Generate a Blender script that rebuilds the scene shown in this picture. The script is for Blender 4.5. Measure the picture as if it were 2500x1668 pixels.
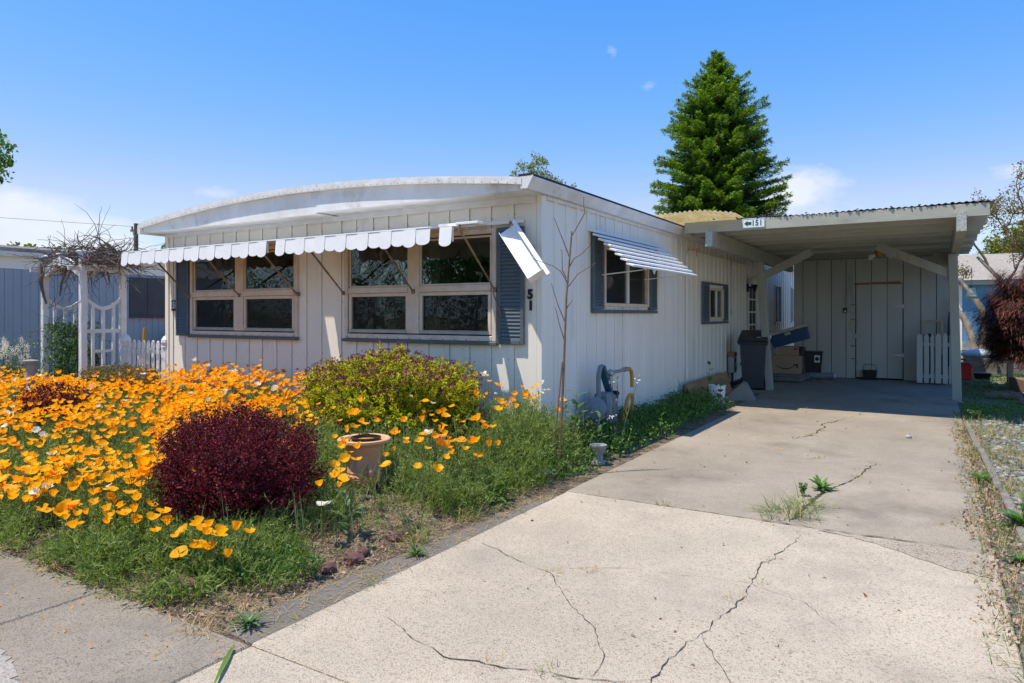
import bpy, bmesh, math, random
import numpy as np
from mathutils import Vector, Matrix
random.seed(7); RNG = np.random.default_rng(11)
for o in list(bpy.data.objects): bpy.data.objects.remove(o, do_unlink=True)
SC = bpy.context.scene; COL = SC.collection
# ---------------------------------------------------------------- camera
CAM = (3.5248, -6.3430, 1.45); YAW = math.radians(31.5)
cd = bpy.data.cameras.new('camera'); cam = bpy.data.objects.new('camera', cd); COL.objects.link(cam)
cam.location = CAM; cam.rotation_euler = (math.pi/2, 0, YAW)
cd.sensor_width = 36; cd.lens = 36*1690/2500; cd.shift_y = -67/2500; cd.clip_end = 3000; cd.clip_start = .05
SC.camera = cam
# ---------------------------------------------------------------- sun and sky
SUN = Vector((-.24, -.30, 1)).normalized()
sl = bpy.data.lights.new('sun', 'SUN'); sl.energy = 3.1; sl.angle = math.radians(.5); sl.color = (1, .92, .80)
so = bpy.data.objects.new('sun', sl); COL.objects.link(so); so.location = (-3, -4, 20)
so.rotation_euler = SUN.to_track_quat('Z', 'Y').to_euler()
SC.view_settings.view_transform = 'Standard'; SC.view_settings.look = 'None'
SC.view_settings.gamma = 1; SC.view_settings.exposure = 0.95; SC.view_settings.use_curve_mapping = False
W = bpy.data.worlds.new('World'); SC.world = W; W.use_nodes = True
wt = W.node_tree; wt.nodes.clear()
def wn(t, **k):
    n = wt.nodes.new(t)
    for a, v in k.items(): setattr(n, a, v)
    return n
def wm(op, a, b=None):
    n = wn('ShaderNodeMath', operation=op)
    for i, v in enumerate((a, b)):
        if v is None: continue
        if isinstance(v, (int, float)): n.inputs[i].default_value = v
        else: wt.links.new(v, n.inputs[i])
    return n.outputs[0]
sky = wn('ShaderNodeTexSky', sky_type='NISHITA', sun_disc=False)
sky.sun_elevation = math.asin(SUN.z); sky.sun_rotation = math.atan2(SUN.x, SUN.y)
sky.air_density = 1.0; sky.dust_density = .0; sky.ozone_density = 1.0; sky.altitude = 0
sc_ = wn('ShaderNodeSeparateColor'); wt.links.new(sky.outputs[0], sc_.inputs[0])
# colour grade of the sky (polarised, saturated blue as the camera recorded it)
g_ = wm('MINIMUM', wm('MULTIPLY', wm('POWER', sc_.outputs[1], .825), .66), 2.9)
r_ = wm('MINIMUM', wm('MULTIPLY', wm('POWER', sc_.outputs[0], 1.9), .20), wm('MULTIPLY', g_, .76))
b_ = wm('MULTIPLY', wm('POWER', sc_.outputs[2], .1), 2.95)
hs = wn('ShaderNodeCombineColor'); wt.links.new(r_, hs.inputs[0]); wt.links.new(g_, hs.inputs[1]); wt.links.new(b_, hs.inputs[2])
tc = wn('ShaderNodeTexCoord')
# fair-weather cumulus: fractal noise gathered around a few cloud banks, plus loose ones all round the horizon
nz = wn('ShaderNodeTexNoise'); nz.inputs['Scale'].default_value = 9; nz.inputs['Detail'].default_value = 9; nz.inputs['Roughness'].default_value = .64
mp = wn('ShaderNodeMapping'); mp.inputs['Scale'].default_value = (1, 1, 2.1)
wt.links.new(tc.outputs['Generated'], mp.inputs[0]); wt.links.new(mp.outputs[0], nz.inputs['Vector'])
def bank(d, sx, sz, amp):
    d = Vector(d).normalized(); r = Vector((d.y, -d.x, 0)).normalized()
    dr = wn('ShaderNodeVectorMath', operation='DOT_PRODUCT'); wt.links.new(tc.outputs['Generated'], dr.inputs[0]); dr.inputs[1].default_value = r
    df = wn('ShaderNodeVectorMath', operation='DOT_PRODUCT'); wt.links.new(tc.outputs['Generated'], df.inputs[0]); df.inputs[1].default_value = Vector((d.x, d.y, 0)).normalized()
    sp = wn('ShaderNodeSeparateXYZ'); wt.links.new(tc.outputs['Generated'], sp.inputs[0])
    a = wm('POWER', wm('DIVIDE', wm('ABSOLUTE', dr.outputs['Value']), sx), 2)
    b = wm('POWER', wm('ABSOLUTE', wm('DIVIDE', wm('SUBTRACT', sp.outputs[2], d.z), sz)), 2)
    f = wm('POWER', 2.718, wm('MULTIPLY', wm('ADD', a, b), -1))
    return wm('MULTIPLY', wm('MULTIPLY', f, amp), wm('GREATER_THAN', df.outputs['Value'], 0))
banks = [((-1.10, .50, .128), .10, .036, .66), ((-1.10, .50, .09), .17, .018, .42), ((-1.16, .45, .17), .05, .02, .42), ((-.17, 1.07, .18), .07, .036, .62), ((-.40, .93, .378), .013, .03, .29),
         ((-.355, .955, .33), .026, .014, .30), ((.10, 1.23, .21), .045, .018, .42), ((-.30, 1, .34), .03, .02, .26), ((-.86, .60, .17), .05, .012, .3), ((-.1, 1.1, .12), .2, .03, .34),
         ((1, .9, .2), .2, .05, .5), ((1, -.5, .15), .3, .05, .5), ((.2, -1, .18), .25, .05, .5), ((-1, -.8, .2), .2, .05, .5)]
acc = None
for b in banks:
    v = bank(*b); acc = v if acc is None else wm('ADD', acc, v)
cov = wm('SUBTRACT', wm('ADD', nz.outputs['Fac'], acc), .76)
cl = wn('ShaderNodeClamp'); wt.links.new(wm('MULTIPLY', cov, 3.0), cl.inputs[0]); cl.inputs[2].default_value = .93
nz2 = wn('ShaderNodeTexNoise'); nz2.inputs['Scale'].default_value = 22; nz2.inputs['Detail'].default_value = 5
wt.links.new(mp.outputs[0], nz2.inputs['Vector'])
cc = wn('ShaderNodeMix', data_type='RGBA'); cc.inputs[6].default_value = (2.6, 2.9, 3.4, 1); cc.inputs[7].default_value = (3.3, 3.4, 3.5, 1)
wt.links.new(nz2.outputs['Fac'], cc.inputs[0])
mx = wn('ShaderNodeMix', data_type='RGBA')
wt.links.new(cl.outputs[0], mx.inputs[0]); wt.links.new(hs.outputs[0], mx.inputs[6]); wt.links.new(cc.outputs[2], mx.inputs[7])
bg = wn('ShaderNodeBackground'); bg.inputs[1].default_value = .15
wt.links.new(mx.outputs[2], bg.inputs[0])
ow = wn('ShaderNodeOutputWorld'); wt.links.new(bg.outputs[0], ow.inputs[0])
SC.render.engine = 'CYCLES'
# ---------------------------------------------------------------- material helpers
class NT:
    def __init__(s, name):
        s.m = bpy.data.materials.new(name); s.m.use_nodes = True; s.t = s.m.node_tree
        s.b = s.t.nodes['Principled BSDF']; s.out = s.t.nodes['Material Output']
    def n(s, t, **k):
        x = s.t.nodes.new(t)
        for a, v in k.items(): setattr(x, a, v)
        return x
    def l(s, a, b): s.t.links.new(a, b)
    def pos(s, scale=(1, 1, 1)):
        g = s.n('ShaderNodeNewGeometry'); mp = s.n('ShaderNodeMapping'); mp.inputs['Scale'].default_value = scale
        s.l(g.outputs['Position'], mp.inputs[0]); return mp.outputs[0]
    def noise(s, vec, scale, detail=4, rough=.55):
        x = s.n('ShaderNodeTexNoise'); x.inputs['Scale'].default_value = scale; x.inputs['Detail'].default_value = detail
        x.inputs['Roughness'].default_value = rough; s.l(vec, x.inputs['Vector']); return x.outputs['Fac']
    def ramp(s, fac, stops):
        r = s.n('ShaderNodeValToRGB'); e = r.color_ramp.elements
        while len(e) < len(stops): e.new(.5)
        for q, (p, c) in zip(e, stops):
            q.position = p; q.color = (*c, 1) if len(c) == 3 else c
        s.l(fac, r.inputs[0]); return r.outputs[0]
    def mix(s, fac, a, b, mode='MIX'):
        x = s.n('ShaderNodeMix', data_type='RGBA', blend_type=mode)
        for i, v in ((0, fac), (6, a), (7, b)):
            if isinstance(v, (int, float)): x.inputs[i].default_value = v
            elif isinstance(v, tuple): x.inputs[i].default_value = (*v, 1) if len(v) == 3 else v
            else: s.l(v, x.inputs[i])
        return x.outputs[2]
    def bump(s, h, dist=.01, strength=1):
        b = s.n('ShaderNodeBump'); b.inputs['Distance'].default_value = dist; b.inputs['Strength'].default_value = strength
        s.l(h, b.inputs['Height']); s.l(b.outputs[0], s.b.inputs['Normal']); return b
    def col(s, c): s.l(c, s.b.inputs['Base Color'])
MATS = {}
def mat(name, c1, c2=None, scale=4, rough=.6, bump=0, bscale=40, stretch=(1, 1, 1), spec=.35, metal=0, lo=.35, hi=.68, dirt=None, dscale=1.5, dlo=.55, dhi=.75, vary=0):
    k = NT(name); b = k.b
    b.inputs['Roughness'].default_value = rough; b.inputs['Specular IOR Level'].default_value = spec; b.inputs['Metallic'].default_value = metal
    p = k.pos(stretch)
    c2 = c2 or tuple(v*.82 for v in c1)
    c = k.ramp(k.noise(p, scale, 6), [(lo, c1), (hi, c2)])
    if vary:
        oi = k.n('ShaderNodeObjectInfo'); c = k.mix(1.0, c, k.ramp(oi.outputs['Random'], [(0, (1-vary,)*3), (1, (1+vary,)*3)]), 'MULTIPLY')
    if dirt:
        f = k.ramp(k.noise(p, dscale, 8, .65), [(dlo, (0, 0, 0)), (dhi, (1, 1, 1))])
        c = k.mix(f, c, dirt)
    k.col(c)
    if bump: k.bump(k.noise(p, bscale, 5), bump)
    MATS[name] = k.m; return k.m
def leafmat(name, stops, rough=.5, trans=.35, tcol=None, spec=.35):
    k = NT(name); g = k.n('ShaderNodeNewGeometry')
    c = k.ramp(g.outputs['Random Per Island'], stops)
    k.col(c); k.b.inputs['Roughness'].default_value = rough; k.b.inputs['Specular IOR Level'].default_value = spec
    tr = k.n('ShaderNodeBsdfTranslucent'); k.l(k.mix(1.0, c, tcol or (1.25, 1.3, .7), 'MULTIPLY'), tr.inputs[0])
    ms = k.n('ShaderNodeMixShader'); ms.inputs[0].default_value = trans
    k.l(k.b.outputs[0], ms.inputs[1]); k.l(tr.outputs[0], ms.inputs[2]); k.l(ms.outputs[0], k.out.inputs[0])
    MATS[name] = k.m; return k.m
def glassmat(name, tint=(.75, .8, .78), refl=(1, 1, 1), ior=1.5, extra=.02):
    k = NT(name); k.t.nodes.remove(k.b)
    tr = k.n('ShaderNodeBsdfTransparent'); tr.inputs[0].default_value = (*tint, 1)
    gl = k.n('ShaderNodeBsdfGlossy'); gl.inputs['Roughness'].default_value = .01; gl.inputs[0].default_value = (*refl, 1)
    fr = k.n('ShaderNodeFresnel'); fr.inputs[0].default_value = ior
    ad = k.n('ShaderNodeMath', operation='ADD'); ad.inputs[1].default_value = extra; k.l(fr.outputs[0], ad.inputs[0])
    nzv = k.noise(k.pos(), 2.2, 2); bp = k.n('ShaderNodeBump'); bp.inputs['Distance'].default_value = .004; k.l(nzv, bp.inputs['Height']); k.l(bp.outputs[0], gl.inputs['Normal'])
    ms = k.n('ShaderNodeMixShader'); k.l(ad.outputs[0], ms.inputs[0]); k.l(tr.outputs[0], ms.inputs[1]); k.l(gl.outputs[0], ms.inputs[2])
    k.l(ms.outputs[0], k.out.inputs[0]); MATS[name] = k.m; return k.m
# ---------------------------------------------------------------- mesh helpers
class MB:
    def __init__(s): s.v = []; s.f = []
    def add(s, vs, fs):
        o = len(s.v); s.v += [tuple(v) for v in vs]; s.f += [tuple(i+o for i in f) for f in fs]; return s
    def box(s, a, b, c=0, M=None):
        a, b = [min(x, y) for x, y in zip(a, b)], [max(x, y) for x, y in zip(a, b)]
        ctr = [(x+y)/2 for x, y in zip(a, b)]; h = [(y-x)/2 for x, y in zip(a, b)]
        if c <= 0:
            vs = [(x, y, z) for x in (a[0], b[0]) for y in (a[1], b[1]) for z in (a[2], b[2])]
            fs = [(0, 1, 3, 2), (4, 6, 7, 5), (0, 4, 5, 1), (2, 3, 7, 6), (0, 2, 6, 4), (1, 5, 7, 3)]
        else:
            c = min(c, min(h)*.9); vs = []; ix = {}
            for sx in (-1, 1):
                for sy in (-1, 1):
                    for sz in (-1, 1):
                        sg = (sx, sy, sz)
                        for ax in range(3):
                            ix[(sg, ax)] = len(vs)
                            vs.append(tuple(ctr[i]+sg[i]*(h[i] if i == ax else h[i]-c) for i in range(3)))
            fs = []
            for ax in range(3):
                o1, o2 = [i for i in range(3) if i != ax]
                for sg in (-1, 1):
                    q = []
                    for p, r in ((-1, -1), (1, -1), (1, 1), (-1, 1)):
                        t = [0, 0, 0]; t[ax] = sg; t[o1] = p; t[o2] = r; q.append(ix[(tuple(t), ax)])
                    fs.append(tuple(q))
                for p in (-1, 1):
                    for r in (-1, 1):
                        t0 = [0, 0, 0]; t1 = [0, 0, 0]; t0[ax] = -1; t1[ax] = 1
                        for t in (t0, t1): t[o1] = p; t[o2] = r
                        t0, t1 = tuple(t0), tuple(t1)
                        fs.append((ix[(t0, o1)], ix[(t1, o1)], ix[(t1, o2)], ix[(t0, o2)]))
            for sx in (-1, 1):
                for sy in (-1, 1):
                    for sz in (-1, 1): fs.append(tuple(ix[((sx, sy, sz), i)] for i in range(3)))
        if M is not None: vs = [tuple(M @ Vector(v)) for v in vs]
        return s.add(vs, fs)
    def bar(s, p, q, w, h, up=(0, 0, 1), c=0):
        p, q = Vector(p), Vector(q); d = q-p; L = d.length; d.normalize(); up = Vector(up)
        x = d.cross(up)
        if x.length < 1e-4: x = d.cross(Vector((1, 0, 0)))
        x.normalize(); z = x.cross(d)
        Mx = Matrix((x, d, z)).transposed().to_4x4(); Mx.translation = p
        return s.box((-w/2, 0, -h/2), (w/2, L, h/2), c, Mx)
    def tube(s, pts, r, n=8, cap=True):
        pts = [Vector(p) for p in pts]; rs = r if isinstance(r, (list, tuple)) else [r]*len(pts)
        o = []; up = None
        for i, p in enumerate(pts):
            d = (pts[min(i+1, len(pts)-1)]-pts[max(i-1, 0)]).normalized()
            if up is None: up = d.orthogonal().normalized()
            x = (up-d*up.dot(d)); x = x.normalized() if x.length > 1e-5 else d.orthogonal().normalized()
            up = x; y = d.cross(x)
            o.append([p+(x*math.cos(2*math.pi*k/n)+y*math.sin(2*math.pi*k/n))*rs[i] for k in range(n)])
        vs = [v for ring in o for v in ring]
        fs = [(i*n+k, i*n+(k+1) % n, (i+1)*n+(k+1) % n, (i+1)*n+k) for i in range(len(pts)-1) for k in range(n)]
        if cap: fs += [tuple(range(n)), tuple((len(pts)-1)*n+k for k in range(n))]
        return s.add(vs, fs)
    def lathe(s, prof, n=24, ctr=(0, 0, 0), sx=1, sy=1):
        vs = [(ctr[0]+r*sx*math.cos(2*math.pi*k/n), ctr[1]+r*sy*math.sin(2*math.pi*k/n), ctr[2]+z) for r, z in prof for k in range(n)]
        fs = [(i*n+k, i*n+(k+1) % n, (i+1)*n+(k+1) % n, (i+1)*n+k) for i in range(len(prof)-1) for k in range(n)]
        if prof[0][0] > 1e-3: fs.append(tuple(range(n)))
        if prof[-1][0] > 1e-3: fs.append(tuple((len(prof)-1)*n+k for k in range(n)))
        return s.add(vs, fs)
    def prism(s, poly, fn, a, b):
        n = len(poly)
        vs = [fn(p[0], p[1], a) for p in poly]+[fn(p[0], p[1], b) for p in poly]
        fs = [tuple(range(n)), tuple(range(2*n-1, n-1, -1))]+[(i, (i+1) % n, n+(i+1) % n, n+i) for i in range(n)]
        return s.add(vs, fs)
    def sphere(s, ctr, r, nu=12, nv=8, sc=(1, 1, 1)):
        pr = [(max(1e-4, math.sin(math.pi*i/nv))*r, -math.cos(math.pi*i/nv)*r) for i in range(nv+1)]
        vs = [(ctr[0]+q*sc[0]*math.cos(2*math.pi*k/nu), ctr[1]+q*sc[1]*math.sin(2*math.pi*k/nu), ctr[2]+z*sc[2]) for q, z in pr for k in range(nu)]
        fs = [(i*nu+k, i*nu+(k+1) % nu, (i+1)*nu+(k+1) % nu, (i+1)*nu+k) for i in range(nv) for k in range(nu)]
        return s.add(vs, fs)
    def mesh(s, name, smooth=None):
        me = bpy.data.meshes.new(name); me.from_pydata(s.v, [], s.f)
        bm = bmesh.new(); bm.from_mesh(me); bmesh.ops.recalc_face_normals(bm, faces=bm.faces); bm.to_mesh(me); bm.free()
        if smooth is not None:
            for p in me.polygons: p.use_smooth = True
            me.set_sharp_from_angle(angle=math.radians(smooth))
        return me
def obj(name, mb, m, parent=None, smooth=None, loc=None, rot=None, label=None, cat=None, group=None, kind=None):
    me = mb.mesh(name, smooth) if isinstance(mb, MB) else mb
    if m is not None and len(me.materials) == 0: me.materials.append(MATS[m] if isinstance(m, str) else m)
    o = bpy.data.objects.new(name, me); COL.objects.link(o)
    if parent: o.parent = parent
    if loc: o.location = loc
    if rot: o.rotation_euler = rot
    for k, v in (('label', label), ('category', cat), ('group', group), ('kind', kind)):
        if v: o[k] = v
    return o
def thing(name, label, cat, loc=(0, 0, 0), rz=0, group=None):
    o = bpy.data.objects.new(name, None); COL.objects.link(o); o.location = loc; o.rotation_euler = (0, 0, rz); o.empty_display_size = .1
    o['label'] = label; o['category'] = cat
    if group: o['group'] = group
    return o
def part(name, mb, m, parent, smooth=None, **k): return obj(name, mb, m, parent, smooth, **k)
def struct(name, mb, m, **k): return obj(name, mb, m, kind='structure', **k)
def polys(name, V, smooth=False):
    """V: (n,k,3) array -> mesh of n separate k-gons"""
    V = np.asarray(V, dtype=np.float32); n, k = V.shape[:2]
    me = bpy.data.meshes.new(name); me.vertices.add(n*k); me.vertices.foreach_set('co', V.reshape(-1))
    me.loops.add(n*k); me.loops.foreach_set('vertex_index', np.arange(n*k, dtype=np.int32))
    me.polygons.add(n); me.polygons.foreach_set('loop_start', np.arange(0, n*k, k, dtype=np.int32))
    me.update(calc_edges=True); return me
def grids(name, V, uvq):
    """V: (n,k,3) islands of k vertices sharing the quad list uvq"""
    V = np.asarray(V, dtype=np.float32); n, k = V.shape[:2]; Q = np.asarray(uvq, dtype=np.int32); q, w = Q.shape
    F = (Q[None]+(np.arange(n, dtype=np.int32)*k)[:, None, None]).reshape(-1)
    me = bpy.data.meshes.new(name); me.vertices.add(n*k); me.vertices.foreach_set('co', V.reshape(-1))
    me.loops.add(n*q*w); me.loops.foreach_set('vertex_index', F)
    me.polygons.add(n*q); me.polygons.foreach_set('loop_start', np.arange(0, n*q*w, w, dtype=np.int32))
    me.update(calc_edges=True); return me
def nrm(a): return a/np.maximum(np.linalg.norm(a, axis=-1, keepdims=True), 1e-6)
def rdir(n, zmin=-1): 
    z = RNG.uniform(zmin, 1, n); t = RNG.uniform(0, 2*np.pi, n); r = np.sqrt(1-z*z); return np.stack([r*np.cos(t), r*np.sin(t), z], 1)
def leaves(P, D, L, Wd, N=None, fold=.15, droop=0.0):
    """pointed leaves: base P, direction D, length L, width Wd -> (n,6,3) for LEAFQ"""
    n = len(P); D = nrm(D)
    if N is None: N = rdir(n)
    S = nrm(np.cross(D, N)); N = nrm(np.cross(S, D))
    L = np.broadcast_to(L, (n,))[:, None]; Wd = np.broadcast_to(Wd, (n,))[:, None]
    z = np.array([0, 0, 1.])
    m1 = P+D*L*.45-z*droop*L*.15; t = P+D*L-z*droop*L*.5
    return np.stack([P, m1+S*Wd*.5+N*Wd*fold, m1, m1-S*Wd*.5+N*Wd*fold, t], 1)
LEAFQ = [(0, 1, 2), (0, 2, 3), (1, 4, 2), (2, 4, 3)]
def blades(P, az, lean, L, w, curve=.5):
    """tapered grass strips: (n,7,3)"""
    n = len(P); d = np.stack([np.cos(az), np.sin(az), np.zeros(n)], 1); s = np.stack([-np.sin(az), np.cos(az), np.zeros(n)], 1)
    L = np.broadcast_to(L, (n,)); w = np.broadcast_to(w, (n,)); lean = np.broadcast_to(lean, (n,)); pts = []; cur = P.copy(); a = lean.copy()
    out = []
    for i in range(4):
        ww = w*(1-(i/3)**1.5)*.5
        if i < 3: out += [cur+s*ww[:, None], cur-s*ww[:, None]]
        else: out += [cur]
        step = L/3
        cur = cur+(d*np.sin(a)[:, None]+np.array([0, 0, 1.])*np.cos(a)[:, None])*step[:, None]; a = a+curve/3
    return np.stack(out, 1)
BLADEQ4 = [(0, 1, 3), (0, 3, 2), (2, 3, 5), (2, 5, 4), (4, 5, 6)]
# ---------------------------------------------------------------- materials
mat('white_siding', (.88, .81, .695), (.83, .76, .645), vary=.025, scale=3, stretch=(1, 1, .25), rough=.5, bump=.0015, bscale=25, dirt=(.50, .47, .44), dscale=2.2, dlo=.60, dhi=.86)
mat('white_trim', (.80, .79, .77), (.71, .69, .66), scale=5, rough=.45, bump=.001, bscale=50, dirt=(.45, .36, .28), dscale=7, dlo=.66, dhi=.85)
mat('roof_white', (.80, .79, .77), (.64, .63, .61), scale=9, rough=.6, bump=.006, bscale=9, dirt=(.30, .28, .26), dscale=12, dlo=.60, dhi=.75)
mat('fascia_white', (.80, .795, .78), (.67, .645, .61), scale=3, rough=.5, bump=.004, bscale=6, dirt=(.55, .50, .46), dscale=3.5, dlo=.55, dhi=.72)
mat('awning_white', (.84, .835, .82), (.77, .765, .75), scale=6, rough=.4, bump=.001, bscale=20, dirt=(.36, .33, .31), dscale=16, dlo=.66, dhi=.80)
mat('dark_rubber', (.028, .028, .03), rough=.8, bump=.002)
mat('slate_paint', (.085, .115, .135), (.11, .135, .15), scale=6, rough=.5, bump=.001, bscale=60, dirt=(.20, .21, .21), dscale=8, dlo=.62, dhi=.8)
mat('window_trim', (.72, .60, .49), (.62, .50, .40), scale=8, rough=.5, bump=.001, dirt=(.33, .25, .18), dscale=11, dlo=.64, dhi=.82)  # tan base carries warm light bounced off the flower bed onto off-white trim
mat('arm_metal', (.34, .28, .22), (.25, .13, .06), scale=9, rough=.55, metal=.4, dirt=(.10, .045, .02), dscale=13, dlo=.58, dhi=.66)
mat('skirt_red', (.22, .12, .115), (.17, .10, .10), scale=7, rough=.9, bump=.004)
mat('interior', (.20, .17, .14), rough=.9)
mat('curtain', (.42, .45, .30), (.34, .36, .24), scale=14, stretch=(1, 1, .05), rough=.9)
mat('curtain_green', (.20, .30, .13), (.12, .2, .08), scale=16, stretch=(1, 1, .05), rough=.9)
mat('green_paint', (.43, .42, .34), (.37, .36, .29), vary=.22, scale=4, stretch=(.3, 1, 1), rough=.6, bump=.0025, bscale=30, dirt=(.22, .21, .17), dscale=3, dlo=.58, dhi=.8)
mat('post_paint', (.40, .39, .32), (.34, .33, .27), scale=5, stretch=(1, 1, .25), rough=.6, bump=.0025, bscale=30, dirt=(.2, .19, .155), dscale=4, dlo=.58, dhi=.8)
mat('shed_paint', (.52, .51, .44), (.48, .47, .405), vary=.05, scale=3, stretch=(1, 1, .2), rough=.55, bump=.002, bscale=50, dirt=(.2, .2, .18), dscale=2, dlo=.62, dhi=.85)
mat('end_grain', (.55, .55, .5), (.32, .31, .27), scale=60, rough=.8, bump=.008, bscale=70, dirt=(.08, .07, .06), dscale=25, dlo=.6, dhi=.7)
mat('black_gap', (.02, .02, .02), rough=.9)
mat('corrugated', (.32, .31, .28), (.22, .2, .17), scale=5, rough=.6, bump=.003, dirt=(.08, .07, .05), dscale=6)
mat('sign_white', (.82, .82, .82), (.78, .78, .78), rough=.35)
mat('sign_green', (.012, .12, .075), (.01, .1, .065), rough=.4)
mat('black_paint', (.015, .015, .016), rough=.45)
mat('neighbor_blue', (.36, .385, .41), (.32, .345, .37), scale=3, stretch=(1, 1, .2), rough=.5, bump=.0015)
mat('bright_blue', (.12, .28, .47), (.10, .245, .42), scale=3, stretch=(1, 1, .2), rough=.55)
mat('screen_dark', (.055, .055, .06), (.075, .075, .08), scale=3, rough=.5)
mat('shingle', (.36, .32, .27), (.26, .23, .2), scale=9, rough=.95, bump=.01, bscale=30)
mat('roof_grey', (.16, .145, .13), (.22, .205, .185), scale=5, rough=.9, bump=.01, dirt=(.05, .05, .04), dscale=3)
mat('bark', (.20, .15, .115), (.10, .075, .055), scale=14, stretch=(1, 1, .25), rough=.9, bump=.01, bscale=30)
mat('bark_pale', (.42, .34, .26), (.24, .18, .13), scale=9, stretch=(1, 1, .3), rough=.9, bump=.012, bscale=25)
mat('twig', (.17, .125, .10), (.09, .065, .055), scale=20, rough=.9)
mat('vine_dry', (.20, .155, .125), (.11, .08, .062), scale=9, rough=.9)
mat('stick', (.25, .15, .10), (.14, .085, .06), scale=24, rough=.85, bump=.002)
mat('terracotta', (.60, .29, .14), (.64, .37, .21), scale=6, rough=.75, bump=.002, bscale=60, dirt=(.6, .47, .36), dscale=5, dlo=.55, dhi=.8)
mat('soil', (.12, .085, .06), (.2, .15, .11), scale=12, rough=.95, bump=.02, bscale=25)
mat('meter_grey', (.20, .24, .255), (.15, .18, .195), scale=8, rough=.5, dirt=(.3, .3, .28), dscale=9, dlo=.6, dhi=.8)
mat('meter_blue', (.03, .10, .17), (.025, .08, .14), rough=.45)
mat('pipe_yellow', (.62, .30, .02), (.5, .23, .02), rough=.5)
mat('steel', (.42, .43, .43), (.32, .33, .33), rough=.4, metal=.7)
mat('plywood', (.42, .24, .11), (.30, .165, .075), scale=5, stretch=(1, .2, 2), rough=.7, bump=.002)
mat('cart_grey', (.045, .052, .065), (.06, .068, .08), scale=4, rough=.5)
mat('cardboard', (.40, .27, .165), (.35, .235, .14), scale=3, rough=.85)
mat('cooler_blue', (.015, .06, .13), (.02, .07, .145), rough=.4)
mat('cooler_lid', (.52, .46, .36), (.45, .4, .31), rough=.5)
mat('black_plastic', (.018, .02, .022), rough=.4)
mat('paper', (.72, .72, .70), (.62, .62, .6), rough=.7)
mat('mark_red', (.5, .06, .05), rough=.7)
mat('foam_grey', (.20, .19, .175), (.14, .135, .125), scale=5, rough=.9, bump=.004)
mat('roll_grey', (.15, .18, .19), (.2, .23, .24), rough=.5)
mat('can_red', (.62, .02, .015), (.52, .015, .012), rough=.35)
mat('raw_wood', (.50, .40, .27), (.42, .32, .2), scale=6, stretch=(1, 1, .3), rough=.75)
mat('strip_wood', (.36, .165, .10), (.30, .13, .08), scale=5, rough=.6)
mat('brass', (.35, .22, .07), (.25, .15, .05), rough=.45, metal=.6)
mat('rock_red', (.155, .075, .06), (.09, .05, .045), scale=16, rough=.95, bump=.015, bscale=30)
mat('paver', (.26, .17, .135), (.2, .135, .11), scale=9, rough=.9, bump=.004)
mat('timber', (.24, .215, .185), (.15, .13, .11), scale=8, stretch=(.3, 1, 1), rough=.9, bump=.004)
mat('weathered', (.36, .37, .37), (.22, .22, .215), scale=10, stretch=(1, 1, .3), rough=.9, bump=.005)
mat('bag_plastic', (.30, .40, .46), (.55, .56, .56), scale=9, rough=.35)
mat('bag_dark', (.05, .07, .085), (.2, .23, .25), scale=7, rough=.35)
mat('wood_stump', (.32, .24, .17), (.17, .12, .085), scale=16, rough=.95, bump=.012)
mat('flower_cream', (.85, .82, .70), (.9, .9, .84), rough=.6)
mat('globe_white', (.7, .66, .6), rough=.3)
glassmat('window_glass', (.62, .66, .62), extra=.05)
glassmat('clear_bag', (.8, .85, .8), extra=.04)
def screenmat():
    k = NT('insect_screen'); tr = k.n('ShaderNodeBsdfTransparent'); k.b.inputs['Base Color'].default_value = (.006, .006, .006, 1); k.b.inputs['Roughness'].default_value = .7
    ms = k.n('ShaderNodeMixShader'); ms.inputs[0].default_value = .3; k.l(tr.outputs[0], ms.inputs[1]); k.l(k.b.outputs[0], ms.inputs[2]); k.l(ms.outputs[0], k.out.inputs[0]); MATS['insect_screen'] = k.m
screenmat()
def fiberglass():
    k = NT('yellow_fiberglass'); p = k.pos()
    c = k.ramp(k.noise(p, 6, 5), [(.35, (.80, .74, .56)), (.7, (.70, .60, .38))])
    k.col(c); k.b.inputs['Roughness'].default_value = .5
    tr = k.n('ShaderNodeBsdfTranslucent'); k.l(c, tr.inputs[0]); ms = k.n('ShaderNodeMixShader'); ms.inputs[0].default_value = .6
    k.l(k.b.outputs[0], ms.inputs[1]); k.l(tr.outputs[0], ms.inputs[2]); k.l(ms.outputs[0], k.out.inputs[0]); MATS['yellow_fiberglass'] = k.m
fiberglass()
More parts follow.
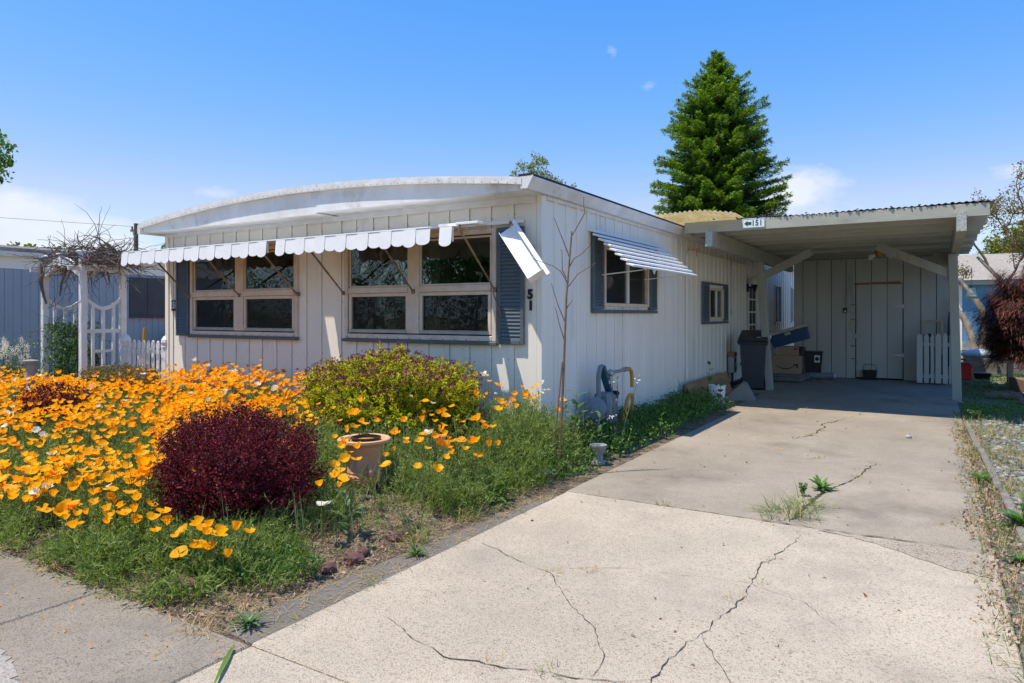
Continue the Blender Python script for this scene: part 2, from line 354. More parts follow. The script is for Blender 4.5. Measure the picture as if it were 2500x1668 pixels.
def concrete(name, c1, c2, stain, ag=1.0, sa=.5):
    k = NT(name); p = k.pos()
    v = k.n('ShaderNodeTexVoronoi'); v.inputs['Scale'].default_value = 150; k.l(p, v.inputs['Vector'])
    sep = k.n('ShaderNodeSeparateColor'); k.l(v.outputs['Color'], sep.inputs[0])
    v2 = k.n('ShaderNodeTexVoronoi'); v2.inputs['Scale'].default_value = 75; k.l(p, v2.inputs['Vector'])
    sep2 = k.n('ShaderNodeSeparateColor'); k.l(v2.outputs['Color'], sep2.inputs[0])
    base = k.ramp(k.noise(p, 1.1, 8, .6), [(.3, c1), (.7, c2)])
    # exposed aggregate: small pebbles, a few of them dark, tan or white
    peb = k.ramp(sep.outputs[0], [(0, (.38, .34, .30)), (.16, (.72, .66, .59)), (.17, (1, 1, 1)), (.80, (1.06, 1.04, 1)), (.9, (1.22, 1.2, 1.16)), (.97, (.55, .55, .56))])
    base = k.mix(.75*ag, base, k.mix(1.0, base, peb, 'MULTIPLY'))
    big = k.ramp(sep2.outputs[1], [(0, (.42, .38, .35)), (.045, (.55, .5, .46)), (.05, (1, 1, 1)), (1, (1, 1, 1))])
    wear = k.ramp(k.noise(p, .8, 4), [(.45, (0, 0, 0)), (.62, (1, 1, 1))])
    base = k.mix(k.mix(1.0, wear, (.8*ag, .8*ag, .8*ag), 'MULTIPLY'), base, k.mix(1.0, base, big, 'MULTIPLY'))
    st = k.ramp(k.noise(p, .9, 9, .70), [(.46, (0, 0, 0)), (.70, (sa, sa, sa))])
    big_ = k.ramp(k.noise(p, .45, 5, .6), [(.38, (.84, .835, .83)), (.58, (1.03, 1.03, 1.03))]); base = k.mix(1.0, base, big_, 'MULTIPLY')
    base = k.mix(st, base, stain)
    sp = k.ramp(k.noise(p, 260, 3), [(.35, (.72, .71, .7)), (.6, (1, 1, 1))])
    base = k.mix(.55, base, k.mix(1.0, base, sp, 'MULTIPLY'))
    k.col(base); k.b.inputs['Roughness'].default_value = .92; k.b.inputs['Specular IOR Level'].default_value = .2
    hsum = k.n('ShaderNodeMath', operation='ADD'); k.l(k.noise(p, 120, 4), hsum.inputs[0]); k.l(v.outputs['Distance'], hsum.inputs[1])
    k.bump(hsum.outputs[0], .0035); MATS[name] = k.m
concrete('concrete_drive', (.575, .49, .375), (.475, .405, .31), (.28, .235, .18), .8, .75)
concrete('concrete_upper', (.425, .365, .28), (.335, .285, .218), (.19, .16, .122), .5, .85)
concrete('concrete_walk', (.36, .308, .24), (.28, .24, .187), (.155, .132, .105), .85, .8)
concrete('concrete_port', (.42, .385, .325), (.34, .31, .265), (.18, .17, .155), .4, .8)
concrete('concrete_strip', (.24, .215, .18), (.18, .16, .135), (.11, .098, .08), .6, .7)
concrete('concrete_rough', (.46, .395, .305), (.38, .325, .25), (.24, .205, .16), 1.3, .6)
concrete('paint_stain', (.47, .435, .375), (.36, .325, .27), (.24, .21, .17), .7, .95)
concrete('asphalt', (.07, .07, .07), (.055, .055, .055), (.04, .04, .04), .6, .5)
def groundmat(name, stops, s1=6, s2=60, bump=.03):
    k = NT(name); p = k.pos()
    c = k.ramp(k.noise(p, s1, 9, .65), stops)
    sp = k.ramp(k.noise(p, s2, 4), [(.35, (.45, .45, .45)), (.62, (1.15, 1.15, 1.15))])
    k.col(k.mix(1.0, c, sp, 'MULTIPLY')); k.b.inputs['Roughness'].default_value = .95; k.bump(k.noise(p, s2, 6), bump); MATS[name] = k.m
groundmat('bed_soil', [(.3, (.10, .07, .045)), (.48, (.20, .145, .09)), (.62, (.34, .26, .16)), (.8, (.24, .17, .11))], 5, 70, .03)
groundmat('yard_ground', [(.3, (.13, .15, .05)), (.5, (.22, .2, .09)), (.65, (.30, .25, .14)), (.8, (.15, .16, .06))], 1.2, 40, .02)
groundmat('gravel_base', [(.3, (.22, .20, .17)), (.5, (.3, .27, .23)), (.7, (.2, .17, .13))], 8, 90, .03)
groundmat('crack_dirt', [(.3, (.045, .035, .025)), (.6, (.09, .07, .05))], 10, 80, .01)
# leaves
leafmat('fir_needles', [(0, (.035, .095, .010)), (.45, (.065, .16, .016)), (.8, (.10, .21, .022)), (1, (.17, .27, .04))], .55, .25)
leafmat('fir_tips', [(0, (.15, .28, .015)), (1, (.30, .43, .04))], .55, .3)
leafmat('poppy_leaf', [(0, (.08, .135, .03)), (.5, (.18, .26, .06)), (1, (.34, .40, .11))], .6, .42)
leafmat('weed_leaf', [(0, (.05, .12, .015)), (.6, (.09, .19, .03)), (1, (.16, .26, .05))], .45, .35)
leafmat('thistle_leaf', [(0, (.07, .14, .045)), (1, (.14, .24, .09))], .4, .3)
leafmat('grass_green', [(0, (.08, .15, .02)), (.7, (.16, .25, .045)), (1, (.32, .34, .11))], .5, .35)
leafmat('grass_dry', [(0, (.40, .28, .12)), (.6, (.52, .37, .17)), (1, (.3, .19, .08))], .7, .2)
leafmat('leaf_litter', [(0, (.20, .12, .075)), (.5, (.38, .27, .17)), (.8, (.5, .38, .25)), (1, (.26, .08, .04))], .8, .1)
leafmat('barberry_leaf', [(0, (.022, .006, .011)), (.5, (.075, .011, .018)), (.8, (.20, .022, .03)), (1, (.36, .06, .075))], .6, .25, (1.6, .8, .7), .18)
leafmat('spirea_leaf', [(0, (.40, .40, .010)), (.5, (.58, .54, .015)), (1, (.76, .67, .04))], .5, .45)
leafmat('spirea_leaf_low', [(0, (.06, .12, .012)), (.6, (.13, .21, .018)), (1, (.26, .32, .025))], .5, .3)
leafmat('spirea_bloom', [(0, (.10, .018, .032)), (.6, (.20, .035, .06)), (1, (.32, .08, .10))], .7, .15)
leafmat('spirea_pink', [(0, (.5, .12, .25)), (1, (.6, .22, .35))], .7, .2)
leafmat('broad_leaf', [(0, (.045, .12, .016)), (.6, (.09, .20, .028)), (1, (.17, .29, .05))], .4, .35)
leafmat('olive_leaf', [(0, (.10, .14, .015)), (.6, (.19, .22, .03)), (1, (.28, .28, .05))], .5, .35)
leafmat('bronze_leaf', [(0, (.09, .13, .03)), (.6, (.16, .18, .05)), (.8, (.3, .1, .05)), (1, (.38, .14, .07))], .45, .3)
leafmat('maple_red', [(0, (.05, .015, .012)), (.5, (.13, .04, .03)), (.85, (.28, .095, .07)), (1, (.4, .17, .12))], .55, .25, (1.4, .9, .8))
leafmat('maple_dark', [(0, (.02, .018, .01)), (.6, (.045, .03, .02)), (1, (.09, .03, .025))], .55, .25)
leafmat('poppy_petal', [(0, (.90, .28, .004)), (.3, (.95, .42, .006)), (.7, (.97, .51, .010)), (1, (1.0, .60, .03))], .5, .5, (1.25, 1.05, .6), .2)
leafmat('poppy_cream', [(0, (.85, .78, .55)), (1, (.9, .88, .8))], .5, .35, (1, 1, .9))
leafmat('poppy_red', [(0, (.45, .04, .005)), (1, (.7, .12, .005))], .5, .45, (1.2, 1, .6))
leafmat('stem_green', [(0, (.10, .15, .05)), (1, (.17, .2, .08))], .6, .1)
leafmat('pebble', [(0, (.09, .09, .092)), (.4, (.165, .16, .15)), (.75, (.25, .235, .21)), (1, (.38, .36, .33))], .85, 0)
# ---------------------------------------------------------------- ground, driveway, sidewalk
g0 = MB(); s = 900
g0.add([(-s, -s, -.06), (s, -s, -.06), (s, s, -.06), (-s, s, -.06)], [(0, 1, 2, 3)])
struct('ground', g0, 'yard_ground')
def slab(name, x0, y0, x1, y1, m, parent, z=0.0, t=.1, c=.008):
    b = MB(); b.box((x0, y0, z-t), (x1, y1, z), c); return part(name, b, m, parent)
drive = MB(); drive.box((.93, -4.36, -.09), (3.84, 11.2, -.03)); drive = struct('driveway', drive, 'crack_dirt')
def slabs():
    # two rows of slabs split by the wandering lengthwise crack, upper slabs older and greyer
    slab('concrete_slab', .95, -4.345, 3.83, -1.285, 'concrete_drive', drive, 0)
    slab('concrete_slab', .93, -1.272, 3.82, 4.35, 'concrete_upper', drive, -.004)
    slab('concrete_slab', .80, 4.362, 3.83, 7.30, 'concrete_upper', drive, -.006)
    slab('concrete_slab', .0, 7.312, 3.84, 11.2, 'concrete_port', drive, -.008)
slabs()
walk = MB(); walk.box((-30, -8.2, -.12), (30, -4.37, -.06)); walk = struct('sidewalk', walk, 'crack_dirt')
for i, x in enumerate([-9.2, -6.2, -3.2, -.215, 2.3, 5.0, 8.0]):
    xs = [-12.2, -9.2, -6.2, -3.2, -.215, .97]
for a, b in zip([-12.2, -9.2, -6.2, -3.2, -.209], [-9.212, -6.212, -3.212, -.221, .955]):
    slab('concrete_slab', a, -6.1, b, -4.35, 'concrete_walk', walk, -.004)
slab('concrete_slab', .965, -6.1, 3.83, -4.352, 'concrete_drive', walk, -.002)
slab('concrete_slab', 3.84, -6.1, 12, -4.35, 'concrete_walk', walk, -.004)
slab('concrete_slab', -12.2, -8.2, 12, -6.11, 'concrete_drive', walk, -.006)
st = MB(); st.box((-80, -18, -.2), (80, -8.21, -.05)); struct('road', st, 'asphalt')
# paving strip along the bed (old asphalt edging)
es = MB()
es0 = MB(); es0.box((.62, -4.352, -.09), (.948, -1.1, -.014)); obj('bed_margin', es0, 'bed_soil', kind='structure')
pts = [(.70, -4.32), (.952, -4.34), (.952, -3.2), (.952, -2.0), (.94, -1.5), (.90, -1.5), (.85, -2.0), (.80, -2.6), (.77, -3.1), (.74, -3.7)]
es.prism(pts, lambda a, b, t: (a, b, t), -.08, -.003); obj('edging_strip', es, 'concrete_strip', kind='structure')
# cracks: thin dirt-filled strips with a wandering, uneven outline
def crack(pts, w=.008, z=.003, jit=.02, name='crack', seg=.035):
    P = []
    for (a, b) in zip(pts[:-1], pts[1:]):
        n = max(2, int(math.hypot(b[0]-a[0], b[1]-a[1])/seg))
        for i in range(n): P.append((a[0]+(b[0]-a[0])*i/n, a[1]+(b[1]-a[1])*i/n))
    P.append(pts[-1]); off = 0; L = []; R = []
    for i, p in enumerate(P):
        q = P[min(i+1, len(P)-1)]; r = P[max(i-1, 0)]; d = Vector((q[0]-r[0], q[1]-r[1])).normalized(); n = Vector((-d.y, d.x))
        off = off*.75+random.uniform(-jit, jit)*.5; e = 1-abs(2*i/(len(P)-1)-1)**6
        ww = .62*w*random.uniform(.15, 1.4)*max(e, .1)*(.35 if random.random() < .18 else 1)
        c = Vector(p)+n*off; L.append((c.x+n.x*ww/2, c.y+n.y*ww/2, z)); R.append((c.x-n.x*ww/2, c.y-n.y*ww/2, z))
    mb = MB(); n = len(P); mb.add(L+R, [(i, i+1, n+i+1, n+i) for i in range(n-1)])
    part(name, mb, 'crack_dirt', drive)
random.seed(21)
crack([(2.36, -5.0), (2.52, -4.1), (2.576, -3.706), (2.604, -3.372), (2.671, -2.778), (2.674, -2.324), (2.737, -1.675), (2.731, -1.29)], .0105, .004, .035)
crack([(1.247, -3.818), (1.508, -3.932), (1.786, -3.999), (2.05, -3.936), (2.443, -3.805), (2.56, -3.72)], .009, .004)
crack([(.956, -2.663), (1.366, -2.82), (1.678, -2.935), (2.136, -3.377), (2.329, -3.626), (2.38, -3.9)], .008, .004)
crack([(1.648, -2.88), (2.089, -2.624), (2.669, -2.5), (2.956, -2.632), (3.2, -2.9)], .004, .004)
crack([(2.74, -.9), (2.72, -.4), (2.778, -.007), (2.941, .612), (2.992, 1.036), (3.029, 1.27)], .022, .0, .03)
crack([(2.66, -1.2), (2.70, -.6), (2.74, -.1)], .06, .0, .03)
crack([(2.1, 2.2), (2.215, 2.499), (2.3, 3.0), (2.25, 3.6), (2.5, 4.4)], .03, .0, .04)
crack([(2.5, 4.4), (2.7, 5.6), (2.6, 6.6)], .012, -.002, .04)
crack([(2.2, 2.0), (1.9, 1.5), (2.3, 1.1), (3.0, 1.3), (3.3, 1.5)], .006, .0, .03)
crack([(2.62, -3.2), (2.85, -3.6), (2.83, -4.0)], .005, .004)
crack([(3.0, -4.2), (3.2, -3.9), (3.5, -3.85)], .005, .004)
crack([(.96, -1.28), (1.6, -1.279), (2.3, -1.278), (3.0, -1.276), (3.8, -1.22)], .02, .0025, .012)
def patch(name, pts, m, parent, z, jit=.03, n=6):
    rs = random.Random(len(pts)); out = []
    for (a, b) in zip(pts, pts[1:]+pts[:1]):
        for i in range(n): out.append((a[0]+(b[0]-a[0])*i/n+rs.uniform(-jit, jit), a[1]+(b[1]-a[1])*i/n+rs.uniform(-jit, jit)))
    mb = MB(); mb.add([(x, y, z) for x, y in out], [tuple(range(len(out)))]); part(name, mb, m, parent)
patch('worn_patch', [(2.85, -1.31), (3.30, -1.31), (3.80, -1.31), (3.79, -1.74), (3.60, -1.70), (3.32, -1.50), (3.05, -1.36)], 'concrete_rough', drive, .003, .018)
patch('paint_stain', [(-.02, -4.92), (.12, -4.95), (.26, -4.98), (.42, -5.03), (.60, -5.12), (.52, -5.2), (.3, -5.12), (.1, -5.05)], 'paint_stain', walk, -.001, .02)
patch('paint_stain', [(.02, -5.1), (.2, -5.16), (.4, -5.26), (.3, -5.3), (.05, -5.2)], 'paint_stain', walk, -.001, .02)
# ---------------------------------------------------------------- mobile home
HOUSE = thing('mobile_home', 'white board and batten mobile home with bowed roof, dark shutters and damaged front awning', 'house')
FR = lambda u, o, w: (u, -o, w)          # front wall: along x, outwards -y
SD = lambda u, o, w: (o, u, w)           # side wall: along y, outwards +x
WT = 2.70
win_front = [(-5.987, -3.679, 1.15, 2.36), (-2.806, -.556, 1.155, 2.36)]
win_side = [(1.545, 3.093, 1.545, 2.30), (6.18, 7.16, 1.35, 1.93), (12.2, 13.0, 1.2, 2.2), (14.55, 15.05, 1.2, 2.2)]
door_side = (9.30, 10.15, .12, 2.15)
def cut_rects(u0, u1, z0, z1, holes):
    us = sorted({u0, u1, *[h[i] for h in holes for i in (0, 1) if u0 < h[i] < u1]}); out = []
    for a, b in zip(us[:-1], us[1:]):
        zs = [(z0, z1)]
        for h in holes:
            if h[0] < (a+b)/2 < h[1]:
                nz = []
                for p, q in zs:
                    if h[2] > p: nz.append((p, min(q, h[2])))
                    if h[3] < q: nz.append((max(p, h[3]), q))
                zs = [t for t in nz if t[1]-t[0] > .002]
        out += [(a, b, p, q) for p, q in zs]
    return out
def fbox(mb, T, u0, u1, o0, o1, w0, w1, c=0):
    a, b = T(u0, o0, w0), T(u1, o1, w1); mb.box(a, b, c)
def siding(T, seams, z0, z1, holes, m='white_siding', parent=HOUSE, name='siding_panel', rib=.06, gap=.006):
    for a, b in zip(seams[:-1], seams[1:]):
        d = random.uniform(-.0015, .0015)
        full = [h for h in holes if h[0] <= a+gap+.001 and h[1] >= b-.001]
        zs = [(z0+random.uniform(0, .006), z1)]
        for h in full: zs = [t for p, q in zs for t in ((p, min(q, h[2])), (max(p, h[3]), q)) if t[1]-t[0] > .01]
        for (za, zb) in zs:
            mb = MB()
            for (p, q, r, s) in cut_rects(a+gap, b, za, zb, holes): fbox(mb, T, p, q, -.025, d, r, s)
            for (p, q, r, s) in cut_rects(b-rib, b, za, zb, holes): fbox(mb, T, p, q, d-.001, .013+d, r, s)
            part(name, mb, m, parent)
fs = [-6.60, -6.45, -6.155, -5.858, -5.555, -5.252, -4.958, -4.674, -4.397, -4.105, -3.805, -3.519, -3.242, -2.888, -2.631, -2.351, -2.107, -1.813, -1.494, -1.193, -.915, -.625, -.336, -.055]
siding(FR, fs, .06, WT, win_front)
ss = [.05+.2745*i for i in range(int(18/.2745)+1)]
siding(SD, ss, .09, WT, win_side+[door_side])
# backing sheet behind the gaps, floor, far walls and partitions
HL = 18.05
bk = MB()
for (p, q, r, s) in cut_rects(-6.6, 0, .05, WT, win_front): fbox(bk, FR, p, q, -.06, -.028, r, s)
for (p, q, r, s) in cut_rects(.061, HL, .05, WT, win_side+[door_side]): fbox(bk, SD, p, q, -.06, -.028, r, s)
bk.box((-6.6, .061, .05), (-6.57, HL, WT)); bk.box((-6.569, HL-.03, .05), (-.061, HL, WT)); bk.box((-6.569, .061, .3), (-.061, HL-.04, .35))
bk.box((-6.56, 3.6, .36), (-.07, 3.66, 2.6)); bk.box((-6.56, 8.5, .36), (-.07, 8.56, 2.6)); bk.box((-6.56, 10.4, .36), (-.07, 10.46, 2.6))
part('wall_backing', bk, 'interior', HOUSE)
lw = MB(); lw.box((-6.64, 0, .06), (-6.601, HL, WT)); part('side_wall', lw, 'white_siding', HOUSE)
# corner trims, frieze strips
for name, b in (('corner_trim', ((-.052, -.018, .05), (.016, .012, WT))), ('corner_trim', ((.0001, .013, .05), (.018, .085, WT))), ('corner_trim', ((-6.645, -.02, .05), (-6.56, .0, WT)))):
    mb = MB(); mb.box(*b, c=.005); part(name, mb, 'white_siding', HOUSE)
mb = MB(); mb.box((-6.55, -.022, WT-.075), (-.056, -.0145, WT)); part('frieze', mb, 'white_trim', HOUSE)
mb = MB(); mb.box((.0145, .09, WT-.04), (.024, HL, WT)); part('frieze', mb, 'white_trim', HOUSE)
sk = MB(); 
for i in range(13): sk.box((-.10, .02+i*.41, -.06), (-.035+random.uniform(-.008, .008), .42+i*.41, .088-.004*(i % 2)), .006)
part('skirting', sk, 'skirt_red', HOUSE)
sk = MB(); sk.box((-6.6, .03, -.06), (-.101, .06, .058)); sk.box((-.10, 5.36, -.06), (-.05, HL, .088)); part('skirting', sk, 'dark_rubber', HOUSE)
# bowed roof
OH = -.38
arc = lambda x: 3.015-.0195*(x+3.3)**2
xs = [-6.64+i*6.66/40 for i in range(41)]
mb = MB(); V = []; n = len(xs)
for y in (OH+.012, HL+.1):
    V += [(x, y, arc(x)) for x in xs]+[(x, y, arc(x)-.035) for x in xs]
F = []
for i in range(n-1):
    F += [(i, i+1, 2*n+i+1, 2*n+i), (n+i, 3*n+i, 3*n+i+1, n+i+1), (i, n+i, n+i+1, i+1), (2*n+i, 2*n+i+1, 3*n+i+1, 3*n+i)]
F += [(0, 2*n, 3*n, n), (n-1, 2*n-1, 4*n-1, 3*n-1)]
mb.add(V, F); roof = part('roof', mb, 'roof_white', HOUSE)
def bow(name, x0, x1, top, bot, y0, y1, m, wob=0):
    k = 24; X = [x0+(x1-x0)*i/k for i in range(k+1)]; w = [random.uniform(-wob, wob) for _ in X]
    mb = MB(); V = [(x, y, f(x)+(w[i] if f is bot else 0)) for y in (y0, y1) for f in (top, bot) for i, x in enumerate(X)]; q = k+1; F = []
    for i in range(k): F += [(i, i+1, q+i+1, q+i), (2*q+i, 3*q+i, 3*q+i+1, 2*q+i+1), (i, 2*q+i, 2*q+i+1, i+1), (q+i, q+i+1, 3*q+i+1, 3*q+i)]
    F += [(0, q, 3*q, 2*q), (q-1, 3*q-1, 4*q-1, 2*q-1)]
    mb.add(V, F); return part(name, mb, m, HOUSE, 40)
xsplit = -2.93
bow('roof_fascia', -6.62, xsplit-.006, lambda x: arc(x)-.038, lambda x: 2.672, OH+.002, OH+.02, 'fascia_white')
bow('roof_fascia', xsplit, 0, lambda x: arc(x)-.038, lambda x: 2.690, OH-.004, OH+.016, 'fascia_white')
bow('roof_edge', -6.65, .012, lambda x: arc(x)+.012, lambda x: arc(x)-.062, OH-.055, OH-.006, 'roof_white', .003)
mb = MB()
for i in range(64):
    x = -6.5+i*6.45/63; mb.sphere((x, OH-.056, arc(x)-.05), .005, 6, 4)
part('rivets', mb, 'dark_rubber', HOUSE)
# soffit
mb = MB()
mb.box((-6.62, OH+.022, 2.676), (xsplit-.004, -.0005, 2.688)); part('soffit', mb, 'fascia_white', HOUSE)
mb = MB(); mb.box((xsplit, OH+.022, 2.694), (0, -.0005, 2.705)); part('soffit', mb, 'fascia_white', HOUSE)
mb = MB(); mb.box((-6.64, .0, WT+.006), (-.002, HL, WT+.012)); part('ceiling', mb, 'interior', HOUSE)
mb = MB(); mb.box((-6.72, OH-.03, 2.655), (-6.652, 8, arc(-6.64)-.01)); part('gutter', mb, 'white_trim', HOUSE)
# right gutter and dark roof edge
mb = MB(); gp = [(.002, 2.815), (.002, 2.705), (.075, 2.70), (.085, 2.72), (.135, 2.80), (.135, 2.815)]
mb.prism(gp, lambda a, b, t: (a, t, b), -.42, HL); part('gutter', mb, 'fascia_white', HOUSE)
mb = MB(); mb.prism([(.0, 2.70), (.075, 2.695), (.145, 2.822), (.0, 2.822)], lambda a, b, t: (a, t, b), -.428, -.421); part('gutter_end_cap', mb, 'white_trim', HOUSE)
mb = MB(); mb.box((-.03, -.43, 2.818), (.125, HL, 2.845), .004); part('roof_drip_edge', mb, 'dark_rubber', HOUSE)
# ---- windows
def pane(T, u0, u1, w0, w1, o, parent, m='window_glass'):
    mb = MB(); fbox(mb, T, u0, u1, o-.002, o+.002, w0, w1); return part('pane', mb, m, parent)
def frame(T, u0, u1, w0, w1, o0, o1, wd, parent, m, name='frame', c=.003):
    mb = MB()
    fbox(mb, T, u0, u0+wd, o0, o1, w0, w1, c); fbox(mb, T, u1-wd, u1, o0, o1, w0, w1, c)
    fbox(mb, T, u0+wd, u1-wd, o0, o1-.001, w0, w0+wd, c); fbox(mb, T, u0+wd, u1-wd, o0, o1-.001, w1-wd, w1, c)
    return part(name, mb, m, parent)
def bigwin(u0, u1, mu0, mu1, z0, z1, r0, r1, inner):
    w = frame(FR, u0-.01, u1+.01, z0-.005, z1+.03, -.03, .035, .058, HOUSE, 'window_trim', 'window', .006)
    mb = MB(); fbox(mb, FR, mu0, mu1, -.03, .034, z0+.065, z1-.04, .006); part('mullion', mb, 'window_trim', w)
    for a, b in ((u0+.06, mu0), (mu1, u1-.06)):
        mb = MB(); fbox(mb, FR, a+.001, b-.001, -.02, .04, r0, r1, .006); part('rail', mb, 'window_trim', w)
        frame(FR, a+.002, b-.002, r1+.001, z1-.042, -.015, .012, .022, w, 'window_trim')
        pane(FR, a+.024, b-.024, r1+.023, z1-.064, -.002, w)
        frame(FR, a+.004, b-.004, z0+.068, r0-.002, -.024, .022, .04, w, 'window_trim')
        pane(FR, a+.044, b-.044, z0+.108, r0-.042, -.012, w)
        mb = MB(); fbox(mb, FR, a+.045, b-.045, .002, .004, z0+.11, r0-.043); part('insect_screen', mb, 'insect_screen', w)
        mb = MB(); fbox(mb, FR, a+.03, b-.03, .022, .032, z0+.066, z0+.105, .004); part('track', mb, 'steel', w)
    mb = MB(); fbox(mb, FR, u0-.03, u1+.03, .0142, .062, z0-.045, z0-.007, .006); part('sill', mb, 'slate_paint', w)
    mb = MB()
    for i in range(14):
        u = u0+.05+(u1-u0-.1)*i/13; mb.sphere(FR(u, .036, z0+.01), .006, 6, 4)
    part('screws', mb, 'dark_rubber', w)
    for a, b, m in inner:
        cv = MB(); n = max(6, int((b-a)/.03))
        V = [FR(a+(b-a)*i/n, -.14-.022*math.sin(i*1.9)-.01*math.sin(i*.7), z) for z in (z0+.02, z1-.02) for i in range(n+1)]
        cv.add(V, [(i, i+1, n+2+i, n+1+i) for i in range(n)]); part('curtain', cv, m, w, 60)
    return w
bigwin(-5.987, -3.679, -4.949, -4.771, 1.15, 2.36, 1.70, 1.78, [(-5.93, -5.45, 'curtain'), (-4.76, -4.55, 'curtain')])
wl = bigwin(-2.806, -.556, -1.782, -1.621, 1.155, 2.36, 1.705, 1.775, [(-2.75, -2.5, 'curtain'), (-1.6, -1.42, 'curtain')])
# a blind rail seen behind the second pane
mb = MB(); fbox(mb, FR, -4.74, -3.74, -.09, -.07, 2.02, 2.07); fbox(mb, FR, -4.74, -3.74, -.09, -.07, 1.43, 1.47); fbox(mb, FR, -4.74, -4.70, -.09, -.07, 1.2, 2.02); part('inner_sash', mb, 'curtain', HOUSE)
def sidewin(u0, u1, z0, z1, mid, cur):
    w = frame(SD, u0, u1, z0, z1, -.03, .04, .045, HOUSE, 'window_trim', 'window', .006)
    m = u0+(u1-u0)*mid
    mb = MB(); fbox(mb, SD, m-.03, m+.03, -.02, .038, z0+.046, z1-.046, .005); part('mullion', mb, 'white_trim', w)
    pane(SD, u0+.046, m-.031, z0+.046, z1-.046, 0, w); pane(SD, m+.031, u1-.046, z0+.046, z1-.046, -.008, w)
    mb = MB(); fbox(mb, SD, u0+.05, m-.034, .012, .014, z0+.05, z1-.05); part('insect_screen', mb, 'insect_screen', w)
    if cur:
        cv = MB(); a, b = m+.1, u1; n = 16
        V = [SD(a+(b-a)*i/n, -.12-.02*math.sin(i*1.7), z) for z in (z0, z1) for i in range(n+1)]
        cv.add(V, [(i, i+1, n+2+i, n+1+i) for i in range(n)]); part('curtain', cv, 'curtain_green', w, 60)
    return w
sidewin(1.545, 3.093, 1.545, 2.30, .5, True); sidewin(6.18, 7.16, 1.35, 1.93, .5, True)
sidewin(12.2, 13.0, 1.2, 2.2, .45, False); sidewin(14.55, 15.05, 1.2, 2.2, .45, False)
def shutter(T, u0, u1, z0, z1, n):
    sh = frame(T, u0, u1, z0, z1, .0142, .045, .045, HOUSE, 'slate_paint', 'shutter', .005)
    h = (z1-z0-.09)/n; base = MB(); 
    A = Vector(T(1, 0, 0))-Vector(T(0, 0, 0)); 
    pr = [(.018, 0), (.042, .004), (.026, h*1.08), (.018, h*1.08)]
    base.prism([(p[0], p[1]) for p in pr], lambda o, w, t: T(t, o, w), u0+.0455, u1-.0455); me = base.mesh('slat'); me.materials.append(MATS['slate_paint'])
    for i in range(n): part('slat', me, None, sh, loc=(0, 0, z0+.046+i*h))
    mb = MB(); fbox(mb, T, u0+.0455, u1-.0455, .0143, .017, z0+.046, z1-.046); part('back', mb, 'black_gap', sh)
shutter(FR, -6.335, -6.018, 1.124, 2.385, 29); shutter(FR, -.529, -.194, 1.124, 2.385, 29)
shutter(SD, 1.20, 1.515, 1.51, 2.38, 22); shutter(SD, 3.122, 3.415, 1.51, 2.38, 22)
shutter(SD, 5.735, 6.165, 1.32, 1.985, 17); shutter(SD, 7.175, 7.48, 1.32, 1.985, 17)
for u0, u1, z0, z1 in ((1.20, 3.415, 1.505, 2.38), (5.735, 7.48, 1.315, 1.985)):
    mb = MB(); fbox(mb, SD, u0, u1, .0143, .05, z0-.045, z0-.002, .004); fbox(mb, SD, u0, u1, .0143, .04, z1+.002, z1+.04, .004); part('shutter_rail', mb, 'slate_paint', HOUSE)
# ---- front awning: interlocking pans with scalloped valance
AW = MB(); fbox(AW, FR, -6.5, -.2, .0145, .05, 2.415, 2.46, .004); AWN = part('awning', AW, 'awning_white', HOUSE)
def pan(x0, x1, yf, zb, proud, wob=0.0, drop=.175):
    w = x1-x0; k = 8; zt = 2.335
    ol = [(0, 0)]+[]
    mb = MB(); th = .004
    top = [(x0, -.05, 2.43), (x1, -.05, 2.43), (x1, yf, zt), (x0, yf, zt)]
    # deck
    mb.add([(x0, -.05, 2.43), (x1, -.05, 2.43), (x1, yf, zt), (x0, yf, zt), (x0, -.05, 2.424), (x1, -.05, 2.424), (x1, yf+.004, zt-.006), (x0, yf+.004, zt-.006)],
           [(0, 1, 2, 3), (4, 7, 6, 5), (0, 4, 5, 1), (1, 5, 6, 2), (2, 6, 7, 3), (3, 7, 4, 0)])
    # valance with a rounded lower edge, folded lips at both sides
    P = [(x0, zt)]+[(x0+w*(.5-.5*math.cos(math.pi*i/k)), zt-drop+.045-.045*math.sin(math.pi*i/k)) for i in range(k+1)]+[(x1, zt)]
    lean = random.uniform(-.006, .006)
    mb.prism(P, lambda a, b, t: (a, t-(zt-b)*(.10+lean), b), yf, yf+th)
    if proud:
        for xx in (x0, x1-.006): mb.box((xx, yf+th, zt-drop+.05), (xx+.006, yf+.03, zt))
    part('awning_pan', mb, 'awning_white', AWN)
random.seed(5)
pw = 5.66/34
for i in range(34):
    x0 = -6.58+i*pw
    if i == 19: continue
    if i % 2 == 0: pan(x0-.01, x0+pw*.92, -.715, 0, True, drop=.19)
    else: pan(x0-.012, x0+pw+.006, -.709, 0, False, drop=.172)
pan(-.80, -.645, -.70, 0, True, drop=.20)
mb = MB(); mb.box((-6.57, -.714, 2.3355), (-.92, -.66, 2.350), .003); mb.box((-.60, -.70, 2.345), (-.33, -.60, 2.372), .004); mb.box((-.92, -.56, 2.36), (-.62, -.53, 2.39)); part('awning_bead', mb, 'awning_white', AWN)
arms = [(-5.997, -5.77), (-4.842, -4.65), (-3.663, -3.52), (-2.82, -2.70), (-1.695, -1.58), (-.556, -.55)]
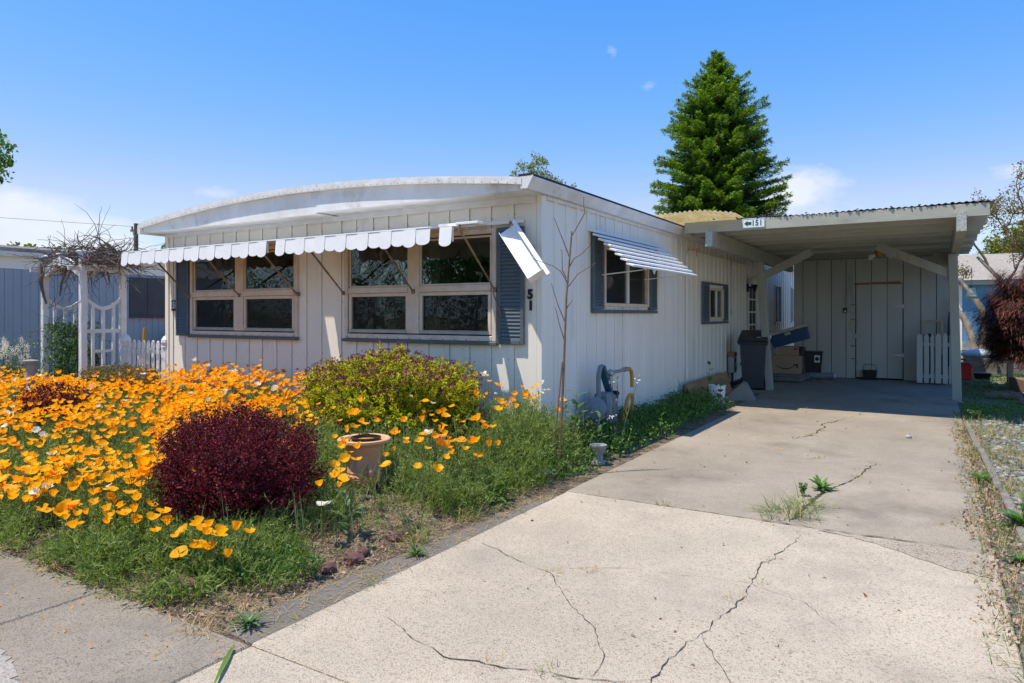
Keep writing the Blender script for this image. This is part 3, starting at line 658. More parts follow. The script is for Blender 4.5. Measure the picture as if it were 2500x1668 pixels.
for a, b in arms:
    mb = MB(); p = Vector((a, -.045, 1.715)); q = Vector((b, -.70, 2.20 if a < -.6 else 2.30)); mm = p.lerp(q, .45)
    mb.tube([q, mm], .0125, 8); mb.tube([mm, p], .0095, 8); mb.box(p-Vector((.02, .012, .025)), p+Vector((.02, .044, .025)), .003); mb.tube([q-Vector((0, 0, .03)), q+Vector((0, 0, .05))], .012, 6)
    part('support_arm', mb, 'arm_metal', AWN, 40)
# wing panel torn loose at the right end of the awning, hanging out over the shutter
mb = MB(); A = Vector((-.219, -.20, 2.375)); B = Vector((.245, -.375, 1.86)); d = (B-A).normalized(); s = Vector((-.11, -.067, -.107)); s = (s-d*s.dot(d)).normalized(); nn = d.cross(s)
L = (B-A).length; Wd = .17
def wp(a, b, c): return A+d*a+s*b+nn*c
def wbox(a0, a1, b0, b1, c0, c1):
    vs = [wp(a, b, c) for a in (a0, a1) for b in (b0, b1) for c in (c0, c1)]
    mb.add(vs, [(0, 1, 3, 2), (4, 6, 7, 5), (0, 4, 5, 1), (2, 3, 7, 6), (0, 2, 6, 4), (1, 5, 7, 3)])
wbox(0, L, 0, Wd, 0, .006); wbox(0, L, -.004, .001, -.06, .06); wbox(0, L, -.04, -.004, .055, .06); wbox(0, L, -.04, -.004, -.06, -.055); wbox(0, L, Wd-.001, Wd+.004, -.03, .03); wbox(L, L+.004, -.004, Wd+.004, -.075, .02); wbox(0, L, Wd*.5-.006, Wd*.5+.006, -.004, .010)
part('loose_wing', mb, 'awning_white', AWN)
mb = MB(); mb.tube([(-.30, -.04, 2.40), (-.29, -.15, 2.42), (-.27, -.2, 2.38)], .012, 6); part('bracket', mb, 'arm_metal', AWN)
mb = MB(); mb.tube([(-.59, -.03, 1.70), (-.50, -.06, 1.52), (-.46, -.05, 1.42)], .006, 5); part('hanging_rod', mb, 'arm_metal', AWN)
# ---- slatted awning over the side window
SA = MB(); fbox(SA, SD, 1.12, 3.55, .0145, .04, 2.435, 2.455); SAW = part('slat_awning', SA, 'awning_white', HOUSE)
for i in range(8):
    t = i/7; x = .05+.475*t; z = 2.44-.42*t
    mb = MB(); Mx = Matrix.Translation((x, 0, z)) @ Matrix.Rotation(math.radians(18), 4, 'Y')
    mb.box((-.05, 1.10+.006*i, -.013), (.05, 3.55+.01*i, .013), .005, Mx); part('awning_slat', mb, 'awning_white', SAW)
for y in (1.62, 3.05):
    mb = MB(); mb.bar((.03, y, 2.42), (.54, y, 1.985), .015, .025); mb.bar((.03, y-.15, 1.93), (.5, y, 1.985), .012, .012); part('awning_bracket', mb, 'awning_white', SAW)
    mb = MB(); mb.prism([(y+.25, 2.01), (y+.40, 2.01), (y+.325, 1.94)], lambda a, b, t: (t, a, b), .525, .529); part('awning_tab', mb, 'white_trim', SAW)
# ---- far rear window awning of the neighbour side (small scalloped awning on the left wall)
mb = MB(); mb.box((-6.70, 1.3, 2.10), (-6.65, 3.0, 2.16)); LA = part('rear_awning', mb, 'awning_white', HOUSE)
for i in range(10):
    y0 = 1.25+i*.16; x1 = -7.10; mb = MB(); zt = 2.02
    mb.add([(-6.66, y0, 2.16), (-6.66, y0+.158, 2.16), (x1, y0+.158, zt), (x1, y0, zt), (-6.66, y0, 2.15), (-6.66, y0+.158, 2.15), (x1, y0+.158, zt-.01), (x1, y0, zt-.01)],
           [(0, 1, 2, 3), (4, 7, 6, 5), (0, 4, 5, 1), (1, 5, 6, 2), (2, 6, 7, 3), (3, 7, 4, 0)])
    P = [(y0, zt)]+[(y0+.158*(.5-.5*math.cos(math.pi*k/6)), zt-.10-.035*math.sin(math.pi*k/6)) for k in range(7)]+[(y0+.158, zt)]
    mb.prism(P, lambda a, b, t: (t, a, b), x1-.004, x1); part('awning_pan', mb, 'awning_white', LA)
# front (side-on) scallops of that awning
for i in range(4):
    x0 = -7.10+i*.11; mb = MB(); zt = 2.02+i*.035
    P = [(x0, zt)]+[(x0+.108*(.5-.5*math.cos(math.pi*k/6)), zt-.10-.03*math.sin(math.pi*k/6)) for k in range(7)]+[(x0+.108, zt+.035)]
    mb.prism(P, lambda a, b, t: (a, t, b), 1.235, 1.24); part('awning_pan', mb, 'awning_white', LA)
mb = MB(); mb.tube([(-7.2, 1.22, 1.93), (-6.66, 1.22, 1.90)], .035, 8); part('awning_tube', mb, 'white_trim', LA)
# ---- numbers
FONT = None
def text(s, size, T, u, o, w, m, name, parent, ext=.003, ang=0, sx=1.0, bold=0.0):
    c = bpy.data.curves.new(name, 'FONT'); c.body = s; c.size = size; c.extrude = ext; c.align_x = 'CENTER'; c.align_y = 'CENTER'; c.offset = bold; c.resolution_u = 3
    t = bpy.data.objects.new('tmp', c); me = bpy.data.meshes.new_from_object(t); bpy.data.objects.remove(t)
    me.materials.clear(); me.materials.append(MATS[m]); me.name = name
    for v in me.vertices:
        x, y, z = v.co; ca, sa = math.cos(ang), math.sin(ang); x *= sx
        v.co = T(u+x*ca-y*sa, o+z, w+x*sa+y*ca)
    ob = bpy.data.objects.new(name, me); COL.objects.link(ob); ob.parent = parent; return ob
mb = MB(); fbox(mb, FR, -6.475, -6.345, .0145, .026, 1.50, 1.66, .004); pl = part('number_plate', mb, 'black_paint', HOUSE)
for i, ch in enumerate('151'): text(ch, .15, FR, -6.452+i*.041, .0285, 1.58, 'sign_white', 'digit', pl, .002, 0, .62, .002)
text('5', .135, FR, -.125, .022, 1.655, 'black_paint', 'digit', HOUSE, .006, 0, .95, .007)
text('1', .135, FR, -.118, .022, 1.535, 'black_paint', 'digit', HOUSE, .006, 0, .95, .007)
# ---- service conduit, lamp, door on the side wall
mb = MB(); mb.tube([(.03, 4.85, .55), (.03, 4.85, 2.36), (.035, 4.88, 2.45), (.04, 4.97, 2.50), (.045, 5.1, 2.505), (.045, 9.0, 2.50)], .014, 8); mb.tube([(.03, 4.85, .40), (.03, 4.85, .56)], .022, 8); part('conduit', mb, 'white_siding', HOUSE, 50)
mb = MB(); mb.tube([(.035, 7.85, 2.5), (.035, 7.85, 2.35)], .035, 8); mb.tube([(.03, 7.85, 2.36), (.028, 7.84, 1.5)], .008, 6); mb.box((.014, 7.82, 1.42), (.04, 7.88, 1.52), .004); part('cable_drop', mb, 'white_trim', HOUSE, 50)
d0, d1, dz0, dz1 = door_side
DR = MB(); fbox(DR, SD, d0, d1, -.03, .01, dz0, dz1, .004); DOOR = part('door', DR, 'white_trim', HOUSE)
frame(SD, d0-.06, d1+.06, dz0-.05, dz1+.06, .0145, .035, .06, DOOR, 'white_trim')
for r in range(4):
    for c in range(2):
        a = d0+.12+c*.32; b = a+.28; z = .95+r*.28; pane(SD, a, b, z, z+.25, .0125, DOOR)
mb = MB(); mb.tube([SD(d0+.07, .012, 1.02), SD(d0+.07, .06, 1.02)], .012, 8); mb.sphere(SD(d0+.07, .07, 1.02), .03, 10, 6); mb.tube([SD(d0+.07, .012, 1.16), SD(d0+.07, .035, 1.16)], .025, 10); part('handle', mb, 'brass', DOOR, 50)
mb = MB(); mb.box((.014, 9.14, 1.93), (.05, 9.24, 2.1), .01); mb.tube([(.05, 9.19, 2.03), (.16, 9.19, 2.02)], .022, 8); mb.lathe([(.001, -.12), (.03, -.10), (.05, -.02), (.085, .02), (.075, .04)], 12, (.17, 9.19, 2.05)); LMP = part('wall_lamp', mb, 'black_paint', HOUSE, 50)
mb = MB(); mb.sphere((.17, 9.19, 2.17), .115, 16, 10); part('lamp_globe', mb, 'globe_white', LMP, 180)
mb = MB(); mb.lathe([(.02, 0), (.045, .01), (.045, .05), (.02, .06)], 10, (0, 0, 0)); part('hose_bib', mb, 'steel', HOUSE, 50, loc=(.06, 8.35, .42), rot=(0, math.pi/2, 0))
mb = MB(); mb.box((-.46, -.10, 2.0), (-.40, -.018, 2.02)); 
# small insulator knob beside the corner
mb = MB(); mb.sphere((-.09, -.05, 2.13), .035, 8, 6, (1, 1, 1.4)); part('cable_clip', mb, 'steel', HOUSE, 60)

# nail heads along the battens
mb = MB()
for u in fs[1:-1]:
    for w in (.95, .35, 1.62, 2.5):
        if w == 1.62 and any(h[0] < u < h[1] for h in win_front): continue
        mb.sphere(FR(u+.016, .002, w+random.uniform(-.02, .02)), .0045, 5, 4); mb.sphere(FR(u-.07, .002, w+random.uniform(-.02, .02)), .0045, 5, 4)
for u in ss[:32]:
    for w in (.98, .4, 1.45, 2.45):
        if any(h[0] < u < h[1] and h[2] < w < h[3] for h in win_side): continue
        mb.sphere(SD(u+.016, .002, w+random.uniform(-.02, .02)), .0045, 5, 4)
part('nail_heads', mb, 'dark_rubber', HOUSE, kind='stuff')
# ---------------------------------------------------------------- carport
CP = thing('carport', 'open grey-green timber carport with corrugated roof over the driveway', 'carport')
PY = 7.58
def woodpost(p, q, w=.13):
    mb = MB(); mb.bar(p, q, w, w, (0, 1, 0), .008); part('post', mb, 'post_paint', CP)
woodpost((.80, PY, -.01), (.615, PY, 2.455)); woodpost((3.825, PY, -.05), (3.765, PY, 2.47), .14)
def beam(x, y0, y1, z0, z1, z1b):
    mb = MB(); V = [(x+dx, y, z) for y, a, b in ((y0, z0, z1), (y1, z0-.03, z1b)) for z in (a, b) for dx in (-.055, .055)]
    mb.add(V, [(0, 1, 3, 2), (4, 6, 7, 5), (0, 4, 5, 1), (2, 3, 7, 6), (0, 2, 6, 4), (1, 5, 7, 3)]); b = part('beam', mb, 'green_paint', CP)
    e = MB(); e.box((x-.052, y0-.004, z0+.003), (x+.052, y0-.0005, z1-.003)); part('beam_end', e, 'end_grain', b)
beam(.60, 4.12, 11.0, 2.47, 2.705, 2.66); beam(3.80, 4.10, 11.0, 2.50, 2.755, 2.70)
# rafters across, stepped ends at the right
RZ = 2.715
ry = [4.34+.61*i for i in range(12)]
for i, y in enumerate(ry):
    mb = MB(); mb.bar((.16 if i == 0 else .12, y, RZ+.075-(.0 if i == 0 else .002)), (4.115+random.uniform(-.012, .012), y, RZ+.075-.002), .045, .165 if i == 0 else .15, (0, 0, 1), .004)
    part('fascia_board' if i == 0 else 'rafter', mb, 'green_paint', CP)
# plank purlins under the roof, running along the depth between rafters (dark underside boards)
for k in range(13):
    x = .15+k*.305; mb = MB(); mb.box((x, 4.37, RZ+.153), (x+.298, 11.05, RZ+.168)); part('roof_plank', mb, 'green_paint', CP)
for s, (p, q) in (('brace', ((.66, PY, 2.17), (1.55, PY, 2.62))), ('brace', ((3.75, PY, 2.12), (2.62, PY, 2.66)))):
    mb = MB(); mb.bar(p, q, .045, .15, (0, 0, 1), .004); part(s, mb, 'post_paint', CP)
mb = MB(); mb.prism([(3.45, 2.72), (3.78, 2.72), (3.78, 2.10), (3.70, 2.10)], lambda a, b, t: (a, t, b), 10.55, 10.59); part('gusset', mb, 'post_paint', CP)
# corrugated roof sheet: ridges run along the depth
def corrugate(x0, x1, y0, y1, z, amp=.012, pitch=.076, tilt=lambda x, y: 0, t=.004, ny=6):
    n = int((x1-x0)/pitch*6); X = [x0+(x1-x0)*i/n for i in range(n+1)]; mb = MB()
    Y = [y0+(y1-y0)*j/ny for j in range(ny+1)]
    V = [(x, y+(random.uniform(-.02, .02) if j == 0 else 0)*(1 if i % 6 < 3 else .4), z+amp*math.sin(2*math.pi*(x-x0)/pitch)+tilt(x, y)) for j, y in enumerate(Y) for i, x in enumerate(X)]
    q = n+1; F = [(j*q+i, j*q+i+1, (j+1)*q+i+1, (j+1)*q+i) for j in range(ny) for i in range(n)]
    mb.add(V, F); mb.add([(a, b, c-t) for a, b, c in V], F)
    nn = len(V); 
    mb.f += [(i, i+1, nn+i+1, nn+i) for i in range(n)]
    return mb
wv = lambda x, y: .012*math.sin(x*2.1)+.010*math.sin(x*5+1)
part('roof_sheet', corrugate(.95, 4.17, 4.312, 11.1, RZ+.174, .007, tilt=lambda x, y: .5*wv(x, y)), 'corrugated', CP, 60)
part('roof_sheet', corrugate(-.50, 1.02, 3.95, 11.1, RZ+.20, .016, tilt=lambda x, y: .012*math.sin(x*3)+(max(0, 5.0-y)**1.4)*.07*max(0, 1-max(0, x-.5)*1.6)), 'yellow_fiberglass', CP, 60)
mb = MB(); mb.box((-.05, 4.6, RZ+.03), (.12, 11, RZ+.12)); part('ledger', mb, 'green_paint', CP)
mb = MB()
for i in range(11):
    x = .6+i*.34; mb.sphere((x+random.uniform(-.05, .05), 4.30, RZ+.184), .012, 6, 4, (1.6, 1, .7))
part('roof_nails', mb, 'dark_rubber', CP)
# dripping paint nails and strings under the rafters
for x, y, z, l in ((.36, 4.3, 2.44, .10), (1.9, 9.0, 2.6, .11)):
    mb = MB(); mb.tube([(x, y, z+.03), (x, y, z-l)], .006, 5); part('string', mb, 'mark_red', CP)
# floodlight under the roof
FLT = thing('ceiling_light', 'brass ceiling light with white lamps under the carport roof', 'lamp', (2.585, 8.62, 2.62))
mb = MB(); mb.lathe([(.001, -.06), (.06, -.05), (.07, 0), (.06, .06)], 12); part('base', mb, 'brass', FLT, 50)
for a in (0, 2.3, 4.2):
    d = Vector((math.cos(a), math.sin(a), -.35)); mb = MB(); mb.tube([d*.05, d*.14], .02, 8); mb.lathe([(.018, 0), (.035, .03), (.05, .1), (.001, .12)], 10, (0, 0, 0))
    mb2 = MB(); mb2.tube([d*.13, d*.17, d*.24], [.022, .038, .045], 10); part('lamp', mb2, 'globe_white', FLT, 50)
# sign
SG = thing('number_sign', 'small white sign with green arrow and 151 on the carport fascia', 'sign', (1.21, 4.31, 2.80), 0)
FS = lambda u, o, w: (u, -o, w)
mb = MB(); mb.box((-.165, -.008, -.072), (.165, .0, .072), .006); plate = part('plate', mb, 'sign_white', SG)
mb = MB()
for a, b in (((-.157, -.0095, -.065), (.157, -.0082, -.060)), ((-.157, -.0095, .060), (.157, -.0082, .065)), ((-.157, -.0095, -.06), (-.152, -.0082, .06)), ((.152, -.0095, -.06), (.157, -.0082, .06))): mb.box(a, b)
part('border', mb, 'sign_green', SG)
mb = MB(); mb.prism([(-.135, 0), (-.085, .042), (-.085, .022), (-.03, .022), (-.03, -.022), (-.085, -.022), (-.085, -.042)], lambda a, b, t: (a, t, b), -.0105, -.0085); part('arrow', mb, 'sign_green', SG)
for i, ch in enumerate('151'): text(ch, .115, FS, -.005+i*.055+(0 if i != 1 else 0), .0095, 0, 'sign_green', 'digit', SG, .001, 0, .85, .003)
# hanging insect bag
HB = thing('fly_trap', 'clear fly trap bag on a red string under the carport roof edge', 'fly trap', (4.02, 7.3, 1.80))
mb = MB(); mb.tube([(0, 0, .10), (.0, 0, .42)], .004, 5); part('string', mb, 'mark_red', HB)
mb = MB(); mb.lathe([(.005, .12), (.03, .11), (.03, .085), (.01, .08)], 10); part('cap', mb, 'pipe_green' if 'pipe_green' in MATS else 'sign_green', HB, 50)
mb = MB(); mb.prism([(-.05, .08), (.05, .08), (.085, -.10), (-.085, -.10)], lambda a, b, t: (a, t, b), -.02, .02); part('bag', mb, 'clear_bag', HB)
mb = MB(); mb.prism([(-.075, -.06), (.075, -.06), (.083, -.098), (-.083, -.098)], lambda a, b, t: (a, t, b), -.018, .018); part('bait', mb, 'grass_green', HB)
mb = MB(); mb.prism([(-.05, .0), (.05, .0), (.058, -.035), (-.058, -.035)], lambda a, b, t: (a, t, b), -.0225, -.021); part('label', mb, 'paper', HB)
# ---------------------------------------------------------------- shed at the back of the carport
SY = 11.05
SH = thing('storage_shed', 'grey-green plywood storage shed wall with a plank door at the carport back', 'shed', (0, 0, 0))
sx0, sx1 = .66, 3.80; dx0, dx1 = 1.97, 2.91; DZ = 2.115
grooves = [sx0, .86, 1.165, 1.47, 1.775, dx0]
def plank(a, b, z0, z1, parent, name='siding_board', y=SY):
    mb = MB(); mb.box((a+.006, y+random.uniform(0, .004), z0), (b-.006, y+.03, z1), .003); part(name, mb, 'shed_paint', parent)
for a, b in zip(grooves[:-1], grooves[1:]): plank(a, b, .0, 2.70, SH)
rg = [dx1, 3.24, 3.53, sx1]
for a, b in zip(rg[:-1], rg[1:]): plank(a, b, .0, 2.70, SH)
dg = [dx0, 2.29, 2.60, dx1]
for a, b in zip(dg[:-1], dg[1:]): plank(a, b, DZ+.012, 2.70, SH)
mb = MB(); mb.box((sx0, SY+.032, 0), (sx1, SY+.06, 2.7)); mb.box((sx0, SY+.061, 0), (sx0+.03, SY+2.6, 2.6)); mb.box((sx1-.03, SY+.061, 0), (sx1, SY+2.6, 2.6)); mb.box((sx0, SY+2.601, 0), (sx1, SY+2.63, 2.6)); part('shed_body', mb, 'black_gap', SH)
mb = MB(); mb.box((sx0-.05, SY+.05, 2.702), (sx1+.1, SY+2.7, 2.74)); part('shed_roof', mb, 'roof_grey', SH)
mb = MB(); mb.box((sx1+.001, SY-.004, 0), (sx1+.03, SY+2.63, 2.7)); part('shed_side', mb, 'shed_paint', SH)
DO = MB(); DO.box((dx0+.012, SY+.014, .03), (dx1-.012, SY+.031, DZ)); DOORS = part('door', DO, 'black_gap', SH)
for a, b in zip(dg[:-1], dg[1:]):
    mb = MB(); mb.box((a+(.014 if a == dx0 else .004), SY-.004, .03), (b-(.014 if b == dx1 else .004), SY+.0135, DZ), .003); part('door_board', mb, 'shed_paint', DOORS)
for z in (.55, 1.62):
    mb = MB(); mb.box((dx1-.02, SY-.014, z-.05), (dx1+.02, SY-.0045, z+.05), .003); mb.prism([(dx1-.02, z+.022), (dx1-.26, z+.006), (dx1-.26, z-.006), (dx1-.02, z-.022)], lambda a, b, t: (a, t, b), SY-.011, SY-.0045); part('hinge', mb, 'steel', DOORS)
mb = MB(); mb.box((dx0-.035, SY-.014, .95), (dx0+.09, SY-.0045, 1.0), .003); mb.tube([(dx0, SY-.03, .97), (dx0, SY-.014, .97)], .03, 10); mb.box((dx0-.03, SY-.045, .90), (dx0+.03, SY-.02, .955), .008); part('hasp_lock', mb, 'steel', DOORS, 40)
mb = MB(); mb.bar((dx0-.03, SY-.014, DZ+.01), (dx1-.05, SY-.014, DZ+.035), .02, .045, (0, 0, 1), .003); part('drip_strip', mb, 'strip_wood', SH)
for z in (1.66, 1.335, .73, .44):
    mb = MB(); mb.box((dx0-.10, SY-.010, z-.012), (dx0-.01, SY-.0005, z+.012), .003); part('latch_plate', mb, 'brass', SH)
mb = MB(); mb.box((dx0-.115, SY-.014, 1.15), (dx0-.045, SY-.0005, 1.27), .004); part('switch_plate', mb, 'cooler_lid', SH)
mb = MB(); mb.box((1.73-.005, SY-.05, 1.47), (1.80, SY-.0005, 1.59), .01); part('lock_box', mb, 'black_plastic', SH)
mb = MB(); mb.box((1.742, SY-.056, 1.485), (1.785, SY-.051, 1.535), .002); part('keypad', mb, 'steel', SH)
# ---- leaning picket gate
GT = thing('picket_gate', 'unhung grey-green picket gate standing against the shed beside the post', 'gate', (0, 10.40, 0))
for a, b in ((3.179, 3.282), (3.311, 3.398), (3.427, 3.484), (3.513, 3.613), (3.641, 3.726), (3.755, 3.83)):
    m_ = (a+b)/2; h = 1.02+random.uniform(-.01, .02); mb = MB()
    mb.prism([(a, .02), (b, .02), (b, h-.04), (m_+.012, h+.02), (m_-.012, h+.02), (a, h-.04)], lambda u, w, t: (u, t+w*.06, w), 0, .018); part('picket', mb, 'shed_paint', GT)
for z in (.16, .82):
    mb = MB(); mb.box((3.17, .019+z*.06, z-.035), (3.83, .06+z*.06, z+.035)); part('rail', mb, 'shed_paint', GT)
# ---- things stored behind the gate
FW = thing('wood_frame', 'bare pale wooden frame standing behind the picket gate', 'frame', (3.29, 10.72, 0))
mb = MB(); mb.bar((0, 0, 0), (0, .16, 1.30), .04, .02, (0, 1, 0)); part('stile', mb, 'raw_wood', FW)
mb = MB(); mb.bar((.345, 0, 0), (.345, .16, 1.30), .04, .02, (0, 1, 0)); part('stile', mb, 'raw_wood', FW)
mb = MB(); mb.bar((-.02, .165, 1.305), (.365, .165, 1.305), .02, .045); part('top_rail', mb, 'raw_wood', FW)
PO = thing('umbrella_pole', 'folded dark green patio umbrella leaning in the carport corner', 'umbrella', (3.755, 10.75, 0))
mb = MB(); mb.tube([(0, 0, 0), (.012, .1, 1.80)], .014, 8); part('pole', mb, 'steel', PO)
mb = MB(); mb.tube([(.002, .02, .35), (.004, .03, .5), (.008, .07, 1.25), (.011, .088, 1.52)], [.05, .055, .035, .018], 8); part('canopy', mb, 'cooler_blue', PO, 60)
mb = MB(); mb.tube([(.011, .09, 1.50), (.012, .1, 1.80)], .022, 8); part('tip', mb, 'paper', PO)
BG = thing('garden_sprayer', 'dark jumble of sprayer and bottles behind the picket gate', 'sprayer', (3.38, 10.62, 0))
mb = MB(); mb.lathe([(.06, 0), (.07, .02), (.07, .6), (.04, .7), (.03, .95)], 12); part('bottle', mb, 'meter_blue', BG, 50)
mb = MB(); mb.sphere((.0, .0, 1.0), .06, 10, 8, (1.2, 1, .8)); part('head', mb, 'black_plastic', BG, 60)
mb = MB(); mb.lathe([(.08, 0), (.08, .5), (.05, .6)], 12, (.22, .02, 0)); part('can', mb, 'skirt_red', BG, 50)
# ---- wheeled cart
CT = thing('wheeled_cart', 'overfull charcoal wheeled bin with open lid beside the leaning post', 'bin', (.50, 7.62, 0), math.radians(6))
def taper(mb, x0, x1, y0, y1, z0, X0, X1, Y0, Y1, z1):
    mb.add([(x0, y0, z0), (x1, y0, z0), (x1, y1, z0), (x0, y1, z0), (X0, Y0, z1), (X1, Y0, z1), (X1, Y1, z1), (X0, Y1, z1)], [(0, 1, 2, 3), (4, 7, 6, 5), (0, 4, 5, 1), (1, 5, 6, 2), (2, 6, 7, 3), (3, 7, 4, 0)])
mb = MB(); taper(mb, -.19, .19, -.20, .20, .03, -.235, .235, -.25, .27, .86); part('body', mb, 'cart_grey', CT)
mb = MB(); taper(mb, -.26, .26, -.285, .31, .86, -.285, .285, -.31, .33, .925); part('rim', mb, 'cart_grey', CT)
mb = MB(); mb.box((-.23, -.25, .926), (.23, .28, .93)); part('opening', mb, 'black_gap', CT)
mb = MB(); mb.bar((.0, -.3, .945), (.0, .32, 1.12), .54, .03, (0, 0, 1), .01); part('lid', mb, 'cart_grey', CT)
for s in (-1, 1):
    mb = MB(); mb.tube([(s*.215, .12, .10), (s*.255, .12, .10)], .105, 18); w = part('wheel', mb, 'black_plastic', CT, 40)
    mb = MB(); mb.tube([(s*.254, .12, .10), (s*.262, .12, .10)], .05, 12); part('hub', mb, 'cart_grey', w, 40)
mb = MB(); mb.tube([(-.22, .33, .84), (.22, .33, .84)], .014, 8); part('handle', mb, 'cart_grey', CT)
for i, (x, y, z, m) in enumerate(((.10, -.12, .95, 'paper'), (-.05, .05, .96, 'cardboard'), (.2, .12, 1.0, 'paper'))):
    mb = MB(); mb.sphere((x, y, z), .09, 8, 6, (1.2, 1, .7)); part('rubbish', mb, m, CT, 20)
# ---- stack of boxes on a foam slab
PL = thing('foam_slab', 'thick worn grey foam slab on the carport floor under the boxes', 'mat', (.78, 9.95, 0), math.radians(-3))
mb = MB(); mb.box((-.42, -.62, .005), (.34, .55, .10), .02); part('slab', mb, 'foam_grey', PL); mb = MB(); mb.box((-.40, -.60, .101), (.32, .53, .135), .015); part('top_layer', mb, 'timber', PL)
BX = thing('shipping_box', 'large cardboard box with a black smile arrow, bottom of the box stack', 'box', (.70, 10.0, .137), math.radians(4))
mb = MB(); mb.box((-.30, -.20, 0), (.30, .20, .40), .006); part('carton', mb, 'cardboard', BX)
mb = MB(); N = 16
for i in range(N):
    t0, t1 = i/N, (i+1)/N
    def sm(t, o): return (-.23+.42*t, .20-.075*math.sin(math.pi*min(1, t*1.02))*1.1+o*(.5+.5*math.sin(math.pi*t)))
    a, b = sm(t0, 0), sm(t1, 0); c, d = sm(t1, .022), sm(t0, .022)
    mb.add([(p[0], -.2025, p[1]-.02) for p in (a, b, c, d)], [(0, 1, 2, 3)])
mb.add([(x, -.2025, z) for x, z in ((.13, .205), (.24, .225), (.225, .12), (.205, .125), (.205, .195), (.14, .185))], [(0, 1, 4, 5), (1, 2, 3, 4)])
part('printed_mark', mb, 'black_paint', BX)
B2 = thing('small_carton', 'smaller cardboard box with red print under the tilted cooler', 'box', (.76, 9.98, .538), math.radians(3))
mb = MB(); mb.box((-.22, -.17, 0), (.20, .17, .20), .006); part('carton', mb, 'cardboard', B2)
mb = MB(); mb.box((.09, -.1725, .12), (.17, -.1705, .17)); part('red_print', mb, 'mark_red', B2)
mb = MB(); mb.box((.0, -.1725, .04), (.02, -.1705, .06)); part('small_print', mb, 'black_paint', B2)
mb = MB(); mb.box((.201, -.16, .0), (.30, .15, .19), .02); CB2 = thing('dark_bag', 'black bag tucked beside the small cardboard box', 'bag', (.76, 9.98, .54)); part('bag_body', mb, 'black_plastic', CB2)
CO = thing('cooler', 'dark blue cooler with cream lid tilted on the boxes', 'cooler', (.80, 9.93, .80), math.radians(2)); CO.rotation_euler = (0, math.radians(-17), math.radians(2))
mb = MB(); taper(mb, -.36, .38, -.19, .19, 0, -.385, .405, -.205, .205, .27); part('body', mb, 'cooler_blue', CO)
mb = MB(); mb.box((-.40, -.215, .271), (.42, .215, .34), .015); part('lid', mb, 'cooler_lid', CO)
mb = MB(); mb.box((-.05, -.216, .20), (.07, -.2, .26), .004); part('latch', mb, 'cooler_lid', CO)
BB = thing('black_bin', 'black plastic waste bin with white sticker beside the box stack', 'bin', (1.15, 10.55, 0), math.radians(8))
mb = MB(); taper(mb, -.15, .15, -.12, .12, 0, -.20, .20, -.16, .16, .60); part('body', mb, 'black_plastic', BB)
mb = MB(); mb.box((-.215, -.175, .585), (.215, .175, .612), .008); part('rim', mb, 'black_plastic', BB)
mb = MB(); mb.box((.03, -.170, .37), (.14, -.155, .53)); part('sticker', mb, 'paper', BB); mb = MB(); mb.sphere((.085, -.171, .45), .045, 10, 6, (1, .1, 1)); part('sticker_print', mb, 'black_paint', BB)
RO = thing('rolled_mat', 'grey rolled plastic mat lying by the black bin', 'mat', (1.10, 10.38, .075), math.radians(14))
mb = MB(); mb.tube([(0, 0, 0), (.50, 0, 0)], .072, 16); part('roll', mb, 'roll_grey', RO, 50); mb = MB(); mb.tube([(.46, 0, 0), (.53, .01, .0)], [.06, .05], 12); part('inner_film', mb, 'paper', RO, 50)
BK = thing('wire_bucket', 'small black bucket with wire handle at the shed door', 'bucket', (2.265, 10.95, 0))
mb = MB(); taper(mb, -.12, .12, -.07, .07, 0, -.14, .14, -.085, .085, .20); part('body', mb, 'black_plastic', BK)
mb = MB(); mb.tube([(-.135, 0, .19), (-.125, 0, .30), (-.10, 0, .335), (.10, 0, .335), (.125, 0, .30), (.135, 0, .19)], .005, 6); part('handle', mb, 'black_plastic', BK)
mb = MB(); mb.box((-.145, -.09, .185), (.145, .09, .205), .004); part('rim', mb, 'black_plastic', BK)
# ---- things along the side wall
PB = thing('plywood_board', 'bare brown plywood board leaning on the white side wall', 'board', (0, 0, 0))
mb = MB(); V = [(.30, 4.50, .0), (.30, 6.75, .0), (.10, 7.0, .36), (.10, 4.52, .335)]; mb.add([*V, *[(a+.012, b, c+.004) for a, b, c in V]], [(0, 1, 2, 3), (4, 7, 6, 5), (0, 4, 5, 1), (1, 5, 6, 2), (2, 6, 7, 3), (3, 7, 4, 0)]); part('sheet', mb, 'plywood', PB)
WG = thing('concrete_wedge', 'grey concrete wedge block on the driveway edge by the cart', 'block', (.72, 5.75, -.006), math.radians(10))
mb = MB(); mb.prism([(-.32, 0), (.20, 0), (.06, .27), (.0, .29)], lambda a, b, t: (a, t, b), -.16, .30); part('block', mb, 'concrete_port', WG)
UT = thing('utility_box', 'rusty grey utility box on the wall behind the wheeled cart', 'meter', (.10, 7.55, .30))
mb = MB(); mb.box((-.06, -.10, 0), (.06, .10, .32), .008); part('case', mb, 'steel', UT); mb = MB(); mb.box((-.06, -.11, .321), (.07, .11, .40), .01); part('hood', mb, 'strip_wood', UT)
mb = MB(); mb.box((.061, -.05, .2), (.066, .05, .28)); part('dial', mb, 'meter_blue', UT); mb = MB(); mb.tube([(.061, .02, .09), (.075, .02, .09)], .035, 12); part('knob', mb, 'brass', UT); mb = MB(); mb.tube([(0, 0, 0), (0, 0, -.3)], .025, 8); part('stand_pipe', mb, 'dark_rubber', UT)
WB = thing('white_bucket', 'white plastic bucket half hidden by leaves near the plywood board', 'bucket', (.50, 4.95, 0))
mb = MB(); mb.lathe([(.11, 0), (.115, .01), (.135, .28), (.142, .285), (.142, .30), (.13, .30), (.115, .03)], 18); part('pail', mb, 'sign_white', WB, 40)
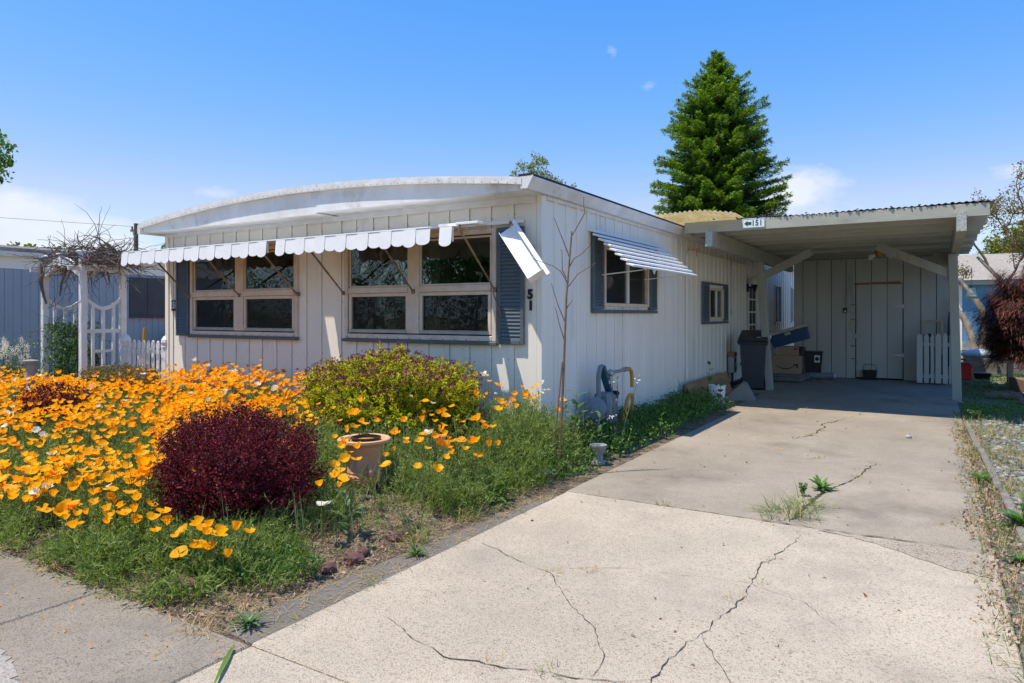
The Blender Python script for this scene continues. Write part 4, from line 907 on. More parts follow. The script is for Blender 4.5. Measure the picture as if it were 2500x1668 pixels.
mb = MB(); mb.tube([(-.14, 0, .27), (-.10, -.08, .16), (0, -.14, .12), (.10, -.08, .16), (.14, 0, .27)], .004, 5); part('handle', mb, 'steel', WB)
# ---- gas meter
GM = thing('gas_meter', 'grey gas meter with blue bracket and yellow pipe on the side wall', 'gas meter', (.23, 1.17, -.12))
mb = MB(); mb.tube([(0, -.28, -.05), (0, -.28, .35)], .028, 10); mb.tube([(0, -.28, .18), (0, -.28, .24)], .04, 10); part('riser', mb, 'meter_grey', GM, 50)
mb = MB(); mb.lathe([(.001, -.05), (.10, -.04), (.125, -.02), (.125, .02), (.10, .035), (.05, .05), (.05, .075), (.001, .08)], 24); rg_ = part('regulator', mb, 'meter_grey', GM, 40, loc=(-.01, -.30, .50), rot=(math.radians(78), 0, math.radians(25)))
mb = MB(); mb.tube([(0, -.28, .35), (0, -.28, .5)], .035, 10); mb.tube([(0, -.24, .5), (.0, -.24, .86), (0, -.20, .95), (0, -.14, .965)], .028, 10); part('inlet_pipe', mb, 'meter_grey', GM, 50)
mb = MB(); mb.box((-.10, -.17, .30), (.10, .02, .66), .03); mb.box((-.085, .021, .27), (.085, .14, .62), .03); part('meter_body', mb, 'meter_grey', GM)
mb = MB(); mb.box((-.09, .12, .57), (.09, .18, .66), .02); part('index_box', mb, 'black_paint', GM); mb = MB(); mb.box((.0905, .125, .585), (.093, .178, .615)); mb.box((.0905, .03, .55), (.093, .10, .575)); part('label_tag', mb, 'paper', GM)
mb = MB(); mb.bar((0, -.16, .97), (0, .06, .66), .09, .05, (0, 0, 1), .01); part('bracket', mb, 'meter_blue', GM)
mb = MB(); mb.tube([(0, .10, .62), (0, .10, .84)], .025, 10); mb.sphere((0, .10, .87), .045, 10, 8); mb.tube([(0, .08, .87), (.0, .62, .885)], .022, 10); mb.tube([(.0, .50, .883), (.0, .60, .885)], .03, 10); part('outlet_pipe', mb, 'steel', GM, 50)
mb = MB(); mb.tube([(0, .60, .885), (.0, .70, .88), (0, .76, .84), (0, .78, .76), (0, .78, .64)], .024, 10); part('yellow_hose', mb, 'pipe_yellow', GM, 50)
mb = MB(); mb.tube([(0, .78, .20), (0, .80, .5), (.02, .74, .55), (.03, .62, .56), (.02, .56, .50), (0, .56, .38), (0, .50, .28), (.0, .48, .22), (0, .56, .12)], .022, 10); part('yellow_hose', mb, 'pipe_yellow', GM, 50)
# ---------------------------------------------------------------- flower bed ground
def fbm(x, y, s=1.0, o=0.0):
    return (np.sin(x*1.7*s+o)*np.cos(y*2.3*s-o*1.3)+.6*np.sin(x*4.1*s-1.2+o)*np.sin(y*3.7*s+.7)+.4*np.cos(x*8.3*s+y*6.1*s+o))/2.0
def sstep(a, b, x): t = np.clip((x-a)/(b-a), 0, 1); return t*t*(3-2*t)
def bed_z(x, y):
    e = sstep(0, .55, y+4.36)*sstep(0, .5, .74-x)
    return -.012+e*(.055+.045*sstep(-4.2, -1, y)+.016*fbm(x, y, 2))
X = np.linspace(-16, .74, 140); Y = np.linspace(-4.352, .03, 70); gx, gy = np.meshgrid(X, Y)
gz = bed_z(gx, gy); nx, ny = len(X), len(Y); mb = MB()
mb.v = [tuple(v) for v in np.stack([gx, gy, gz], -1).reshape(-1, 3)]; mb.f = [(j*nx+i, j*nx+i+1, (j+1)*nx+i+1, (j+1)*nx+i) for j in range(ny-1) for i in range(nx-1)]
struct('flower_bed', mb, 'bed_soil', smooth=180)
mb = MB(); mb.prism([(-.03, .031), (.745, .031), (.745, -1.22), (.93, -1.20), (.93, 4.5), (.55, 7.3), (-.03, 7.3)], lambda a, b, t: (a, b, t), -.08, -.008); struct('side_bed', mb, 'bed_soil')
def camdist(x, y): 
    dx, dy = x-CAM[0], y-CAM[1]; return -dx*math.sin(YAW)+dy*math.cos(YAW)
def inview(x, y, m=.30):
    dx, dy = x-CAM[0], y-CAM[1]; d = -dx*math.sin(YAW)+dy*math.cos(YAW); X_ = dx*math.cos(YAW)+dy*math.sin(YAW)
    return (X_/np.maximum(d, .1) > -.7396-m) & (X_/np.maximum(d, .1) < .7396+m) & (d > .5)
BARB = (-.47, -3.34, .60, .50); SPI = (-1.30, -.98, 1.0, .75)
def inell(x, y, e, k=1.0): return ((x-e[0])/(e[2]*k))**2+((y-e[1])/(e[3]*k))**2 < 1
# ---------------------------------------------------------------- poppy foliage
def foliage_h(x, y):
    h = .30+.10*sstep(-4.1, -2.2, y)+.06*fbm(x, y, 1.3, 2)
    h *= .50+.50*sstep(-4.25, -3.0, y); h = h*(1+.22*fbm(x, y, 5.5, 1.7))
    h = h+.14*sstep(-1.5, -.7, y)*sstep(-.9, -.3, x); h = h*(1-.42*sstep(-5.9, -6.6, x)*sstep(-1.6, -.9, y))
    return h*(1-.40*sstep(-.8, .4, x)*sstep(-.9, -1.6, y))
N = 122000
NC = 3600; pcx = RNG.uniform(-12.5, .62, NC); pcy = RNG.uniform(-4.25, -.05, NC); pcy[:450] = RNG.uniform(-4.30, -3.5, 450); pcx[:450] = RNG.uniform(-4.6, .35, 450); pcx[450:540] = RNG.uniform(-.1, .62, 90); pcy[450:540] = RNG.uniform(-2.4, -.4, 90); pci = RNG.integers(0, NC, N); prr = np.abs(RNG.normal(0, .085, N)); paz = RNG.uniform(0, 2*np.pi, N)
px = pcx[pci]+prr*np.cos(paz); py = np.maximum(pcy[pci]+prr*np.sin(paz), -4.36); pvar = RNG.uniform(.5, 1.35, NC)[pci]
dirt = sstep(.0, .3, px)*sstep(-2.1, -2.5, py)*sstep(-3.9, -3.5, py)            # bare strawy patch by the edge
front = sstep(-.1, .6, px)*sstep(-3.3, -3.7, py)*.8
keep = inview(px, py) & ~inell(px, py, BARB, .92) & ~inell(px, py, SPI, .85) & (RNG.random(N) > dirt*.93) & (RNG.random(N) > front*.75)
keep &= (fbm(px, py, 3.3, 5.0)+.5*fbm(px, py, 7.1, 2.0) > -.62+.5*sstep(-3.6, -4.1, py))
keep &= (RNG.random(N) < np.clip(3.2/np.maximum(camdist(px, py), 1)**.55, 0, 1)) & ((px+.14)**2+(py+2.5)**2 > .085)
px, py, paz, prr, pvar = px[keep], py[keep], paz[keep], prr[keep], pvar[keep]; n = len(px); print('fronds', n)
h = foliage_h(px, py)*pvar*(1-1.6*np.minimum(prr, .25)); z0 = bed_z(px, py)
P = np.stack([px, py, z0+h*RNG.uniform(0, .72, n)], 1); az = paz+RNG.normal(0, .6, n)
L = RNG.uniform(.09, .20, n)*(.7+h); lean = RNG.uniform(.15, 1.25, n)
B = blades(P, az, lean, L, RNG.uniform(.003, .006, n), .6)
me = grids('poppy_foliage', B, BLADEQ4); obj('poppy_foliage', me, 'poppy_leaf', kind='stuff', label='feathery green poppy foliage filling the flower bed', cat='foliage')
# leaflets along each frond
k = 7; t = RNG.uniform(.25, 1, (n, k)); idx = np.clip((t*3).astype(int), 0, 2); fr = t*3-idx
mid = np.stack([(B[:, 0]+B[:, 1])/2, (B[:, 2]+B[:, 3])/2, (B[:, 4]+B[:, 5])/2, B[:, 6]], 1)
ii = np.arange(n)[:, None]; base = mid[ii, idx]*(1-fr[..., None])+mid[ii, idx+1]*fr[..., None]
D = nrm(mid[ii, idx+1]-mid[ii, idx])*.8+rdir(n*k).reshape(n, k, 3)*.9; D = nrm(D).reshape(-1, 3); base = base.reshape(-1, 3)
LL = RNG.uniform(.022, .052, n*k); S = nrm(np.cross(D, rdir(n*k)))*RNG.uniform(.0026, .0052, n*k)[:, None]
V = np.stack([base-S, base+S, base+D*LL[:, None]+S*.2], 1)
obj('poppy_leaflets', polys('poppy_leaflets', V), 'poppy_leaf', kind='stuff', label='fine lacy poppy leaflets among the stems', cat='foliage')
# ---------------------------------------------------------------- poppies
def petal_mesh(R, cup, ruf, seed):
    rg = random.Random(seed); V = [(0, 0, 0)]; F = []
    cols, rows = 5, 3
    for r in range(1, rows+1):
        v = r/rows
        for c in range(cols):
            u = -1+2*c/(cols-1); a = math.radians(56)*u*(v**.35)*.95
            rr = R*(v**.9)*(1-.10*u*u*v)*(1+rg.uniform(-.04, .04)); zz = R*cup*(v**1.7)+rg.uniform(-ruf, ruf)*R*v-.06*R*u*u*v
            V.append((rr*math.cos(a), rr*math.sin(a), zz))
    for c in range(cols-1): F.append((0, 1+c, 2+c))
    for r in range(rows-1):
        for c in range(cols-1):
            a = 1+r*cols+c; F += [(a, a+cols, a+cols+1), (a, a+cols+1, a+1)]
    return V, F
PV = [petal_mesh(.044, c, .10, i) for i, c in enumerate((.22, .34, .48, .64, .85, 1.2))]+[petal_mesh(.026, 1.7, .06, 8), petal_mesh(.034, 1.25, .10, 9)]
def flower_arrays(i, seed):
    rg = random.Random(seed); V = []; F = []
    for k in range(4):
        v, f = PV[(i+(k % 2)) % 6 if i < 6 else i]; a = k*math.pi/2+rg.uniform(-.12, .12); ca, sa = math.cos(a), math.sin(a); o = len(V)
        V += [(x*ca-y*sa, x*sa+y*ca, z+(.002 if k % 2 else 0)) for x, y, z in v]; F += [tuple(q+o for q in t) for t in f]
    return np.array(V, dtype=np.float32), np.array(F, dtype=np.int32)
FL = [flower_arrays((0, 1, 2, 3, 4, 5, 6, 7, 1, 2, 3, 4)[i], i) for i in range(12)]
# where they bloom
fl = []   # x, y, z, kind(zone)
def clump(x, y): return fbm(x, y, 1.15, .5)+.6*fbm(x, y, 2.9, 3.1)
M_ = 17000
qx = RNG.uniform(-11.5, -.7, M_); qy = RNG.uniform(-4.15, -.12, M_)
dens = np.clip(.62+.62*clump(qx, qy), 0.06, 1)*(.45+.55*sstep(-4.0, -3.2, qy))*(1-.55*sstep(-1.9, -1.1, qx))*(1-.6*sstep(-6, -10, qx))
ok = inview(qx, qy, .30) & ~inell(qx, qy, BARB, 1.12) & ~inell(qx, qy, SPI, 1.0) & (RNG.random(M_) < dens*.64)
# keep clear around the arbour
ok &= ~((qx < -7.75) & (qx > -9.2) & (qy > -.75))
for x, y in zip(qx[ok], qy[ok]): fl.append((x, y, 'mass'))
print('mass flowers', len(fl))
def cluster(cx, cy, sx, sy, n, zone, zadd=0):
    for _ in range(n): fl.append((random.gauss(cx, sx), random.gauss(cy, sy), zone))
random.seed(77)
cluster(-.02, -.62, .20, .16, 34, 'corner'); cluster(-.35, -1.25, .25, .25, 9, 'corner'); cluster(.25, -1.5, .16, .2, 8, 'edge')
cluster(-.05, -1.95, .22, .15, 9, 'edge'); cluster(.15, -2.35, .08, .1, 4, 'edge'); cluster(-.55, -2.15, .18, .12, 9, 'urn')
cluster(.20, -4.02, .13, .07, 16, 'corner_front'); cluster(-.20, -4.0, .15, .06, 6, 'corner_front'); cluster(-.72, -3.78, .14, .10, 16, 'tall'); cluster(-1.15, -3.75, .22, .14, 30, 'front'); cluster(-1.85, -3.72, .35, .22, 50, 'front'); cluster(-1.5, -4.08, .35, .09, 14, 'front'); cluster(.40, -3.28, .06, .08, 4, 'urn'); cluster(.30, -2.75, .12, .2, 6, 'edge'); cluster(.38, -1.95, .10, .2, 14, 'edge'); cluster(-.1, -1.7, .25, .25, 14, 'edge'); cluster(-2.4, -3.95, .4, .14, 26, 'front'); cluster(-1.5, -4.14, .45, .06, 26, 'front'); cluster(-2.6, -4.14, .5, .07, 26, 'front'); cluster(-.75, -4.10, .2, .07, 9, 'front')
cluster(.05, -2.95, .08, .1, 4, 'urn'); cluster(-.25, -2.6, .1, .08, 3, 'urn')
fl = [f for f in fl if f[1] > -4.28 and f[0] < .62]
fl.sort(key=lambda f: camdist(f[0], f[1]))
ZL = {'corner_front': ('orange poppy on a tall stem over the bed corner', 'poppies over the bed corner'), 'tall': ('orange poppy rising on the left side of the dark red bush', 'poppies left of the red bush'), 'mass': ('orange poppy in the dense mass below the front windows', 'poppies massed below the front windows'),
      'corner': ('orange poppy in the clump at the front right house corner', 'poppies at the house corner'),
      'edge': ('orange poppy in the sparse bed edge beside the driveway', 'poppies along the driveway edge'),
      'urn': ('orange poppy beside the terracotta urn', 'poppies around the urn'),
      'front': ('orange poppy in front of the dark red bush by the sidewalk', 'poppies in front of the red bush')}
STUFF = []; STEMS = []
petals = []
for v, f in PV:
    me = bpy.data.meshes.new('petal'); me.from_pydata(v, [], f); me.materials.append(MATS['poppy_petal']); petals.append(me)
    for p in me.polygons: p.use_smooth = True
petc = []
for me in petals: c = me.copy(); c.materials.clear(); c.materials.append(MATS['poppy_cream']); petc.append(c)
stem_me = []
for s in range(5):
    mb = MB(); mb.tube([(0, 0, 0), (.01*(s-2), .006, .5), (0, 0, 1)], [.0022, .0019, .0016], 4, False); me = mb.mesh('stem'); me.materials.append(MATS['stem_green']); stem_me.append(me)
whole = []
for i in range(12):
    V, F = FL[i]; V = V.copy(); rg = random.Random(i+50); tl = Matrix.Rotation(rg.uniform(.0, .5), 3, 'X') @ Matrix.Rotation(rg.uniform(0, 6), 3, 'Z')
    V = V @ np.array(tl.transposed()); L_ = .22; b = Vector((rg.uniform(-.04, .04), rg.uniform(-.04, .04), -L_))
    sv = []; sf = []; o = len(V); pts = [b, b*.45+Vector((rg.uniform(-.01, .01), 0, 0)), Vector((0, 0, 0))]
    for j, p in enumerate(pts): sv += [(p.x+.0018*math.cos(a), p.y+.0018*math.sin(a), p.z) for a in (0, 2.1, 4.2)]
    for j in range(2):
        for q in range(3): sf.append((o+j*3+q, o+j*3+(q+1) % 3, o+(j+1)*3+(q+1) % 3, o+(j+1)*3+q))
    for cream in (0, 1):
        me = bpy.data.meshes.new('poppy'); me.from_pydata([tuple(v) for v in V]+sv, [], [tuple(f) for f in F]+sf)
        me.materials.append(MATS['poppy_cream' if cream else 'poppy_petal']); me.materials.append(MATS['stem_green'])
        for p in me.polygons: p.use_smooth = True; p.material_index = 1 if p.index >= len(F) else 0
        whole.append(me)
ind = 0; stV = []; stF = []; stC = []; off = 0; stS = []; stR = []
random.seed(9)
for n_, (x, y, zone) in enumerate(fl):
    gz_ = float(bed_z(x, y)); hh = float(foliage_h(np.float64(x), np.float64(y))); 
    up = {'mass': random.uniform(-.02, .13), 'corner': random.uniform(-.04, .17), 'edge': random.uniform(.05, .2), 'urn': random.uniform(.06, .26), 'corner_front': random.uniform(.06, .20), 'tall': random.uniform(.12, .30), 'front': random.uniform(.0, .17)}[zone]
    if zone == 'mass' and y > -1.2 and -5.5 < x < -2.2: up += random.uniform(0, .16)
    z = gz_+hh+up; cream = random.random() < (.03 if zone == 'mass' else .01) or (zone == 'corner' and random.random() < .1)
    sc = random.uniform(.48, .90)*(1.2 if zone in ('corner_front', 'tall', 'urn', 'front', 'edge') else 1); rz = random.uniform(0, 6.28)
    if ind < 300:
        ind += 1; lab, grp = ZL[zone]
        if cream: lab, grp = lab.replace('orange', 'cream white'), 'cream white '+grp
        if n_ < 90:
            r = thing('poppy', lab, 'flower', (x, y, gz_), 0, grp)
            hgt = z-gz_; lx, ly = random.gauss(0, .05), random.gauss(0, .05)
            s = obj('stem', random.choice(stem_me), None, r); s.matrix_local = Matrix(((1, 0, lx, 0), (0, 1, ly, 0), (0, 0, hgt, 0), (0, 0, 0, 1)))
            tilt = Matrix.Translation((lx, ly, hgt)) @ Matrix.Rotation(rz, 4, 'Z') @ Matrix.Rotation(random.uniform(0, .55), 4, 'X') @ Matrix.Scale(sc*1.05, 4)
            i = random.randrange(8)
            for k in range(4):
                p = obj('petal', (petc if cream else petals)[(i+k % 2) % 6 if i < 6 else i], None, r); p.matrix_local = tilt @ Matrix.Rotation(k*math.pi/2+random.uniform(-.1, .1), 4, 'Z') @ Matrix.Translation((0, 0, .002*(k % 2)))
        else:
            o = obj('poppy', whole[random.randrange(12)*2+(1 if cream else 0)], None, None, loc=(x, y, z), rot=(0, 0, rz), label=lab, cat='flower', group=grp); o.scale = (sc, sc, sc)
    else:
        V, F = FL[random.randrange(12)]; R = Matrix.Rotation(rz, 3, 'Z') @ Matrix.Rotation(random.uniform(0, .5), 3, 'X')
        V = (V @ np.array(R.transposed()))*sc+np.array((x, y, z)); (stV if not cream else stR).append((V, F)); stS.append((x, y, z, gz_))
def merge(name, L, m, **k):
    V = np.concatenate([v for v, f in L]); o = 0; FF = []
    for v, f in L: FF.append(f+o); o += len(v)
    F = np.concatenate(FF).astype(np.int32); me = bpy.data.meshes.new(name); me.vertices.add(len(V)); me.vertices.foreach_set('co', V.astype(np.float32).reshape(-1))
    me.loops.add(len(F)*3); me.loops.foreach_set('vertex_index', F.reshape(-1)); me.polygons.add(len(F)); me.polygons.foreach_set('loop_start', np.arange(0, len(F)*3, 3, dtype=np.int32))
    me.polygons.foreach_set('use_smooth', np.ones(len(F), dtype=bool)); me.update(calc_edges=True); return obj(name, me, m, **k)
print('stuff flowers', len(stV))
merge('distant_poppies', stV, 'poppy_petal', kind='stuff', label='orange poppies massed at the back of the flower bed', cat='flowers')
if stR: merge('distant_cream_poppies', stR, 'poppy_cream', kind='stuff', label='cream white poppies scattered at the back of the flower bed', cat='flowers')
A = np.array(stS); n = len(A); az = RNG.uniform(0, 6.28, n)
B = blades(np.stack([A[:, 0]+RNG.normal(0, .03, n), A[:, 1]+RNG.normal(0, .03, n), A[:, 2]-.26], 1), az, .08, .26, .004, .1)
obj('poppy_stems', grids('poppy_stems', B, BLADEQ4), 'stem_green', kind='stuff', label='thin green stems under the far poppies', cat='stems')
# bare seed stalks standing among the blooms
n = 3200; sx = RNG.uniform(-8, .6, n); sy = RNG.uniform(-4.1, -.1, n); kp = inview(sx, sy) & ~inell(sx, sy, BARB, 1.1) & ~inell(sx, sy, SPI, 1.0); sx, sy = sx[kp], sy[kp]; n = len(sx)
B = blades(np.stack([sx, sy, bed_z(sx, sy)+foliage_h(sx, sy)*.6], 1), RNG.uniform(0, 6.28, n), RNG.uniform(.05, .5, n), RNG.uniform(.15, .34, n), .005, .3)
obj('seed_stalks', grids('seed_stalks', B, BLADEQ4), 'stem_green', kind='stuff', label='thin seed stalks rising through the poppies', cat='stems')
# small dark-leaved plants in the mass
# ---------------------------------------------------------------- bushes
def bush(name, label, c, rad, ntw, nlf, LL, m, lump=.10, zcut=0, up=.4, extra=None, group=None, twl=(.05, .11), cat='bush'):
    r = thing(name, label, cat, (c[0], c[1], 0), 0, group)
    d = rdir(ntw, -.75); amp = 1+lump*(np.sin(d[:, 0]*7+1)*np.cos(d[:, 1]*6)+.6*np.sin(d[:, 2]*9+d[:, 0]*5))
    s = amp*RNG.uniform(.80, 1.0, ntw); P = d*np.array(rad)*s[:, None]; P[:, 2] += c[2]; P = P[P[:, 2] > zcut]; n = len(P); d = nrm(P-np.array((0, 0, c[2]*.6)))
    td = nrm(d+np.array((0, 0, up))+RNG.normal(0, .22, (n, 3))); tl = RNG.uniform(*twl, n)
    t = RNG.random((n, nlf)); base = P[:, None]+td[:, None]*(t*tl[:, None])[..., None]
    D = nrm(td[:, None]*.55+rdir(n*nlf).reshape(n, nlf, 3)).reshape(-1, 3); base = base.reshape(-1, 3); nn = len(base)
    Lf = RNG.uniform(LL[0], LL[1], nn); V = leaves(base, D, Lf, Lf*RNG.uniform(.42, .6, nn))
    part('foliage', grids('foliage', V, LEAFQ), m, r)
    # inner leaves and branches so that the bush has a body
    ni = ntw*3; di = rdir(ni, -.6)*(RNG.random(ni)**.4)[:, None]*.82*np.array(rad); di[:, 2] += c[2]; di = di[di[:, 2] > zcut*.5]; ni = len(di)
    V = leaves(di, rdir(ni), RNG.uniform(LL[0], LL[1], ni)*1.3, RNG.uniform(LL[0], LL[1], ni)*.8); part('inner_foliage', grids('inner_foliage', V, LEAFQ), m, r)
    mb = MB(); 
    for i in range(16):
        a = random.uniform(0, 6.28); e = random.uniform(.3, .95); q = Vector((math.cos(a)*rad[0]*e*.8, math.sin(a)*rad[1]*e*.8, c[2]+rad[2]*math.sqrt(max(0, 1-e*e))*.7)); mb.tube([(math.cos(a)*.06, math.sin(a)*.06, -.02), q*.5+Vector((0, 0, .02)), q], [.012, .008, .004], 5)
    part('stems', mb, 'twig', r); return r, P, td, tl
BB1 = bush('barberry_bush', 'rounded dark red barberry bush in front of the poppies', (-.47, -3.34, .40), (.53, .45, .345), 4800, 11, (.011, .021), 'barberry_leaf', .16, .02, .55, twl=(.04, .15))
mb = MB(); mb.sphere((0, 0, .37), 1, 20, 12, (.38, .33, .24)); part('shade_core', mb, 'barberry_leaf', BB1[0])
bush('barberry_bush', 'small dark red barberry bush at the left edge of the poppies', (-4.62, -2.55, .42), (.40, .32, .24), 700, 10, (.016, .026), 'barberry_leaf', .1, .2, .5)
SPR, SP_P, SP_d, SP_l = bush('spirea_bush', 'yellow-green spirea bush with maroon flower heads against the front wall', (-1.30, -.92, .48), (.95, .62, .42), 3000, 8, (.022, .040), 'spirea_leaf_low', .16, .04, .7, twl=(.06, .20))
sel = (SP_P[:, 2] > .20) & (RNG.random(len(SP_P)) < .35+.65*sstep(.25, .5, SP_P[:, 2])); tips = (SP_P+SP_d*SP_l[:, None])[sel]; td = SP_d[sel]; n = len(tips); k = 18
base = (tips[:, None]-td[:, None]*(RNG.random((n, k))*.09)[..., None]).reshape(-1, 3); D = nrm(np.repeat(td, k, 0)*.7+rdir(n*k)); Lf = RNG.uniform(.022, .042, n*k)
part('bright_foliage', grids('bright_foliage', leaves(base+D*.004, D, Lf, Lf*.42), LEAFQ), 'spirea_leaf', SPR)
# maroon flat flower heads
hd = np.flatnonzero(RNG.random(len(SP_P)) < np.where(SP_P[:, 2] > .60, .46, .15)); hd = hd[SP_P[hd, 2] > .25]; c = SP_P[hd]+SP_d[hd]*(SP_l[hd]+.022)[:, None]; n = len(c); k = 26
o = rdir(n*k).reshape(n, k, 3)*np.array((1, 1, .35))*RNG.uniform(.02, .052, (n, 1, 1)); q = (c[:, None]+o).reshape(-1, 3)
D = nrm(o.reshape(-1, 3)+np.array((0, 0, .02))+rdir(n*k)*.02); part('flower_heads', grids('flower_heads', leaves(q, D, .016, .014), LEAFQ), 'spirea_bloom', SPR)
pk = c[RNG.choice(n, 7)]; q = (pk[:, None]+rdir(7*40).reshape(7, 40, 3)*.022).reshape(-1, 3); part('pink_blooms', grids('pink_blooms', leaves(q, rdir(280), .012, .01), LEAFQ), 'spirea_pink', SPR)
bush('bronze_shrub', 'low bronze and olive shrub among the poppies near the arbor', (-5.9, -1.15, .50), (.65, .42, .22), 900, 9, (.02, .03), 'bronze_leaf', .12, .2, .6)
# ---------------------------------------------------------------- weeds and small plants
def strip_leaf(p, az, lean, L, w, droop, jag=0, segs=7):
    d = Vector((math.cos(az), math.sin(az), 0)); s = Vector((-math.sin(az), math.cos(az), 0)); cur = Vector(p); a = lean; vs = []; 
    for i in range(segs+1):
        t = i/segs; ww = w*math.sin(math.pi*min(1, .12+.88*t)**.8)*.5 if i < segs else .0
        if jag: ww *= (1-jag*(i % 2))
        nrm_ = d*math.cos(a)-Vector((0, 0, 1))*math.sin(a)*0
        vs += [cur+s*ww+Vector((0, 0, ww*.25)), cur, cur-s*ww+Vector((0, 0, ww*.25))]
        cur = cur+(d*math.sin(a)+Vector((0, 0, 1))*math.cos(a))*(L/segs); a += droop/segs
    fs = []
    for i in range(segs): o = i*3; fs += [(o, o+3, o+4, o+1), (o+1, o+4, o+5, o+2)]
    return vs, fs
def plant(name, label, loc, stems, m='weed_leaf', group=None, cat='weed', seed=0, stem_m='stem_green', flowers=None):
    """stems: list of (height, lean, az, nleaf, leafL, leafW, droop, jag, base rosette?)"""
    rs = random.Random(seed); r = thing(name, label, cat, loc, rs.uniform(0, 6.28), group); lv = MB(); sm = MB(); tops = []
    for (h, ln, az, nl, LL, Wd, dr, jg) in stems:
        q = Vector((math.sin(ln)*math.cos(az), math.sin(ln)*math.sin(az), math.cos(ln)))*h; mid = q*.5+Vector((rs.uniform(-.02, .02), rs.uniform(-.02, .02), 0))
        if h > .04: sm.tube([(0, 0, 0), mid, q], [.007*max(.5, h*1.6), .005*max(.5, h*1.6), .002], 5)
        tops.append(q)
        for i in range(nl):
            t = .12+.88*i/max(1, nl-1) if h > .04 else 0; p = mid.lerp(q, t*2-1) if t > .5 else mid*(t*2)
            a = i*2.4+rs.uniform(-.3, .3); sc = (1-.5*t) if h > .04 else rs.uniform(.7, 1.1)
            lv.add(*strip_leaf(p, a, rs.uniform(.5, 1.1) if h > .04 else rs.uniform(.5, 1.35), LL*sc, Wd*sc, dr*rs.uniform(.6, 1.2), jg, 8 if jg else 5))
    part('leaves', lv, m, r, 40)
    if sm.v: part('stem', sm, stem_m, r, 60)
    if flowers:
        fm, fr, fn = flowers; mb = MB()
        for q in tops:
            for j in range(fn): mb.sphere(q+Vector((rs.gauss(0, .02), rs.gauss(0, .02), rs.gauss(0, .02))), fr*rs.uniform(.6, 1.2), 6, 5)
        part('seed_heads', mb, fm, r, 60)
    return r
def tuft(name, label, loc, n, L, w, m='grass_green', spread=.05, lean=(.1, .9), group=None, curve=.7, cat='grass tuft', dry=0):
    r = thing(name, label, cat, loc, 0, group); 
    P = np.stack([RNG.normal(0, spread, n), RNG.normal(0, spread, n), np.full(n, -.01)], 1); az = np.arctan2(P[:, 1], P[:, 0])+RNG.normal(0, .7, n)
    B = blades(P, az, RNG.uniform(*lean, n), RNG.uniform(L*.45, L, n), RNG.uniform(w*.6, w, n), curve); part('blades', grids('blades', B, BLADEQ4), m, r)
    if dry:
        P = P[:dry]; B = blades(P, RNG.uniform(0, 6.28, dry), RNG.uniform(.5, 1.4, dry), RNG.uniform(L*.3, L*.7, dry), w, .6); part('dry_blades', grids('dry_blades', B, BLADEQ4), 'grass_dry', r)
    return r
R_ = lambda *a: list(a)
plant('sow_thistle', 'tall prickly sow thistle with jagged leaves in front of the house corner', (.47, -.20, 0), [(.66, .05, 0, 15, .30, .12, 1.0, .45), (.36, .4, 2, 9, .24, .09, .9, .45)], 'thistle_leaf', seed=1)
plant('sow_thistle', 'sow thistle with jagged leaves growing over the small white pot', (.62, -.02, 0), [(.42, .12, 1, 10, .22, .085, 1.0, .45), (.2, .5, 4, 6, .16, .07, .9, .45)], 'thistle_leaf', seed=2)
plant('fleabane', 'tall branching weed with white seed heads beside the gas meter', (.66, .42, 0), [(.78, .25, .4, 8, .08, .03, .6, .4), (.72, .05, 2, 8, .08, .03, .6, .4), (.80, .3, 5.4, 8, .08, .03, .6, .4), (.45, .5, 3.4, 6, .08, .03, .6, .4)], 'weed_leaf', seed=3, stem_m='twig', flowers=('flower_cream', .0065, 9))
for i, (x, y, h) in enumerate(((.62, 1.1, .22), (.55, 1.7, .3), (.45, 2.3, .28), (.62, 2.6, .25), (.40, 3.0, .34), (.58, 3.35, .3), (.36, 3.7, .36), (.52, 4.1, .28), (.68, .55, .24), (.78, .25, .22))):
    plant('leafy_weed', ['low leafy green weed', 'bushy leafy weed', 'loose leafy weed'][i % 3]+' in the narrow bed along the white side wall', (x, y, 0), [(h*random.uniform(.9, 1.5), random.uniform(.1, .6), random.uniform(0, 6.28), 9, .09, .028, .9, .3) for _ in range(6)], 'broad_leaf' if i % 2 else 'weed_leaf', 'weeds along the side wall', seed=10+i)
for i, (x, y, h) in enumerate(((.30, -1.35, .34), (.05, -1.05, .42), (.42, -.75, .36), (-.25, -1.6, .30), (.20, -1.85, .28))):
    plant('tall_weed', ['tall leafy weed behind the garden stake', 'tallest leafy weed at the house corner clump', 'leafy weed in front of the bare sapling', 'leafy weed beside the wooden bird ornament', 'bushy weed between urn and driveway'][i], (x, y, .03), [(h*random.uniform(.8, 1.3), random.uniform(.05, .4), random.uniform(0, 6.28), 11, .10, .022, .8, .3) for _ in range(6)], 'weed_leaf' if i % 2 else 'grass_green', seed=90+i)
plant('young_sunflower', 'seedling with broad pale leaves beside the white bucket', (.66, 4.55, 0), [(.50, .06, 1, 6, .16, .12, .8, 0)], 'weed_leaf', seed=31)
plant('young_sunflower', 'leafy seedling behind the white bucket', (.38, 5.0, 0), [(.62, .05, 2, 7, .16, .12, .7, 0), (.3, .3, 0, 4, .14, .1, .8, 0)], 'broad_leaf', seed=32)
plant('young_sunflower', 'small seedling with flat pale leaves at the driveway edge', (.80, 1.45, 0), [(.27, .04, 1, 5, .13, .08, .8, 0)], 'weed_leaf', seed=33)
plant('young_sunflower', 'smaller leafy seedling beside the flat-leaved one at the driveway edge', (.72, 1.05, 0), [(.18, .1, 2, 6, .09, .05, .9, .2)], 'weed_leaf', seed=34)
